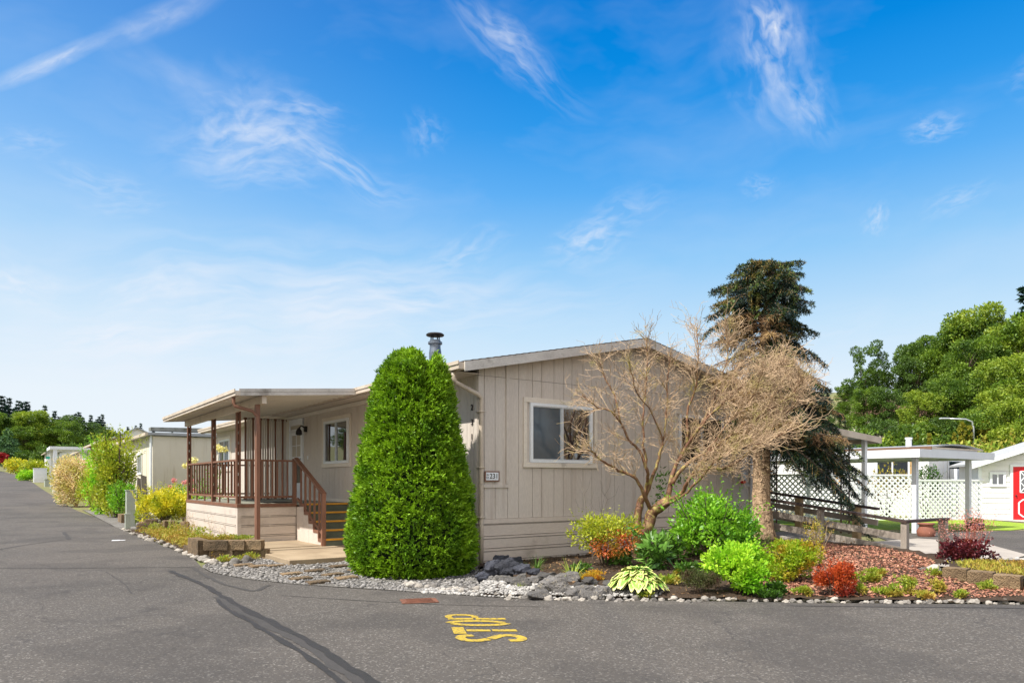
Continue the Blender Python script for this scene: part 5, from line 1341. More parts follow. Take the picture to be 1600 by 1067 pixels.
for c in ((-.2, -.35, 1.42), (.1, -.3, 1.36), (.28, -.2, 1.4), (-.45, -.1, 1.2), (.45, -.4, 1.1)):
    for k in range(60): d = np.array([random.gauss(0, 1) for _ in range(3)]); d /= np.linalg.norm(d)+1e-6; FP.append(np.array(c)+d*.06)
FP = np.array(FP); V, Fq = leaf_arrays(FP, RNG.normal(size=FP.shape), .05, .045); obj_np('flowers', V, Fq, M['rosebloom'], rb)
rb = bush('rose_bush', uvz(-1.5, 11.6), 1.2, .8, 1.9, 900, .06, .035, 'green', 'rose bush with pale yellow blooms beyond the porch railing', 'rose', 7, 10)
FP = []
for c in ((.15, .2, 2.35), (.3, .1, 2.3), (-.55, .1, 2.0), (-.75, .2, 1.85)):
    for k in range(80): d = np.array([random.gauss(0, 1) for _ in range(3)]); d /= np.linalg.norm(d)+1e-6; FP.append(np.array(c)+d*np.array([.12, .08, .07]))
FP = np.array(FP); V, Fq = leaf_arrays(FP, RNG.normal(size=FP.shape), .06, .05); obj_np('flowers', V, Fq, M['creambloom'], rb)
sm = MB()
for c in ((.15, .2, 2.3), (.3, .1, 2.25), (-.55, .1, 1.95), (-.75, .2, 1.8)): sm.tube([(c[0]*.3, 0, .6), (c[0]*.8, c[1], 1.6), c], .008, 4)
sm.build('stem', M['green_dark'], rb)
# utility pedestal, old posts
up = empty('utility_pedestal', uvz(-3.05, 15.2), HROT, 'pale green metal utility box standing by the street verge', 'utility box')
b = MB(); b.box(-.12, .12, -.1, .1, 0, 1.1); b.build('cabinet', M['ped_green'], up, bevel=.012)
b = MB(); b.box(-.135, .135, -.115, .115, 1.101, 1.13); b.build('lid', M['ped_green'], up)
b = MB(); b.box(-.105, .105, -.112, -.1005, .5, 1.05); b.build('door', M['ped_green'], up); 
lp2 = empty('utility_pedestal', uvz(-3.25, 14.2), HROT, 'short green utility stub in front of the taller green utility box', 'utility box')
b = MB(); b.box(-.07, .07, -.06, .06, 0, .42); b.build('cabinet', M['ped_green'], lp2, bevel=.01); b = MB(); b.box(-.08, .08, -.07, .07, .421, .44); b.build('lid', M['ped_green'], lp2)
clump('grass_tuft', 208, 822, 120, 46, .012, .55, 'grassleaf', 'bright green grass clump at the foot of the green utility box', 'grass clump')
for i, (u, v, h) in enumerate(((-2.6, 16.9, 1.5), (-2.4, 16.7, 1.6))):
    b = MB(); b.box(-.08, .08, -.06, .06, 0, h); b.v[4:] = [(x, y, z-(.06 if x > 0 else 0)) for x, y, z in b.v[4:]]
    o = b.build('old_post', M['dead_wood']); o.location = uvz(u, v); o.rotation_euler = (0, .04*(1-2*i), HROT)
    tag(o, ['shorter silvered wooden post before the cream trailer', 'taller silvered wooden post behind the other post by the cream trailer'][i], 'post')
for i in range(2):
    o = put(BLK[0], 'retaining_block', *uvz(-3.0, 17.0+.45*i)[:2], .18+.0*i, HROT+1.57, 'brown block at the verge under the tall yellow green shrub', 'block', 'blocks under the tall shrub', (1, 1, 1.6))
# shrubs along the street
sx = bush('street_shrub', uvz(-2.85, 20.0), 1.6, 1.4, 3.75, 5200, .12, .055, 'yellowgreen', 'tall leafy yellow green shrub, right one of the pair along the street', 'shrub', 9, 26, low=.15, size=.34, up=.7)
sx = bush('street_shrub', uvz(-3.1, 22.5), 1.5, 1.3, 3.3, 4200, .12, .055, 'lime', 'tall leafy yellow green shrub, left one of the pair along the street', 'shrub', 9, 22, low=.15, size=.34, up=.7)
bush('dark_shrub', uvz(-2.9, 18.6), 1.0, .9, 1.6, 2000, .08, .035, 'green', 'lower dense green shrub in front of the tall yellow green shrubs', 'shrub', 6, 12)
bush('verge_grass_shrub', uvz(-3.2, 21.2), .9, .8, 1.3, 1500, .14, .02, 'weed', 'grassy bright weeds at the foot of the tall street shrubs', 'weed', 0, 10, up=1.5)
bush('variegated_willow', uvz(-3.5, 29.0), 2.0, 1.7, 2.5, 9000, .12, .055, 'variegated', 'pale pink and cream variegated shrub along the street', 'shrub', 5, 26, low=.2, stem_mat='twig')
bush('variegated_willow', uvz(-3.1, 26.0), 1.4, 1.3, 2.1, 2600, .09, .035, 'yellowgreen', 'yellow green shrub between the pale variegated shrub and the tall shrubs', 'shrub', 6, 14)
bush('columnar_shrub', uvz(-3.85, 31.6), .55, .55, 1.75, 2600, .07, .02, 'thuja', 'narrow dark green columnar shrub left of the pale variegated shrub', 'shrub', 3, 16, up=1.5, low=.12, size=.5)

# ------------------------------------------------------------------ the ramp and its rails
def ramp():
    e = empty('access_ramp', (*hw(6.19, -3.73), 0), HROT, 'weathered grey timber ramp railing with dark handrails leading toward the spruce', 'ramp')
    SL = .12
    s = MB(); s.hexa([(.03, -.02, 0), (1.42, -.02, 0), (1.42, 2.75, 0), (.03, 2.75, 0), (.03, -.02, .03), (1.42, -.02, .03), (1.42, 2.75, .03+SL*2.75), (.03, 2.75, .03+SL*2.75)]); s.build('ramp_slab', M['concrete_grey'], e)
    def side(x, y0, y1, posts, m, w=.1, off=0):
        for y in posts:
            b = MB(); b.box(x-w/2, x+w/2, y-w/2, y+w/2, -.15, .69+SL*max(0, y)); b.build('post', M[m], e, bevel=.006)
        b = MB(); b.bar((x, y0, .715+SL*y0), (x, y1, .715+SL*y1), .14, .045); b.build('handrail', M['deckwood_dark'], e)
        for z, hh in ((.44, .11), (.2, .12)):
            b = MB(); b.bar((x+w/2+.018, y0+.05, z+SL*y0), (x+w/2+.018, y1, z+SL*y1), .03, hh); b.build('side_board', M['deckwood'], e)
    side(0, -.06, 2.9, (0, 1.54, 2.8), 'deckwood')
    side(1.42, 1.2, 4.4, (1.63, 2.9, 4.2), 'deckwood_tan', .13)
    b = MB(); b.box(.07, 1.5, -.07, .07, .69, .735); b.build('handrail', M['deckwood_dark'], e)
    b = MB(); b.box(1.33, 1.45, -.06, .06, -.15, .689); b.build('post', M['deckwood'], e)
ramp()
tag(tess_obj('concrete_path', [hw(6.22, -3.7), hw(6.22, -4.6), hw(9.5, -4.4), hw(12, -2.6), hw(12, -1.2), hw(7.6, -1.0), hw(7.6, -3.7)], lambda x, y: .006, M['concrete_grey']), kind='structure')

# ------------------------------------------------------------------ the lot on the right
def rz_(x, y): return -.2*sstep(9.3, 11.0, x)*sstep(14, 18, y)
_gz0 = gz
tag(tess_obj('driveway', [(7.6, 12.4), (12.5, 12.0), (40, 10.5), (40, 23.5), (18.5, 23.0), (16.2, 21.2), (13.5, 20.4), (10.6, 19.6), (9.4, 18.6), (8.6, 16)], lambda x, y: -.012, M['concrete_grey'] if False else M['asphalt']), kind='structure')
tag(tess_obj('white_gravel_strip', [(7.6, 11.55), (9.6, 11.4), (14, 11.2), (30, 10.6), (30, 13.1), (14, 13.4), (10.8, 13.4), (8.8, 12.7)], lambda x, y: .03, M['white_gravel']), kind='structure')
tag(scatter_pebbles('gravel', [(7.7, 11.6), (9.6, 11.45), (13, 11.3), (13, 13.2), (10.8, 13.2), (8.8, 12.6)], 5200, .03, .06, M['pebble_white'], lambda x, y: .03), 'white crushed stone strip behind the concrete curb', 'gravel', kind='stuff')
cb = MB(); cb.hexa([(7.2, 11.28, -.03), (30, 10.2, -.03), (30, 10.35, -.03), (7.2, 11.43, -.03), (7.2, 11.28, .12), (30, 10.2, .12), (30, 10.35, .12), (7.2, 11.43, .12)]); cb.build('curb', M['concrete_grey'], bevel=.01)['kind'] = 'structure'
tag(tess_obj('lawn', [(8.9, 21.5), (14.5, 20.9), (17.2, 23.0), (17.6, 26.6), (8.9, 27.0)], lambda x, y: -.016, M['lawn']), kind='structure')
tag(tess_obj('gravel_yard', [(18.4, 23.6), (40, 24.2), (40, 34), (17.4, 34), (17.5, 26.8), (18.0, 25)], lambda x, y: -.01, M['white_gravel']), kind='structure')

def lattice(mb, p0, p1, z0, z1, pitch=.145, w=.056, t=.012):
    p0, p1 = Vector(p0), Vector(p1); L = (p1-p0).length; d = (p1-p0)/L; n = Vector((-d.y, d.x))
    H = z1-z0; st = pitch*math.sqrt(2)
    for s in (1, -1):
        k = -H
        while k < L+H:
            # line a = k + s*h (h from 0..H)
            h0, h1 = 0.0, H
            a0 = k if s > 0 else k; 
            def A(h): return (k + h) if s > 0 else (k + H - h - 0)
            if s > 0: lo, hi = max(0, -k), min(H, L-k)
            else: lo, hi = max(0, k+H-L), min(H, k+H)
            if hi-lo > .02:
                q0 = p0+d*A(lo); q1 = p0+d*A(hi); off = n*(t*.5*s)
                mb.bar((q0.x+off.x, q0.y+off.y, z0+lo), (q1.x+off.x, q1.y+off.y, z0+hi), w, t, (n.x, n.y, 0)) if False else mb.bar((q0.x+off.x, q0.y+off.y, z0+lo), (q1.x+off.x, q1.y+off.y, z0+hi), t, w)
            k += st
    return mb
def lattice_fence(p0, p1, z0, z1, label, posts=()):
    e = empty('lattice_fence', (0, 0, 0), 0, label, 'fence', 'white lattice fences')
    d = (Vector(p1)-Vector(p0)); L = d.length; d /= L
    n = max(1, round(L/1.7))
    for i in range(n):
        a = Vector(p0)+d*L*i/n; b = Vector(p0)+d*L*(i+1)/n
        m = MB(); lattice(m, a, b, z0, z1); m.build('lattice_panel', M['white'], e)
    f = MB(); f.bar((*p0, z1+.02), (*p1, z1+.02), .05, .06); f.bar((*p0, z0-.02), (*p1, z0-.02), .05, .06); f.build('rail', M['white'], e)
    for i in range(n+1):
        a = Vector(p0)+d*L*i/n; m = MB(); m.box(a.x-.05, a.x+.05, a.y-.04+.06, a.y+.04+.06, -.25, z1+.06); m.build('post', M['white'], e)
lattice_fence((9.0, 26.5), (14.8, 26.5), .0, 1.62, 'long white lattice fence behind the lawn strip')
lattice_fence((15.0, 26.6), (18.0, 27.1), .02, 1.43, 'shorter white lattice fence running up to the white shed')

def white_carport():
    e = empty('white_carport', (11.04, 19.7, -.2), HROT, 'flat white patio cover on square white posts beside the lattice fence', 'carport')
    # local: x along R, y along L ; first post at 0,0
    rt = MB(); rt.box(-.55, 4.0, -.35, 7.5, 2.415, 2.455); rr = rt.build('roof', M['white'], e)
    f = MB(); f.box(-.6, 4.05, -.4, -.36, 2.24, 2.46); f.box(-.6, -.56, -.36, 7.5, 2.24, 2.46); f.box(4.01, 4.05, -.36, 7.5, 2.25, 2.46); f.build('fascia', M['white'], rr)
    j = MB()
    for k in range(14): j.box(-.5, 3.98, .1+k*.52, .14+k*.52, 2.30, 2.414)
    j.build('joist', M['white'], rr)
    for x, y in ((0, 0), (3.25, 0), (0, 6.9), (3.25, 6.9)):
        p = MB(); p.box(x-.07, x-.01, y-.06, y+.06, 0, 2.414); p.box(x+.01, x+.07, y-.06, y+.06, 0, 2.414); p.box(x-.0099, x+.0099, y-.03, y+.05, 0, 2.41); p.build('post', M['white'], e)
white_carport()
def right_home():
    x, y = W(1451, 30), 30.0; e = empty('neighbour_home', (x, y, -.2), HROT, 'white single storey home with brown roof edge behind the lattice fence', 'house')
    b = MB(); b.box(0, 4.6, 0, 14, .0, 3.0); wl_ = b.build('wall', M['white_wall'], e)
    g = MB()
    for k in range(24): g.box(-.012, -.001, .2+k*.58, .23+k*.58, .1, 2.95)
    for k in range(8): g.box(.2+k*.55, .23+k*.55, -.012, -.001, .1, 2.95)
    g.build('batten', M['white_wall'], e)
    r = MB()
    n = 8
    for i in range(n):
        a, c = -.15+4.9*i/n, -.15+4.9*(i+1)/n; za, zc = 3.0+.16*math.sin(math.pi*i/n), 3.0+.16*math.sin(math.pi*(i+1)/n)
        r.hexa([(a, -.15, za-.001), (c, -.15, zc-.001), (c, 14.1, zc-.001), (a, 14.1, za-.001), (a, -.15, za+.06), (c, -.15, zc+.06), (c, 14.1, zc+.06), (a, 14.1, za+.06)])
    rr = r.build('roof', M['metal_roof'], e)
    f = MB(); f.box(-.2, -.151, -.2, 14.1, 2.93, 3.07); f.build('fascia', M['brown_roof'], rr)
    f = MB(); f.box(-.15, 4.75, -.19, -.151, 2.98, 3.04); f.build('fascia', M['gutter'], rr)
    for (a, c, z0, z1) in ((.75, 2.2, 1.4, 2.53), (4.2, 5.6, 1.4, 2.53)):
        w = MB(); w.box(-.05, -.013, a, c, z0, z0+.07); w.box(-.05, -.013, a, c, z1-.07, z1); w.box(-.05, -.013, a, a+.07, z0+.071, z1-.071); w.box(-.05, -.013, c-.07, c, z0+.071, z1-.071); w.box(-.05, -.013, (a+c)/2-.03, (a+c)/2+.03, z0+.071, z1-.071)
        wo = w.build('window', M['white'], e); q = MB(); q.box(-.03, -.0135, a+.071, c-.071, z0+.072, z1-.072); q.build('pane', M['glass'], wo)
        s = MB(); s.box(-.04, -.013, a-.32, a-.02, z0, z1); s.build('shutter', M['tan_wall'], wo)
    w = MB(); a, c, z0, z1 = 1.68, 2.95, 1.55, 2.53; w.box(a, c, -.05, -.013, z0, z0+.06); w.box(a, c, -.05, -.013, z1-.06, z1); w.box(a, a+.06, -.05, -.013, z0+.061, z1-.061); w.box(c-.06, c, -.05, -.013, z0+.061, z1-.061)
    wo = w.build('window', M['white'], e); q = MB(); q.box(a+.061, c-.061, -.03, -.0135, z0+.062, z1-.062); q.build('pane', M['glass'], wo)
    ac = MB(); ac.box(a+.1, c-.15, -.34, -.052, z0+.08, z0+.6)
    for k in range(6): ac.box(a+.15, c-.2, -.352, -.341, z0+.13+k*.075, z0+.16+k*.075)
    ac.build('air_conditioner', M['white'], e)
    v = MB(); v.lathe([(.12, 2.9), (.12, 3.42), (.15, 3.43), (.15, 3.5)], 10, (.4, 1.0)); v.build('vent_pipe', M['white'], e)
right_home()
def shed():
    e = empty('garden_shed', (17.6, 27.1, -.2), -.34, 'white lap sided shed with bright red door at the right edge', 'shed')
    Wd, D_ = 5.4, 3.0
    def zr(x): return 2.35 + .36*(x if x < Wd/2 else Wd-x)
    b = MB(); k = 0; z = .0
    while z < 3.3:
        z1 = z+.2
        # clip by rake
        zt = z1-.004
        xl = max(0, (zt-2.3)/.36) if zt > 2.3 else 0
        if xl < Wd/2-.05:
            b.hexa([(xl, -.03, z), (Wd-xl, -.03, z), (Wd-xl, 0, z), (xl, 0, z), (xl, -.008, zt), (Wd-xl, -.008, zt), (Wd-xl, 0, zt), (xl, 0, zt)])
        z += .2
    w = b.build('lap_siding', M['white_wall'], e)
    b = MB(); A = [(0, .001, 0), (Wd, .001, 0), (Wd, .001, zr(0)-.08), (Wd/2, .001, zr(Wd/2)-.08), (0, .001, zr(0)-.08)]; B = [(x, D_, z) for x, y, z in A]
    b.add(A+B, [(0, 1, 2, 3, 4), (9, 8, 7, 6, 5)]+[(i, i+5, (i+1) % 5+5, (i+1) % 5) for i in range(5)]); b.build('wall', M['white_wall'], e)
    r = MB()
    for s in (0, 1):
        f = lambda x: x if s == 0 else Wd-x
        q = [(f(-.3), -.35, zr(-.3)-.06), (f(Wd/2), -.35, zr(Wd/2)-.06), (f(Wd/2), D_+.3, zr(Wd/2)-.06), (f(-.3), D_+.3, zr(-.3)-.06)]; q2 = [(x, y, z+.08) for x, y, z in q]
        r.hexa(q+q2 if s == 0 else [(q+q2)[i] for i in (1, 0, 3, 2, 5, 4, 7, 6)])
    rr = r.build('roof', M['grey_roof'], e)
    r = MB()
    for s in (0, 1):
        f = lambda x: x if s == 0 else Wd-x
        q = [(f(-.32), -.38, zr(-.32)-.16), (f(Wd/2), -.38, zr(Wd/2)-.16), (f(Wd/2), -.352, zr(Wd/2)-.16), (f(-.32), -.352, zr(-.32)-.16)]; q2 = [(x, y, z+.17) for x, y, z in q]
        r.hexa(q+q2 if s == 0 else [(q+q2)[i] for i in (1, 0, 3, 2, 5, 4, 7, 6)])
    r.build('fascia', M['white'], rr)
    x0 = 1.07; x1 = x0+1.05
    d = MB(); d.box(x0, x1, -.06, -.031, .05, 2.15); do = d.build('door', M['red'], e)
    t = MB(); t.box(x0-.09, x0-.002, -.065, -.031, .05, 2.24); t.box(x1+.002, x1+.09, -.065, -.031, .05, 2.24); t.box(x0-.002, x1+.002, -.065, -.031, 2.152, 2.24); t.build('door_frame', M['white'], e)
    a, c, z0, z1 = x0+.22, x1-.22, 1.2, 1.98
    g = MB(); g.box(a, c, -.066, -.0605, z0, z1); g.build('pane', M['glass'], do)
    t = MB()
    for (p, q) in (((a, z0), (c, z0)), ((a, z1), (c, z1)), ((a, z0), (a, z1)), ((c, z0), (c, z1)), ((a, z0), (c, z1)), ((a, z1), (c, z0)), ((a, (z0+z1)/2), ((a+c)/2, z1)), (((a+c)/2, z0), (c, (z0+z1)/2)), ((a, (z0+z1)/2), ((a+c)/2, z0)), (((a+c)/2, z1), (c, (z0+z1)/2))):
        t.bar((p[0], -.072, p[1]), (q[0], -.072, q[1]), .012, .045, (0, 1, 0)) if False else t.bar((p[0], -.072, p[1]), (q[0], -.072, q[1]), .03, .012, (0, 1, 0))
    oc = [(a-.04, .42), (a+.1, .3), (c-.1, .3), (c+.04, .42), (c+.04, .82), (c-.1, .94), (a+.1, .94), (a-.04, .82)]
    for p, q in zip(oc, oc[1:]+oc[:1]): t.bar((p[0], -.068, p[1]), (q[0], -.068, q[1]), .045, .014, (0, 1, 0))
    t.build('door_trim', M['white'], do)
    k = MB(); k.lathe([(.01, 0), (.03, .02), (.03, .05), (.01, .06)], 10); ko = k.build('handle', M['black'], do); ko.location = (x0+.09, -.06, 1.08); ko.rotation_euler = (math.pi/2, 0, 0)
    a, c, z0, z1 = .33, .84, 1.42, 1.95
    w = MB(); w.box(a, c, -.07, -.031, z0, z0+.08); w.box(a, c, -.07, -.031, z1-.08, z1); w.box(a, a+.08, -.07, -.031, z0+.081, z1-.081); w.box(c-.08, c, -.07, -.031, z0+.081, z1-.081); w.box((a+c)/2-.02, (a+c)/2+.02, -.06, -.031, z0+.081, z1-.081)
    wo = w.build('window', M['white'], e); q = MB(); q.box(a+.081, c-.081, -.045, -.0312, z0+.082, z1-.082); q.build('pane', M['glass'], wo)
    cbd = MB(); cbd.box(-.04, .07, -.05, -.031, 0, 2.2); cbd.box(Wd-.07, Wd+.04, -.05, -.031, 0, 2.2); cbd.build('corner_board', M['white'], e)
shed()
# pots
def pot(name, loc, prof, m, label, plant=None):
    e = empty(name, loc, 0, label, 'pot'); b = MB(); b.lathe(prof, 24); b.build('pot', M[m], e, True)
    s = MB(); s.lathe([(prof[-1][0]*.9, prof[-1][1]-.03), (.01, prof[-1][1]-.02)], 16); s.build('soil', M['soil'], e)
    return e
x, y = ground_at(1447, 843, -.1)
pot('terracotta_urn', (x, y, -.13), [(.12, 0), (.2, .14), (.22, .25), (.16, .36), (.15, .4), (.2, .43), (.2, .46)], 'terracotta', 'brown terracotta urn near the ramp end post')
x, y = ground_at(1524, 836, -.2)
pe = pot('blue_planter', (x, y, -.2), [(.17, 0), (.22, .3), (.24, .31), (.24, .36)], 'blue_glaze', 'dark blue planter with small plants at the foot of a white post')
V, Fq = bush_leaves(.5, .5, .25, 500, .05, .03, 8); o = obj_np('plant', V, Fq, M['green'], pe); o.location = (0, 0, .33)
bush('climbing_rose', (15.75, 27.5, -.2), 1.5, .6, 2.35, 1100, .09, .045, 'green_dark', 'straggling dark rose behind the gap between the two lattice fences', 'rose', 6, 12, stem_mat='bark_dark', low=.5, size=.3)
bush('climbing_rose', (14.0, 26.85, -.2), 1.9, .4, 2.25, 700, .1, .05, 'dryweed', 'thin climbing rose growing above the long lattice fence', 'rose', 7, 10, stem_mat='bark_dark', low=.55)
bush('mulched_shrub', (19.4, 25.2, -.1), 1.4, .7, .25, 500, .06, .02, 'dryweed', 'low dry planting in a curved bed before the shed', 'plant', 0, 6)

# ------------------------------------------------------------------ neighbours down the street
def add_home(name, u, v, width, length, wall_h, label, wall, roof, kind='flat', pitch=.25, wins=(), cat='house', band=None):
    x, y = hw(u, v); z = min(gz(x, y), gz(*hw(u, v+length))); zt = gz(*hw(u, v+length*.3))
    e = empty(name, (x, y, z), HROT, label, cat)
    h = wall_h + (zt-z)
    b = MB(); b.box(0, width, 0, length, -.2, h); b.build('wall', M[wall], e)
    g = MB()
    for k in range(int(length/1.2)): g.box(-.01, -.001, .3+k*1.2, .325+k*1.2, .0, h-.02)
    for k in range(int(width/1.2)): g.box(.6+k*1.2, .62+k*1.2, -.01, -.001, .0, h-.02)
    g.build('panel_seam', M[wall], e)
    r = MB()
    if kind == 'flat':
        r.hexa([(-.2, -.15, h+.001), (width+.2, -.15, h+.001), (width+.2, length+.15, h+.001), (-.2, length+.15, h+.001), (-.2, -.15, h+.1), (width+.2, -.15, h+.16), (width+.2, length+.15, h+.16), (-.2, length+.15, h+.1)])
        ro = r.build('roof', M[roof], e)
    else:
        for s in (0, 1):
            f = lambda q: q if s == 0 else width-q
            q = [(f(-.3), -.3, h-.3*pitch), (f(width/2), -.3, h+pitch*width/2), (f(width/2), length+.3, h+pitch*width/2), (f(-.3), length+.3, h-.3*pitch)]; q2 = [(a, c, d+.1) for a, c, d in q]
            r.hexa(q+q2 if s == 0 else [(q+q2)[i] for i in (1, 0, 3, 2, 5, 4, 7, 6)])
        ro = r.build('roof', M[roof], e)
        ga = MB()
        for yy in (.002, length-.05): 
            ga.add([(0, yy, h), (width, yy, h), (width/2, yy, h+pitch*width/2), (0, yy+.04, h), (width, yy+.04, h), (width/2, yy+.04, h+pitch*width/2)], [(0, 1, 2), (5, 4, 3), (0, 3, 4, 1), (1, 4, 5, 2), (2, 5, 3, 0)])
        ga.build('gable', M[wall], e)
    gt = MB(); gt.box(-.3, -.201, -.15, length+.15, h-.02, h+.09) if kind == 'flat' else gt.box(-.4, -.301, -.3, length+.3, h-.3*pitch-.02, h-.3*pitch+.1)
    gt.build('gutter', M['gutter'], ro)
    ds = MB(); ds.tube([(-.07, .06, h), (-.07, .06, .05)], .045, 8); ds.build('downspout', M['white'], e)
    for (face, a, c, z0, z1) in wins:
        def B(mb, p, q, d0, d1, za, zb): mb.box(-d1, -d0, p, q, za, zb) if face == 's' else mb.box(p, q, -d1, -d0, za, zb)
        w = MB(); B(w, a, c, .011, .05, z0, z0+.08); B(w, a, c, .011, .05, z1-.08, z1); B(w, a, a+.08, .011, .05, z0+.081, z1-.081); B(w, c-.08, c, .011, .05, z0+.081, z1-.081); B(w, (a+c)/2-.03, (a+c)/2+.03, .011, .05, z0+.081, z1-.081)
        wo = w.build('window', M['white'], e); q = MB(); B(q, a+.081, c-.081, .011, .03, z0+.082, z1-.082); q.build('pane', M['glass'], wo)
    return e, h, ro
e, h, ro = add_home('trailer_home', -1.5, 21.0, 7.5, 13, 3.02, 'aged cream flat roofed trailer home with streaked end wall', 'cream_wall', 'metal_roof', wins=(('s', 2.6, 3.7, 1.6, 2.5), ('s', 5.6, 6.8, 1.5, 2.6)))
b = MB(); b.box(-.02, 7.52, -.035, -.011, h, h+.02); b.box(-.01, 7.5, -.03, -.011, h-.04, h-.001); b.build('drip_edge', M['mossy'], e)
b = MB(); b.hexa([(-.1, -.1, h+.17), (7.5, -.1, h+.17), (7.5, .4, h+.17), (-.1, .4, h+.17), (-.1, -.1, h+.3), (7.5, -.1, h+.45), (7.5, .4, h+.45), (-.1, .4, h+.3)]); b.build('parapet', M['mossy'], ro)
b = MB(); b.box(3.3, 3.85, -.05, -.011, 2.75, 2.92); b.build('vent', M['black'], e)
b = MB(); b.box(2.9, 3.25, -.2, .05, h+.05, h+.24); b.build('roof_vent', M['black'], ro)
add_home('tan_house', -1.2, 37.5, 6, 11, 3.25, 'tan walled house with a brown roof beyond the cream trailer', 'tan_wall', 'brown_roof', 'gable', .12, (('s', 2, 3.5, 1.2, 2.4), ('f', 1, 2.6, 1.2, 2.4)))
add_home('white_house', -.6, 57, 7, 12, 3.1, 'white house with a steep grey shingled roof beyond the pergola', 'white_wall', 'grey_roof', 'gable', .5, (('s', 2, 3.5, 1.2, 2.4), ('f', 1.5, 3.2, 1.1, 2.4), ('s', 7, 8.5, 1.2, 2.4)))
add_home('white_shed', -2.0, 66, 3.6, 5, 2.3, 'small white shed with grey roof beside the street', 'white_wall', 'grey_roof', 'gable', .25, (('f', .4, 1.5, .9, 1.9), ('f', 2.0, 3.1, .9, 1.9)), 'shed')
add_home('white_house', -1.0, 82, 7, 14, 2.9, 'low white house with a shallow grey roof far down the street', 'white_wall', 'grey_roof', 'gable', .22, (('s', 2, 3.5, 1.1, 2.3), ('f', 1.0, 2.6, 1.1, 2.3)))
add_home('white_house', -1.0, 108, 7, 14, 2.9, 'most distant white house down the street', 'white_wall', 'metal_roof', 'gable', .22, (('s', 2, 3.5, 1.1, 2.3), ('f', 1.0, 2.6, 1.1, 2.3)))
# white pergola by the road
def pergola():
    u, v = -3.0, 54.0; x, y = hw(u, v); e = empty('white_pergola', (x, y, gz(x, y)), HROT, 'white square posted pergola standing at the street edge', 'pergola')
    for (a, b_) in ((0, 0), (2.6, 0), (0, 4), (2.6, 4)):
        p = MB(); p.box(a-.13, a+.13, b_-.13, b_+.13, -.2, 3.0); p.build('post', M['white'], e)
    p = MB(); p.box(-.35, 3.0, -.2, 4.2, 3.0, 3.22); p.build('roof', M['white'], e)
pergola()
def cabinet(u, v, w, h, m, label, name='utility_cabinet'):
    x, y = hw(u, v); e = empty(name, (x, y, gz(x, y)), HROT, label, 'utility box')
    b = MB(); b.box(-w/2, w/2, -w/3, w/3, -.1, h); b.build('cabinet', M[m], e, bevel=.02)
    b = MB(); b.box(-w/2-.03, w/2+.03, -w/3-.03, w/3+.03, h+.001, h+.05); b.build('lid', M[m], e)
    b = MB(); b.box(-w*.4, w*.4, -w/3-.02, -w/3-.001, h*.15, h*.9); b.build('door', M[m], e)
cabinet(-2.8, 49.5, .9, 1.25, 'white', 'white utility cabinet standing left of the pergola post')
cabinet(-3.1, 47.0, .8, .5, 'white', 'low white box on the verge before the white cabinet')
cabinet(-2.6, 62.0, 1.5, .55, 'ped_green', 'low wide green utility box on the far verge')
cabinet(-3.2, 74.0, 1.1, 1.3, 'white', 'white cabinet beside the rounded hedge down the street')
def street_sign():
    x, y = hw(-2.9, 60.0); e = empty('street_sign', (x, y, gz(x, y)), 0, 'small green street sign on a thin pole down the street', 'sign')
    p = MB(); p.tube([(0, 0, -.1), (0, 0, 2.3)], .035, 8); p.build('pole', M['alum'], e)
    p = MB(); p.box(-.5, .5, -.015, .015, 2.3, 2.52); p.build('sign_blade', M['sign_green'], e)
street_sign()
bush('rounded_hedge', uvz(-3.6, 86), 4.0, 3.0, 2.3, 2600, .25, .14, 'yellowgreen', 'rounded yellow green bush along the far verge', 'bush', 5, 14)
bush('rounded_hedge', uvz(-3.9, 78), 2.6, 2.2, 1.3, 1500, .2, .12, 'lime', 'low lime green bush in front of the rounded hedge', 'bush', 4, 10)
bush('rounded_hedge', uvz(-4.4, 112), 4, 3, 2.2, 1500, .3, .15, 'golden', 'distant yellow bush near the parked cars', 'bush', 4, 10)
for i, (u, v) in enumerate(((1.5, 72), (0.5, 96), (-1.0, 120), (-3, 132))):
    bush('hedge_tree', uvz(u, v), 3.4, 3.4, 5.0-.4*i, 2400, .35, .18, 'wood_c', ['dark rounded evergreen behind the small white shed', 'dark rounded evergreen behind the low white house', 'dark rounded evergreen left of the low white house', 'dark rounded evergreen near the red maple'][i], 'tree', 3, 14)
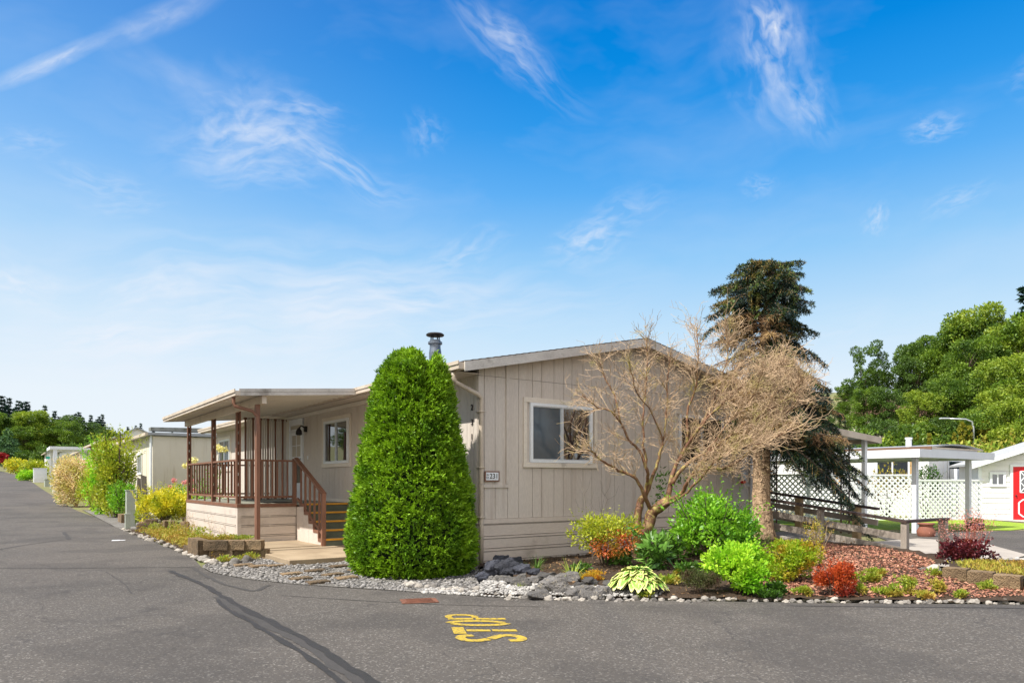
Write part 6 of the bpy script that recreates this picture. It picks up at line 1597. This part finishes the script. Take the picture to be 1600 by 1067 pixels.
def car(u, v, m, label, rot=0.0):
    x, y = hw(u, v); e = empty('parked_car', (x, y, gz(x, y)), HROT+rot, label, 'car')
    bm = bmesh.new(); prof = [(-2.2, .35), (2.2, .35), (2.25, .7), (2.1, .85), (1.1, .95), (.5, 1.42), (-1.1, 1.45), (-1.9, 1.0), (-2.2, .9)]
    L_ = [bm.verts.new((-.86+.14*(z > 1.1), y_, z)) for y_, z in prof]; R2 = [bm.verts.new((.86-.14*(z > 1.1), y_, z)) for y_, z in prof]
    bm.faces.new(L_[::-1]); bm.faces.new(R2)
    for i in range(len(prof)): j = (i+1) % len(prof); bm.faces.new((L_[i], L_[j], R2[j], R2[i]))
    bmesh.ops.recalc_face_normals(bm, faces=bm.faces[:]); me = bpy.data.meshes.new('body'); bm.to_mesh(me); bm.free(); me.materials.append(M[m]); o = link(bpy.data.objects.new('body', me), e)
    bv = o.modifiers.new('b', 'BEVEL'); bv.width = .06; bv.segments = 3
    for s in (-1, 1):
        g = MB(); xx = s*.8; g.add([(xx, .42, 1.34), (xx, -1.05, 1.37), (xx+s*.075, -1.5, 1.02), (xx+s*.075, .8, 1.0)], [(0, 1, 2, 3)]); g.build('side_window', M['glass'], e)
        for yy in (-1.35, 1.4):
            w = MB(); w.lathe([(.2, -.1), (.33, -.09), (.33, .09), (.2, .1)], 18); wo = w.build('wheel', M['tyre'], e); wo.location = (s*.78, yy, .33); wo.rotation_euler = (0, math.pi/2, 0)
        l = MB(); l.cbox((s*.6, -2.22, .74), (.36, .06, .14)); l.build('tail_light', M['red'], e); l = MB(); l.cbox((s*.6, 2.2, .7), (.36, .06, .14)); l.build('headlight', M['white'], e)
    g = MB(); g.add([(-.6, -1.2, 1.4), (.6, -1.2, 1.4), (.68, -1.86, 1.03), (-.68, -1.86, 1.03)], [(0, 3, 2, 1)]); g.build('rear_window', M['glass'], e)
car(-9.5, 150, 'light_car', 'pale car parked far down the street', .2); car(-13.0, 168, 'dark_car', 'dark car parked farthest down the street', .2)

# ------------------------------------------------------------------ trees beyond
def tree_kind(seed, h, w, n, leaf, L, base=.22, nl=26, trunk_r=.16):
    rng = np.random.default_rng(seed); lobes = []
    for i in range(nl):
        t = rng.random(); z = h*(base+(1-base)*(.08+.84*t)); prof = math.sin(math.pi*min(1, .16+.84*(1-t))**1.1)**.7
        a = rng.random()*6.283; q = math.sqrt(rng.random())*w/2*prof*.95; s = w*(.06+.10*rng.random()**1.5)
        lobes.append(((math.cos(a)*q, math.sin(a)*q, z), (s, s, s*.72)))
    P, dd = crown_pts(lobes, n, .45, rng); D = dd*.7+np.array([0, 0, .1])+rng.normal(size=(n, 3))*.6
    V, Fq = leaf_arrays(P, D, L*(.6+.8*rng.random(n)), L*.55*(.6+.8*rng.random(n)), .2, rng)
    cm = mesh_np('crown', V, Fq); cm.materials.append(M[leaf])
    mb = MB(); mb.tube([(0, 0, -.6), (0, 0, h*.2), (.1, .05, h*.5), (.05, 0, h*.85)], [trunk_r*1.3, trunk_r, trunk_r*.6, trunk_r*.15], 8)
    for c, r in lobes[::2]:
        z0 = max(h*.2, c[2]-h*.22); mb.tube([(0, 0, z0), (c[0]*.5, c[1]*.5, (z0+c[2])/2), c], [trunk_r*.4, trunk_r*.28, trunk_r*.1], 5)
    tm = bpy.data.meshes.new('trunk'); tm.from_pydata(mb.v, [], mb.f); tm.materials.append(M['bark_dark']); return tm, cm
def conifer_kind(seed, h, w, n, leaf, L, dead=0):
    rng = np.random.default_rng(seed); lv = 16; Ps, Ds = [], []
    for i in range(lv):
        t = i/(lv-1); z = h*(.12+.86*t); r = w/2*(1-t)**.85*rng.uniform(.75, 1.1)+.12; nb = 9
        for k in range(nb):
            a = rng.random()*6.283; m = max(8, int(n*(r+.2)/(w*.3*lv*nb))); q = rng.random(m)
            s = rng.normal(size=m)*.14*r*(1-q*.5)
            P = np.stack([math.cos(a)*r*q - math.sin(a)*s, math.sin(a)*r*q + math.cos(a)*s, z - .32*r*q**1.4 + rng.normal(size=m)*.05*h/lv], 1)
            Ps.append(P); Ds.append(np.stack([np.full(m, math.cos(a)), np.full(m, math.sin(a)), np.full(m, -.3)], 1)+rng.normal(size=(m, 3))*.6)
    P = np.concatenate(Ps); D = np.concatenate(Ds); V, Fq = leaf_arrays(P, D, L*(.6+.8*rng.random(len(P))), L*.38, .15, rng)
    cm = mesh_np('crown', V, Fq); cm.materials.append(M[leaf])
    mb = MB(); mb.tube([(0, 0, -.6), (0, 0, h*.5), (0, 0, h*.99)], [h*.016, h*.01, .02], 7); tm = bpy.data.meshes.new('trunk'); tm.from_pydata(mb.v, [], mb.f); tm.materials.append(M['bark_dark']); return tm, cm
KT = {}
for i, lf in enumerate(('wood_a', 'wood_b', 'wood_c', 'wood_a')): KT['d%d' % i] = (tree_kind(40+i, 12, 8.5, 14500, lf, .30, .16, 70), 12)
KT['d4'] = (tree_kind(61, 12, 7.0, 5200, 'wood_c', .3, .36, 24, .13), 12)
for i in range(3): KT['c%d' % i] = (conifer_kind(70+i, 16, 5.5, 4200, 'conifer', .7), 16)
KT['cedar'] = (conifer_kind(80, 10, 14, 9000, 'cedar', .6), 10)
KT['thuja'] = (tree_kind(90, 4, 1.4, 2600, 'goldthuja', .2, .03, 60, .06), 4)
KT['maple'] = (tree_kind(91, 4, 4, 1500, 'maple', .35, .15, 12, .08), 4)
def plant(kind, px, top, Y, label, cat, group, name, wf=1.0, base=None):
    (tm, cm), h0 = KT[kind]; x = W(px, Y); zb = gz(x, Y) if base is None else base; h = zat(top, Y)-zb; s = max(.25, h/h0)
    e = empty(name, (x, Y, zb-.1), random.random()*6.28, label, cat, group); e.scale = (s*wf, s*wf, s)
    link(bpy.data.objects.new('trunk', tm), e); link(bpy.data.objects.new('crown', cm), e); return e
GR = 'woodland trees on the hill to the right'
for i, (k, px, top, Y, wf) in enumerate((('d4', 1345, 538, 74, .8), ('d4', 1372, 533, 76, .75), ('d4', 1412, 536, 72, .8), ('d0', 1320, 598, 80, .9), ('d2', 1432, 548, 70, .85), ('d0', 1462, 512, 72, .9), ('d3', 1494, 496, 70, .9), ('d1', 1534, 474, 68, .85), ('d0', 1512, 520, 62, .9),
        ('d2', 1568, 488, 66, .9), ('d1', 1602, 486, 62, 1.0), ('d3', 1640, 470, 66, 1.0), ('d2', 1680, 480, 64, 1.0), ('d0', 1350, 600, 62, .9), ('d2', 1392, 598, 60, .95), ('d1', 1440, 606, 57, 1.0), ('d3', 1482, 580, 58, .9), ('d0', 1528, 570, 56, .9), ('d1', 1575, 556, 52, .95), ('d1', 1612, 548, 48, 1.0), ('d0', 1660, 560, 50, 1.0),
        ('d2', 1312, 640, 66, 1.0), ('d2', 1370, 650, 52, 1.2), ('d0', 1425, 655, 50, 1.2), ('d2', 1480, 648, 50, 1.1), ('d0', 1545, 632, 47, 1.1), ('d1', 1595, 620, 43, 1.1), ('d2', 1284, 650, 84, 1.1), ('d0', 1250, 650, 80, 1.1), ('d2', 1210, 655, 84, 1.1), ('d0', 1150, 660, 90, 1.1), ('d1', 1740, 520, 55, 1.1), ('d0', 1800, 500, 60, 1.1))):
    lab = {'d4': 'slender open crowned tree at the left top of the wooded hill', 'd0': 'mid green broadleaf tree in the wooded hill to the right', 'd3': 'mid green broadleaf tree in the wooded hill to the right', 'd1': 'yellowish green broadleaf tree in the wooded hill to the right', 'd2': 'deep green broadleaf tree in the wooded hill to the right'}[k]
    plant(k, px, top, Y, lab, 'tree', GR, 'broadleaf_tree', wf)
for i, (px, top) in enumerate(((1335, 668), (1360, 662), (1388, 668), (1410, 660), (1440, 664), (1468, 666), (1492, 655), (1525, 650), (1560, 656))): bush('understory_bush', (W(px, 47+i % 3), 47+i % 3, gz(W(px, 48), 48)-.3), 3.4, 3, max(1.2, zat(top, 48)-gz(W(px, 48), 48)+.3), 1500, .3, .15, ('wood_c', 'wood_a', 'wood_b')[i % 3], ['dark', 'mid green', 'yellowish'][i % 3]+' bush in the undergrowth behind the white home', 'bush', 0, 14, group='undergrowth behind the white home', low=.2)
plant('c1', 1603, 444, 66, 'dark pointed conifer top at the right edge of the hill', 'tree', None, 'conifer_tree')
for i, (px, top) in enumerate(((1288, 622), (1296, 618), (1304, 622), (1311, 616), (1280, 626))): plant('c%d' % (i % 3), px, top, 170, 'far bluish conifer on the skyline left of the wooded hill', 'tree', 'far conifers left of the wooded hill', 'conifer_tree')
for i, (px, top, bot) in enumerate(((1418, 676, 697), (1432, 686, 697), (1452, 682, 697), (1491, 671, 697), (1503, 654, 697), (1515, 660, 697), (1540, 646, 700))):
    Y = 46.0; plant('thuja', px, top, Y, ['narrow golden conifer above the left part of the white roof', 'tiny golden conifer right of the first narrow one', 'small golden conifer above the white roof vent', 'left golden conifer of the group of three', 'tallest middle golden conifer of the group of three', 'right golden conifer of the group of three', 'broad golden conifer nearest the shed roof'][i], 'tree', 'golden conifers above the white roof', 'golden_conifer', .85 if i != 6 else 1.2, zat(bot, Y))
bush('slope_hedge', (W(1585, 36), 36, gz(W(1585, 36), 36)), 9, 4, 4.2, 4500, .25, .12, 'weed', 'yellow green hedge on the slope above the shed roof', 'hedge', 4, 20, low=.2)
def hill_house(px, Y, top, label):
    x = W(px, Y); zt = zat(top, Y); zb = gz(x, Y); e = empty('hill_house', (x, Y, zb), .2, label, 'house')
    h = max(1.5, zt-zb-1.2); b = MB(); b.box(-3, 3, -2, 2, -.5, h); b.build('wall', M['cream_wall'], e)
    b = MB(); b.add([(-3.3, -2.3, h), (3.3, -2.3, h), (3.3, 2.3, h), (-3.3, 2.3, h), (-3.3, 0, h+1.2), (3.3, 0, h+1.2)], [(0, 1, 5, 4), (2, 3, 4, 5), (1, 2, 5), (3, 0, 4), (3, 2, 1, 0)]); b.build('roof', M['brown_roof'], e)
    b = MB(); b.box(-1.2, .2, -2.05, -2.001, h*.4, h*.85); b.build('window', M['glass'], e)
hill_house(1398, 68, 660, 'cream house half hidden in the trees above the white roof'); hill_house(1466, 66, 668, 'brown roofed house peeking out behind the golden conifers')
def lamp():
    Y = 46.0; x = W(1521, Y); zb = gz(x, Y); e = empty('street_lamp', (x, Y, zb), 0, 'grey street lamp with a curved arm above the white roof', 'street lamp'); zt = zat(655, Y)-zb
    p = MB(); p.tube([(0, 0, -.2), (0, 0, zt-.5), (-.1, 0, zt-.15), (-.5, 0, zt), (-1.6, 0, zt+.05)], [.09, .07, .06, .05, .04], 8); p.build('pole', M['alum'], e, True)
    p = MB(); p.cbox((-1.85, 0, zt+.05), (.6, .22, .1)); p.build('lamp_head', M['alum'], e, bevel=.03)
lamp()
GL = 'conifers on the skyline far down the street'; GD = 'broadleaf trees far down the street'
for i, (px, top, Y) in enumerate(((4, 617, 185), (-8, 622, 180), (14, 621, 190), (24, 636, 180), (29, 625, 195), (36, 628, 185), (43, 626, 190), (50, 650, 180), (70, 633, 200), (85, 641, 205), (92, 650, 200), (118, 646, 210), (124, 643, 215), (130, 652, 210), (142, 648, 215), (151, 654, 220), (155, 650, 215), (160, 647, 220), (200, 666, 230), (212, 664, 225), (220, 661, 230), (-30, 612, 180), (-60, 610, 180), (-90, 606, 185), (240, 668, 230), (268, 668, 235))):
    plant('c%d' % (i % 3), px, top, Y, 'dark blue green conifer on the skyline far down the street', 'tree', GL, 'conifer_tree')
for i, (px, top, Y, k) in enumerate(((56, 640, 165, 'd1'), (76, 650, 168, 'd0'), (98, 655, 165, 'd3'), (117, 645, 180, 'd2'), (40, 662, 160, 'd0'), (150, 664, 185, 'd2'), (20, 676, 165, 'd0'), (172, 668, 190, 'd0'), (192, 676, 190, 'd2'), (215, 680, 185, 'd0'), (-20, 640, 160, 'd0'), (-50, 636, 158, 'd3'), (250, 690, 180, 'd0'), (285, 690, 180, 'd2'))):
    plant(k, px, top, Y, {'d0': 'mid green broadleaf tree far down the street', 'd3': 'mid green broadleaf tree far down the street', 'd1': 'tall lighter green broadleaf tree far down the street', 'd2': 'dark rounded broadleaf tree far down the street'}[k], 'tree', GD, 'broadleaf_tree', 1.3)
plant('cedar', 12, 668, 140, 'wide spreading grey green cedar at the end of the street', 'tree', None, 'cedar_tree', .85)
plant('maple', 7, 707, 132, 'small red leaved maple at the end of the street', 'tree', None, 'maple_tree', 1.0)

for i, (u, v, h) in enumerate(((-17, 2, 6), (-18.5, 8, 7), (-17, 14, 5), (-19, 20, 7.5), (-17.5, -5, 6))):
    k = ('d0', 'd2', 'd1')[i % 3]; (tm, cm), h0 = KT[k]; x, y = hw(u, v); e = empty('broadleaf_tree', (x, y, gz(x, y)-.1), i*1.3, 'broadleaf tree across the street from the porch', 'tree', 'trees across the street'); e.scale = (h/h0,)*3
    link(bpy.data.objects.new('trunk', tm), e); link(bpy.data.objects.new('crown', cm), e)
def split_loose(o):
    me = o.data; par = list(range(len(me.vertices)))
    def find(a):
        while par[a] != a: par[a] = par[par[a]]; a = par[a]
        return a
    for p in me.polygons:
        r = find(p.vertices[0])
        for v in p.vertices[1:]: par[find(v)] = r
    groups = {}
    for p in me.polygons: groups.setdefault(find(p.vertices[0]), []).append(p)
    if len(groups) < 2: return
    for g in groups.values():
        idx = {}; vs, fs = [], []
        for p in g:
            f = []
            for v in p.vertices:
                if v not in idx: idx[v] = len(vs); vs.append(tuple(me.vertices[v].co))
                f.append(idx[v])
            fs.append(f)
        m2 = bpy.data.meshes.new(o.name); m2.from_pydata(vs, [], fs); m2.materials.append(me.materials[0])
        link(bpy.data.objects.new(o.name.split('.')[0], m2), o.parent)
    bpy.data.objects.remove(o)
for o in list(scene.objects):
    if o.type == 'MESH' and o.name.split('.')[0] in ('fascia', 'gable', 'corner_board', 'wall_trim', 'rim_board', 'soffit', 'side_board', 'deck_side'): split_loose(o)
# wider countryside, out of frame or only just at its edges
for i in range(46):
    a = R_(-78 + i*3.4) if i < 23 else R_(34 + (i-23)*2.6); d = 120 + 60*random.random() if i < 23 else 80+50*random.random()
    x, y = d*math.sin(a), d*math.cos(a); u_, v_ = uv_of(x, y)
    if abs(x/y*F) < 830 or (-16 < u_ < 12): continue
    k = ('d0', 'd2', 'd1', 'c0', 'c1')[i % 5]; (tm, cm), h0 = KT[k]; e = empty('conifer_tree' if k[0] == 'c' else 'broadleaf_tree', (x, y, gz(x, y)-.2), i*1.7, ('dark conifer' if k[0] == 'c' else 'broadleaf tree')+' in the countryside beyond the edge of the picture', 'tree', 'trees beyond the edges of the picture'); f_ = .9+.5*random.random(); e.scale = (f_*1.2, f_*1.2, f_)
    link(bpy.data.objects.new('trunk', tm), e); link(bpy.data.objects.new('crown', cm), e)
# ------------------------------------------------------------------ sky, sun, camera
SUN_EL = R_(54); SX, SY = -.845, -.535
sdir = Vector((SX*math.cos(SUN_EL), SY*math.cos(SUN_EL), math.sin(SUN_EL))).normalized()
L = bpy.data.lights.new('sun', 'SUN'); L.energy = 5.0; L.angle = R_(.5); L.color = (1, .96, .89)
lo = link(bpy.data.objects.new('sun', L)); lo.rotation_euler = (-sdir).to_track_quat('-Z', 'Y').to_euler()
def sky():
    w = bpy.data.worlds.new('World'); scene.world = w; w.use_nodes = True; nt = w.node_tree; bg = nt.nodes['Background']
    s = nt.nodes.new('ShaderNodeTexSky'); s.sky_type = 'NISHITA'; s.sun_disc = False; s.sun_elevation = SUN_EL; s.sun_rotation = math.atan2(SX, SY); s.air_density = 1.2; s.dust_density = .6; s.ozone_density = 3.0
    tc = nt.nodes.new('ShaderNodeTexCoord'); sep = nt.nodes.new('ShaderNodeSeparateXYZ'); nt.links.new(tc.outputs['Generated'], sep.inputs[0])
    def math_(op, a, b=None):
        m = nt.nodes.new('ShaderNodeMath'); m.operation = op
        for i, v in enumerate((a, b)):
            if v is None: continue
            if hasattr(v, 'is_output'): nt.links.new(v, m.inputs[i])
            else: m.inputs[i].default_value = v
        return m.outputs[0]
    az = math_('ARCTAN2', sep.outputs[0], sep.outputs[1]); el = math_('ARCSINE', sep.outputs[2])
    comb = nt.nodes.new('ShaderNodeCombineXYZ'); nt.links.new(az, comb.inputs[0]); nt.links.new(el, comb.inputs[1])
    # clear sky colour by height, laid over the physical sky
    hs = nt.nodes.new('ShaderNodeHueSaturation'); hs.inputs['Saturation'].default_value = 1.55; hs.inputs['Value'].default_value = 1.0; nt.links.new(s.outputs[0], hs.inputs['Color'])
    ramp = nt.nodes.new('ShaderNodeValToRGB'); e = ramp.color_ramp.elements
    k = 1/SKY_STR
    stops = [(0.0, (238, 245, 250)), (.11, (230, 241, 250)), (.2, (196, 226, 249)), (.29, (146, 202, 247)), (.37, (92, 174, 243)), (.44, (44, 152, 234)), (.5, (8, 136, 224)), (.57, (0, 122, 212)), (1.0, (0, 98, 190))]
    e[0].position, e[0].color = stops[0][0], (*srgb(*stops[0][1]), 1); e[1].position, e[1].color = stops[-1][0], (*srgb(*stops[-1][1]), 1)
    for p, c in stops[1:-1]: q = e.new(p); q.color = (*srgb(*c), 1)
    nt.links.new(sep.outputs[2], ramp.inputs[0])
    sc_ = nt.nodes.new('ShaderNodeVectorMath'); sc_.operation = 'SCALE'; sc_.inputs['Scale'].default_value = SKY_GAIN/SKY_STR; nt.links.new(ramp.outputs[0], sc_.inputs[0])
    base = mixc(nt, SKY_MIX, hs.outputs[0], sc_.outputs[0])
    # paler toward the sun's side of the sky
    pr = nt.nodes.new('ShaderNodeMapRange'); pr.interpolation_type = 'SMOOTHSTEP'; pr.inputs['From Min'].default_value = .15; pr.inputs['From Max'].default_value = -.75; pr.inputs['To Max'].default_value = .3; nt.links.new(az, pr.inputs['Value'])
    ph = nt.nodes.new('ShaderNodeMapRange'); ph.inputs['From Min'].default_value = .1; ph.inputs['From Max'].default_value = .6; ph.inputs['To Min'].default_value = 1; ph.inputs['To Max'].default_value = .25; nt.links.new(sep.outputs[2], ph.inputs['Value'])
    base = mixc(nt, math_('MULTIPLY', pr.outputs['Result'], ph.outputs['Result']), base, tuple(c*SKY_GAIN/SKY_STR for c in srgb(236, 243, 250)))
    # cirrus: soft streaks placed by azimuth and height, torn by noise
    def dirn(px, py):
        a = math.atan2(px-800, F); return a, math.atan((HZ-py)/F*math.cos(a))
    warp = nt.nodes.new('ShaderNodeTexNoise'); warp.inputs['Scale'].default_value = 6; warp.inputs['Detail'].default_value = 4; nt.links.new(comb.outputs[0], warp.inputs['Vector'])
    wsub = nt.nodes.new('ShaderNodeVectorMath'); wsub.operation = 'SUBTRACT'; nt.links.new(warp.outputs['Color'], wsub.inputs[0]); wsub.inputs[1].default_value = (.5, .5, .5)
    wsc = nt.nodes.new('ShaderNodeVectorMath'); wsc.operation = 'SCALE'; wsc.inputs['Scale'].default_value = .075; nt.links.new(wsub.outputs[0], wsc.inputs[0])
    wadd = nt.nodes.new('ShaderNodeVectorMath'); wadd.operation = 'ADD'; nt.links.new(comb.outputs[0], wadd.inputs[0]); nt.links.new(wsc.outputs[0], wadd.inputs[1])
    acc = None
    STREAKS = [((-30, 142), (170, 55), 8, .55, 0), ((150, 66), (345, -10), 13, .36, 0), ((240, 215), (530, 200), 46, .5, 1), ((280, 180), (470, 170), 60, .3, 1), ((300, 262), (520, 270), 22, .25, 1), ((420, 190), (650, 310), 20, .42, 1), ((-40, 225), (110, 205), 16, .22, 1),
               ((1165, -20), (1245, 210), 46, .4, 1), ((1180, -20), (1215, 120), 26, .5, 1), ((690, -20), (910, 165), 20, .3, 1), ((740, 10), (840, 90), 18, .28, 1), ((850, 395), (985, 350), 26, .5, 1), ((900, 350), (1060, 295), 22, .22, 1), ((1410, 225), (1520, 200), 16, .45, 1), ((1340, 368), (1380, 335), 14, .4, 1), ((1440, 350), (1560, 290), 14, .26, 1),
               ((-60, 428), (110, 445), 26, .42, 1), ((80, 527), (240, 518), 14, .45, 1), ((150, 470), (330, 445), 30, .3, 1), ((420, 480), (860, 460), 34, .34, 1), ((-40, 560), (400, 560), 60, .3, 1), ((650, 160), (690, 240), 28, .2, 1), ((160, 70), (420, 180), 16, .16, 0), ((120, 310), (280, 310), 18, .2, 1), ((300, 600), (700, 540), 50, .25, 1), ((1150, 275), (1210, 285), 14, .25, 1), ((1560, 150), (1650, 120), 24, .25, 1), ((1100, 560), (1500, 500), 40, .16, 1), ((-150, 440), (760, 430), 70, .5, 1), ((200, 500), (1000, 440), 50, .5, 1), ((-100, 540), (600, 520), 40, .45, 1), ((640, 420), (800, 370), 20, .3, 1), ((60, 255), (250, 285), 16, .25, 1), ((380, 140), (560, 190), 22, .3, 1), ((1220, 100), (1290, 230), 26, .3, 1)]
    for (p, q, hwd, inten, nz) in STREAKS:
        a0, a1 = dirn(*p), dirn(*q); c = ((a0[0]+a1[0])/2, (a0[1]+a1[1])/2); Ln = math.hypot(a1[0]-a0[0], a1[1]-a0[1])/2*1.25; an = math.atan2(a1[1]-a0[1], a1[0]-a0[0])
        mp = nt.nodes.new('ShaderNodeMapping'); mp.vector_type = 'TEXTURE'; mp.inputs['Location'].default_value = (c[0], c[1], 0); mp.inputs['Rotation'].default_value = (0, 0, an); mp.inputs['Scale'].default_value = (Ln, hwd/F*1.5, 1)
        nt.links.new(wadd.outputs[0] if nz else comb.outputs[0], mp.inputs['Vector'])
        g = nt.nodes.new('ShaderNodeTexGradient'); g.gradient_type = 'QUADRATIC_SPHERE'; nt.links.new(mp.outputs[0], g.inputs[0])
        n = nt.nodes.new('ShaderNodeTexNoise'); n.inputs['Scale'].default_value = 2.2; n.inputs['Detail'].default_value = 5; n.inputs['Roughness'].default_value = .52; n.inputs['Distortion'].default_value = .45
        m2 = nt.nodes.new('ShaderNodeMapping'); m2.inputs['Scale'].default_value = ((1.25, 1.5, 1) if nz else (1.6, .7, 1)); m2.inputs['Location'].default_value = (c[0]*31, c[1]*17, 0); nt.links.new(mp.outputs[0], m2.inputs['Vector']); nt.links.new(m2.outputs[0], n.inputs['Vector'])
        r = nt.nodes.new('ShaderNodeMapRange'); r.inputs['From Min'].default_value = .4; r.inputs['From Max'].default_value = .72; r.inputs['To Min'].default_value = .05 if nz else .45; nt.links.new(n.outputs['Fac'], r.inputs['Value'])
        v = math_('MULTIPLY', math_('MULTIPLY', math_('POWER', g.outputs['Fac'], .6), r.outputs['Result']), inten*1.35)
        acc = v if acc is None else math_('ADD', acc, v)
    thin = nt.nodes.new('ShaderNodeTexNoise'); thin.inputs['Scale'].default_value = 3; thin.inputs['Detail'].default_value = 5; thin.inputs['Roughness'].default_value = .6
    m3 = nt.nodes.new('ShaderNodeMapping'); m3.inputs['Scale'].default_value = (.8, 2.6, 1); m3.inputs['Rotation'].default_value = (0, 0, -.25); nt.links.new(wadd.outputs[0], m3.inputs['Vector']); nt.links.new(m3.outputs[0], thin.inputs['Vector'])
    tr_ = nt.nodes.new('ShaderNodeMapRange'); tr_.inputs['From Min'].default_value = .48; tr_.inputs['From Max'].default_value = .78; tr_.inputs['To Max'].default_value = .14; nt.links.new(thin.outputs['Fac'], tr_.inputs['Value'])
    acc = math_('MINIMUM', math_('ADD', acc, tr_.outputs['Result']), .85)
    cl = nt.nodes.new('ShaderNodeVectorMath'); cl.operation = 'SCALE'; cl.inputs[0].default_value = srgb(236, 241, 250); cl.inputs['Scale'].default_value = SKY_GAIN/SKY_STR
    out = mixc(nt, acc, base, cl.outputs[0])
    # unseen warm white glow added overhead and behind the camera to lift fill light
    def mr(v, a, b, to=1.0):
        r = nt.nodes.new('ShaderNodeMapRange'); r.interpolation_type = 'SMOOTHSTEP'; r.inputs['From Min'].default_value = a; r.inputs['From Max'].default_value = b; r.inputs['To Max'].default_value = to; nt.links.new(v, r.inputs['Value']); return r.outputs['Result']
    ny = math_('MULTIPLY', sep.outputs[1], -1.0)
    fill_veil = math_('MAXIMUM', mr(sep.outputs[2], .66, .88), mr(ny, .36, .62))
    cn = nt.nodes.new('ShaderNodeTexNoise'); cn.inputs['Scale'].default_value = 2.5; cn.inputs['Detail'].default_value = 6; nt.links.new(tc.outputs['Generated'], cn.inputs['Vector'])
    fill_veil = math_('MULTIPLY', fill_veil, mr(cn.outputs['Fac'], .3, .55, FILL_VEIL))
    vc_ = nt.nodes.new('ShaderNodeVectorMath'); vc_.operation = 'SCALE'; vc_.inputs[0].default_value = (1.0, .94, .86); vc_.inputs['Scale'].default_value = FILL_VEIL_GAIN/SKY_STR
    out = mixc(nt, fill_veil, out, vc_.outputs[0])
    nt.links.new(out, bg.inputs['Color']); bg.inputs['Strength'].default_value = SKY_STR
    w.cycles.sampling_method = 'MANUAL'; w.cycles.sample_map_resolution = 512
FILL_VEIL = .9; FILL_VEIL_GAIN = 1.2; SKY_STR = .12; SKY_MIX = .97; SKY_GAIN = .70
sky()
cam = bpy.data.cameras.new('camera'); co = link(bpy.data.objects.new('camera', cam)); co.location = (0, 0, CAMH); co.rotation_euler = (math.pi/2, 0, 0)
cam.sensor_width = 36; cam.lens = 36*F/1600; cam.shift_y = (HZ-533.5)/1600; cam.clip_start = .1; cam.clip_end = 2000
scene.camera = co
vs = scene.view_settings; vs.view_transform = 'Standard'; vs.look = 'None'; vs.exposure = .55; vs.gamma = 1
scene.cycles.use_denoising = True
scene.cycles.max_bounces = 6; scene.cycles.diffuse_bounces = 3; scene.cycles.transparent_max_bounces = 4
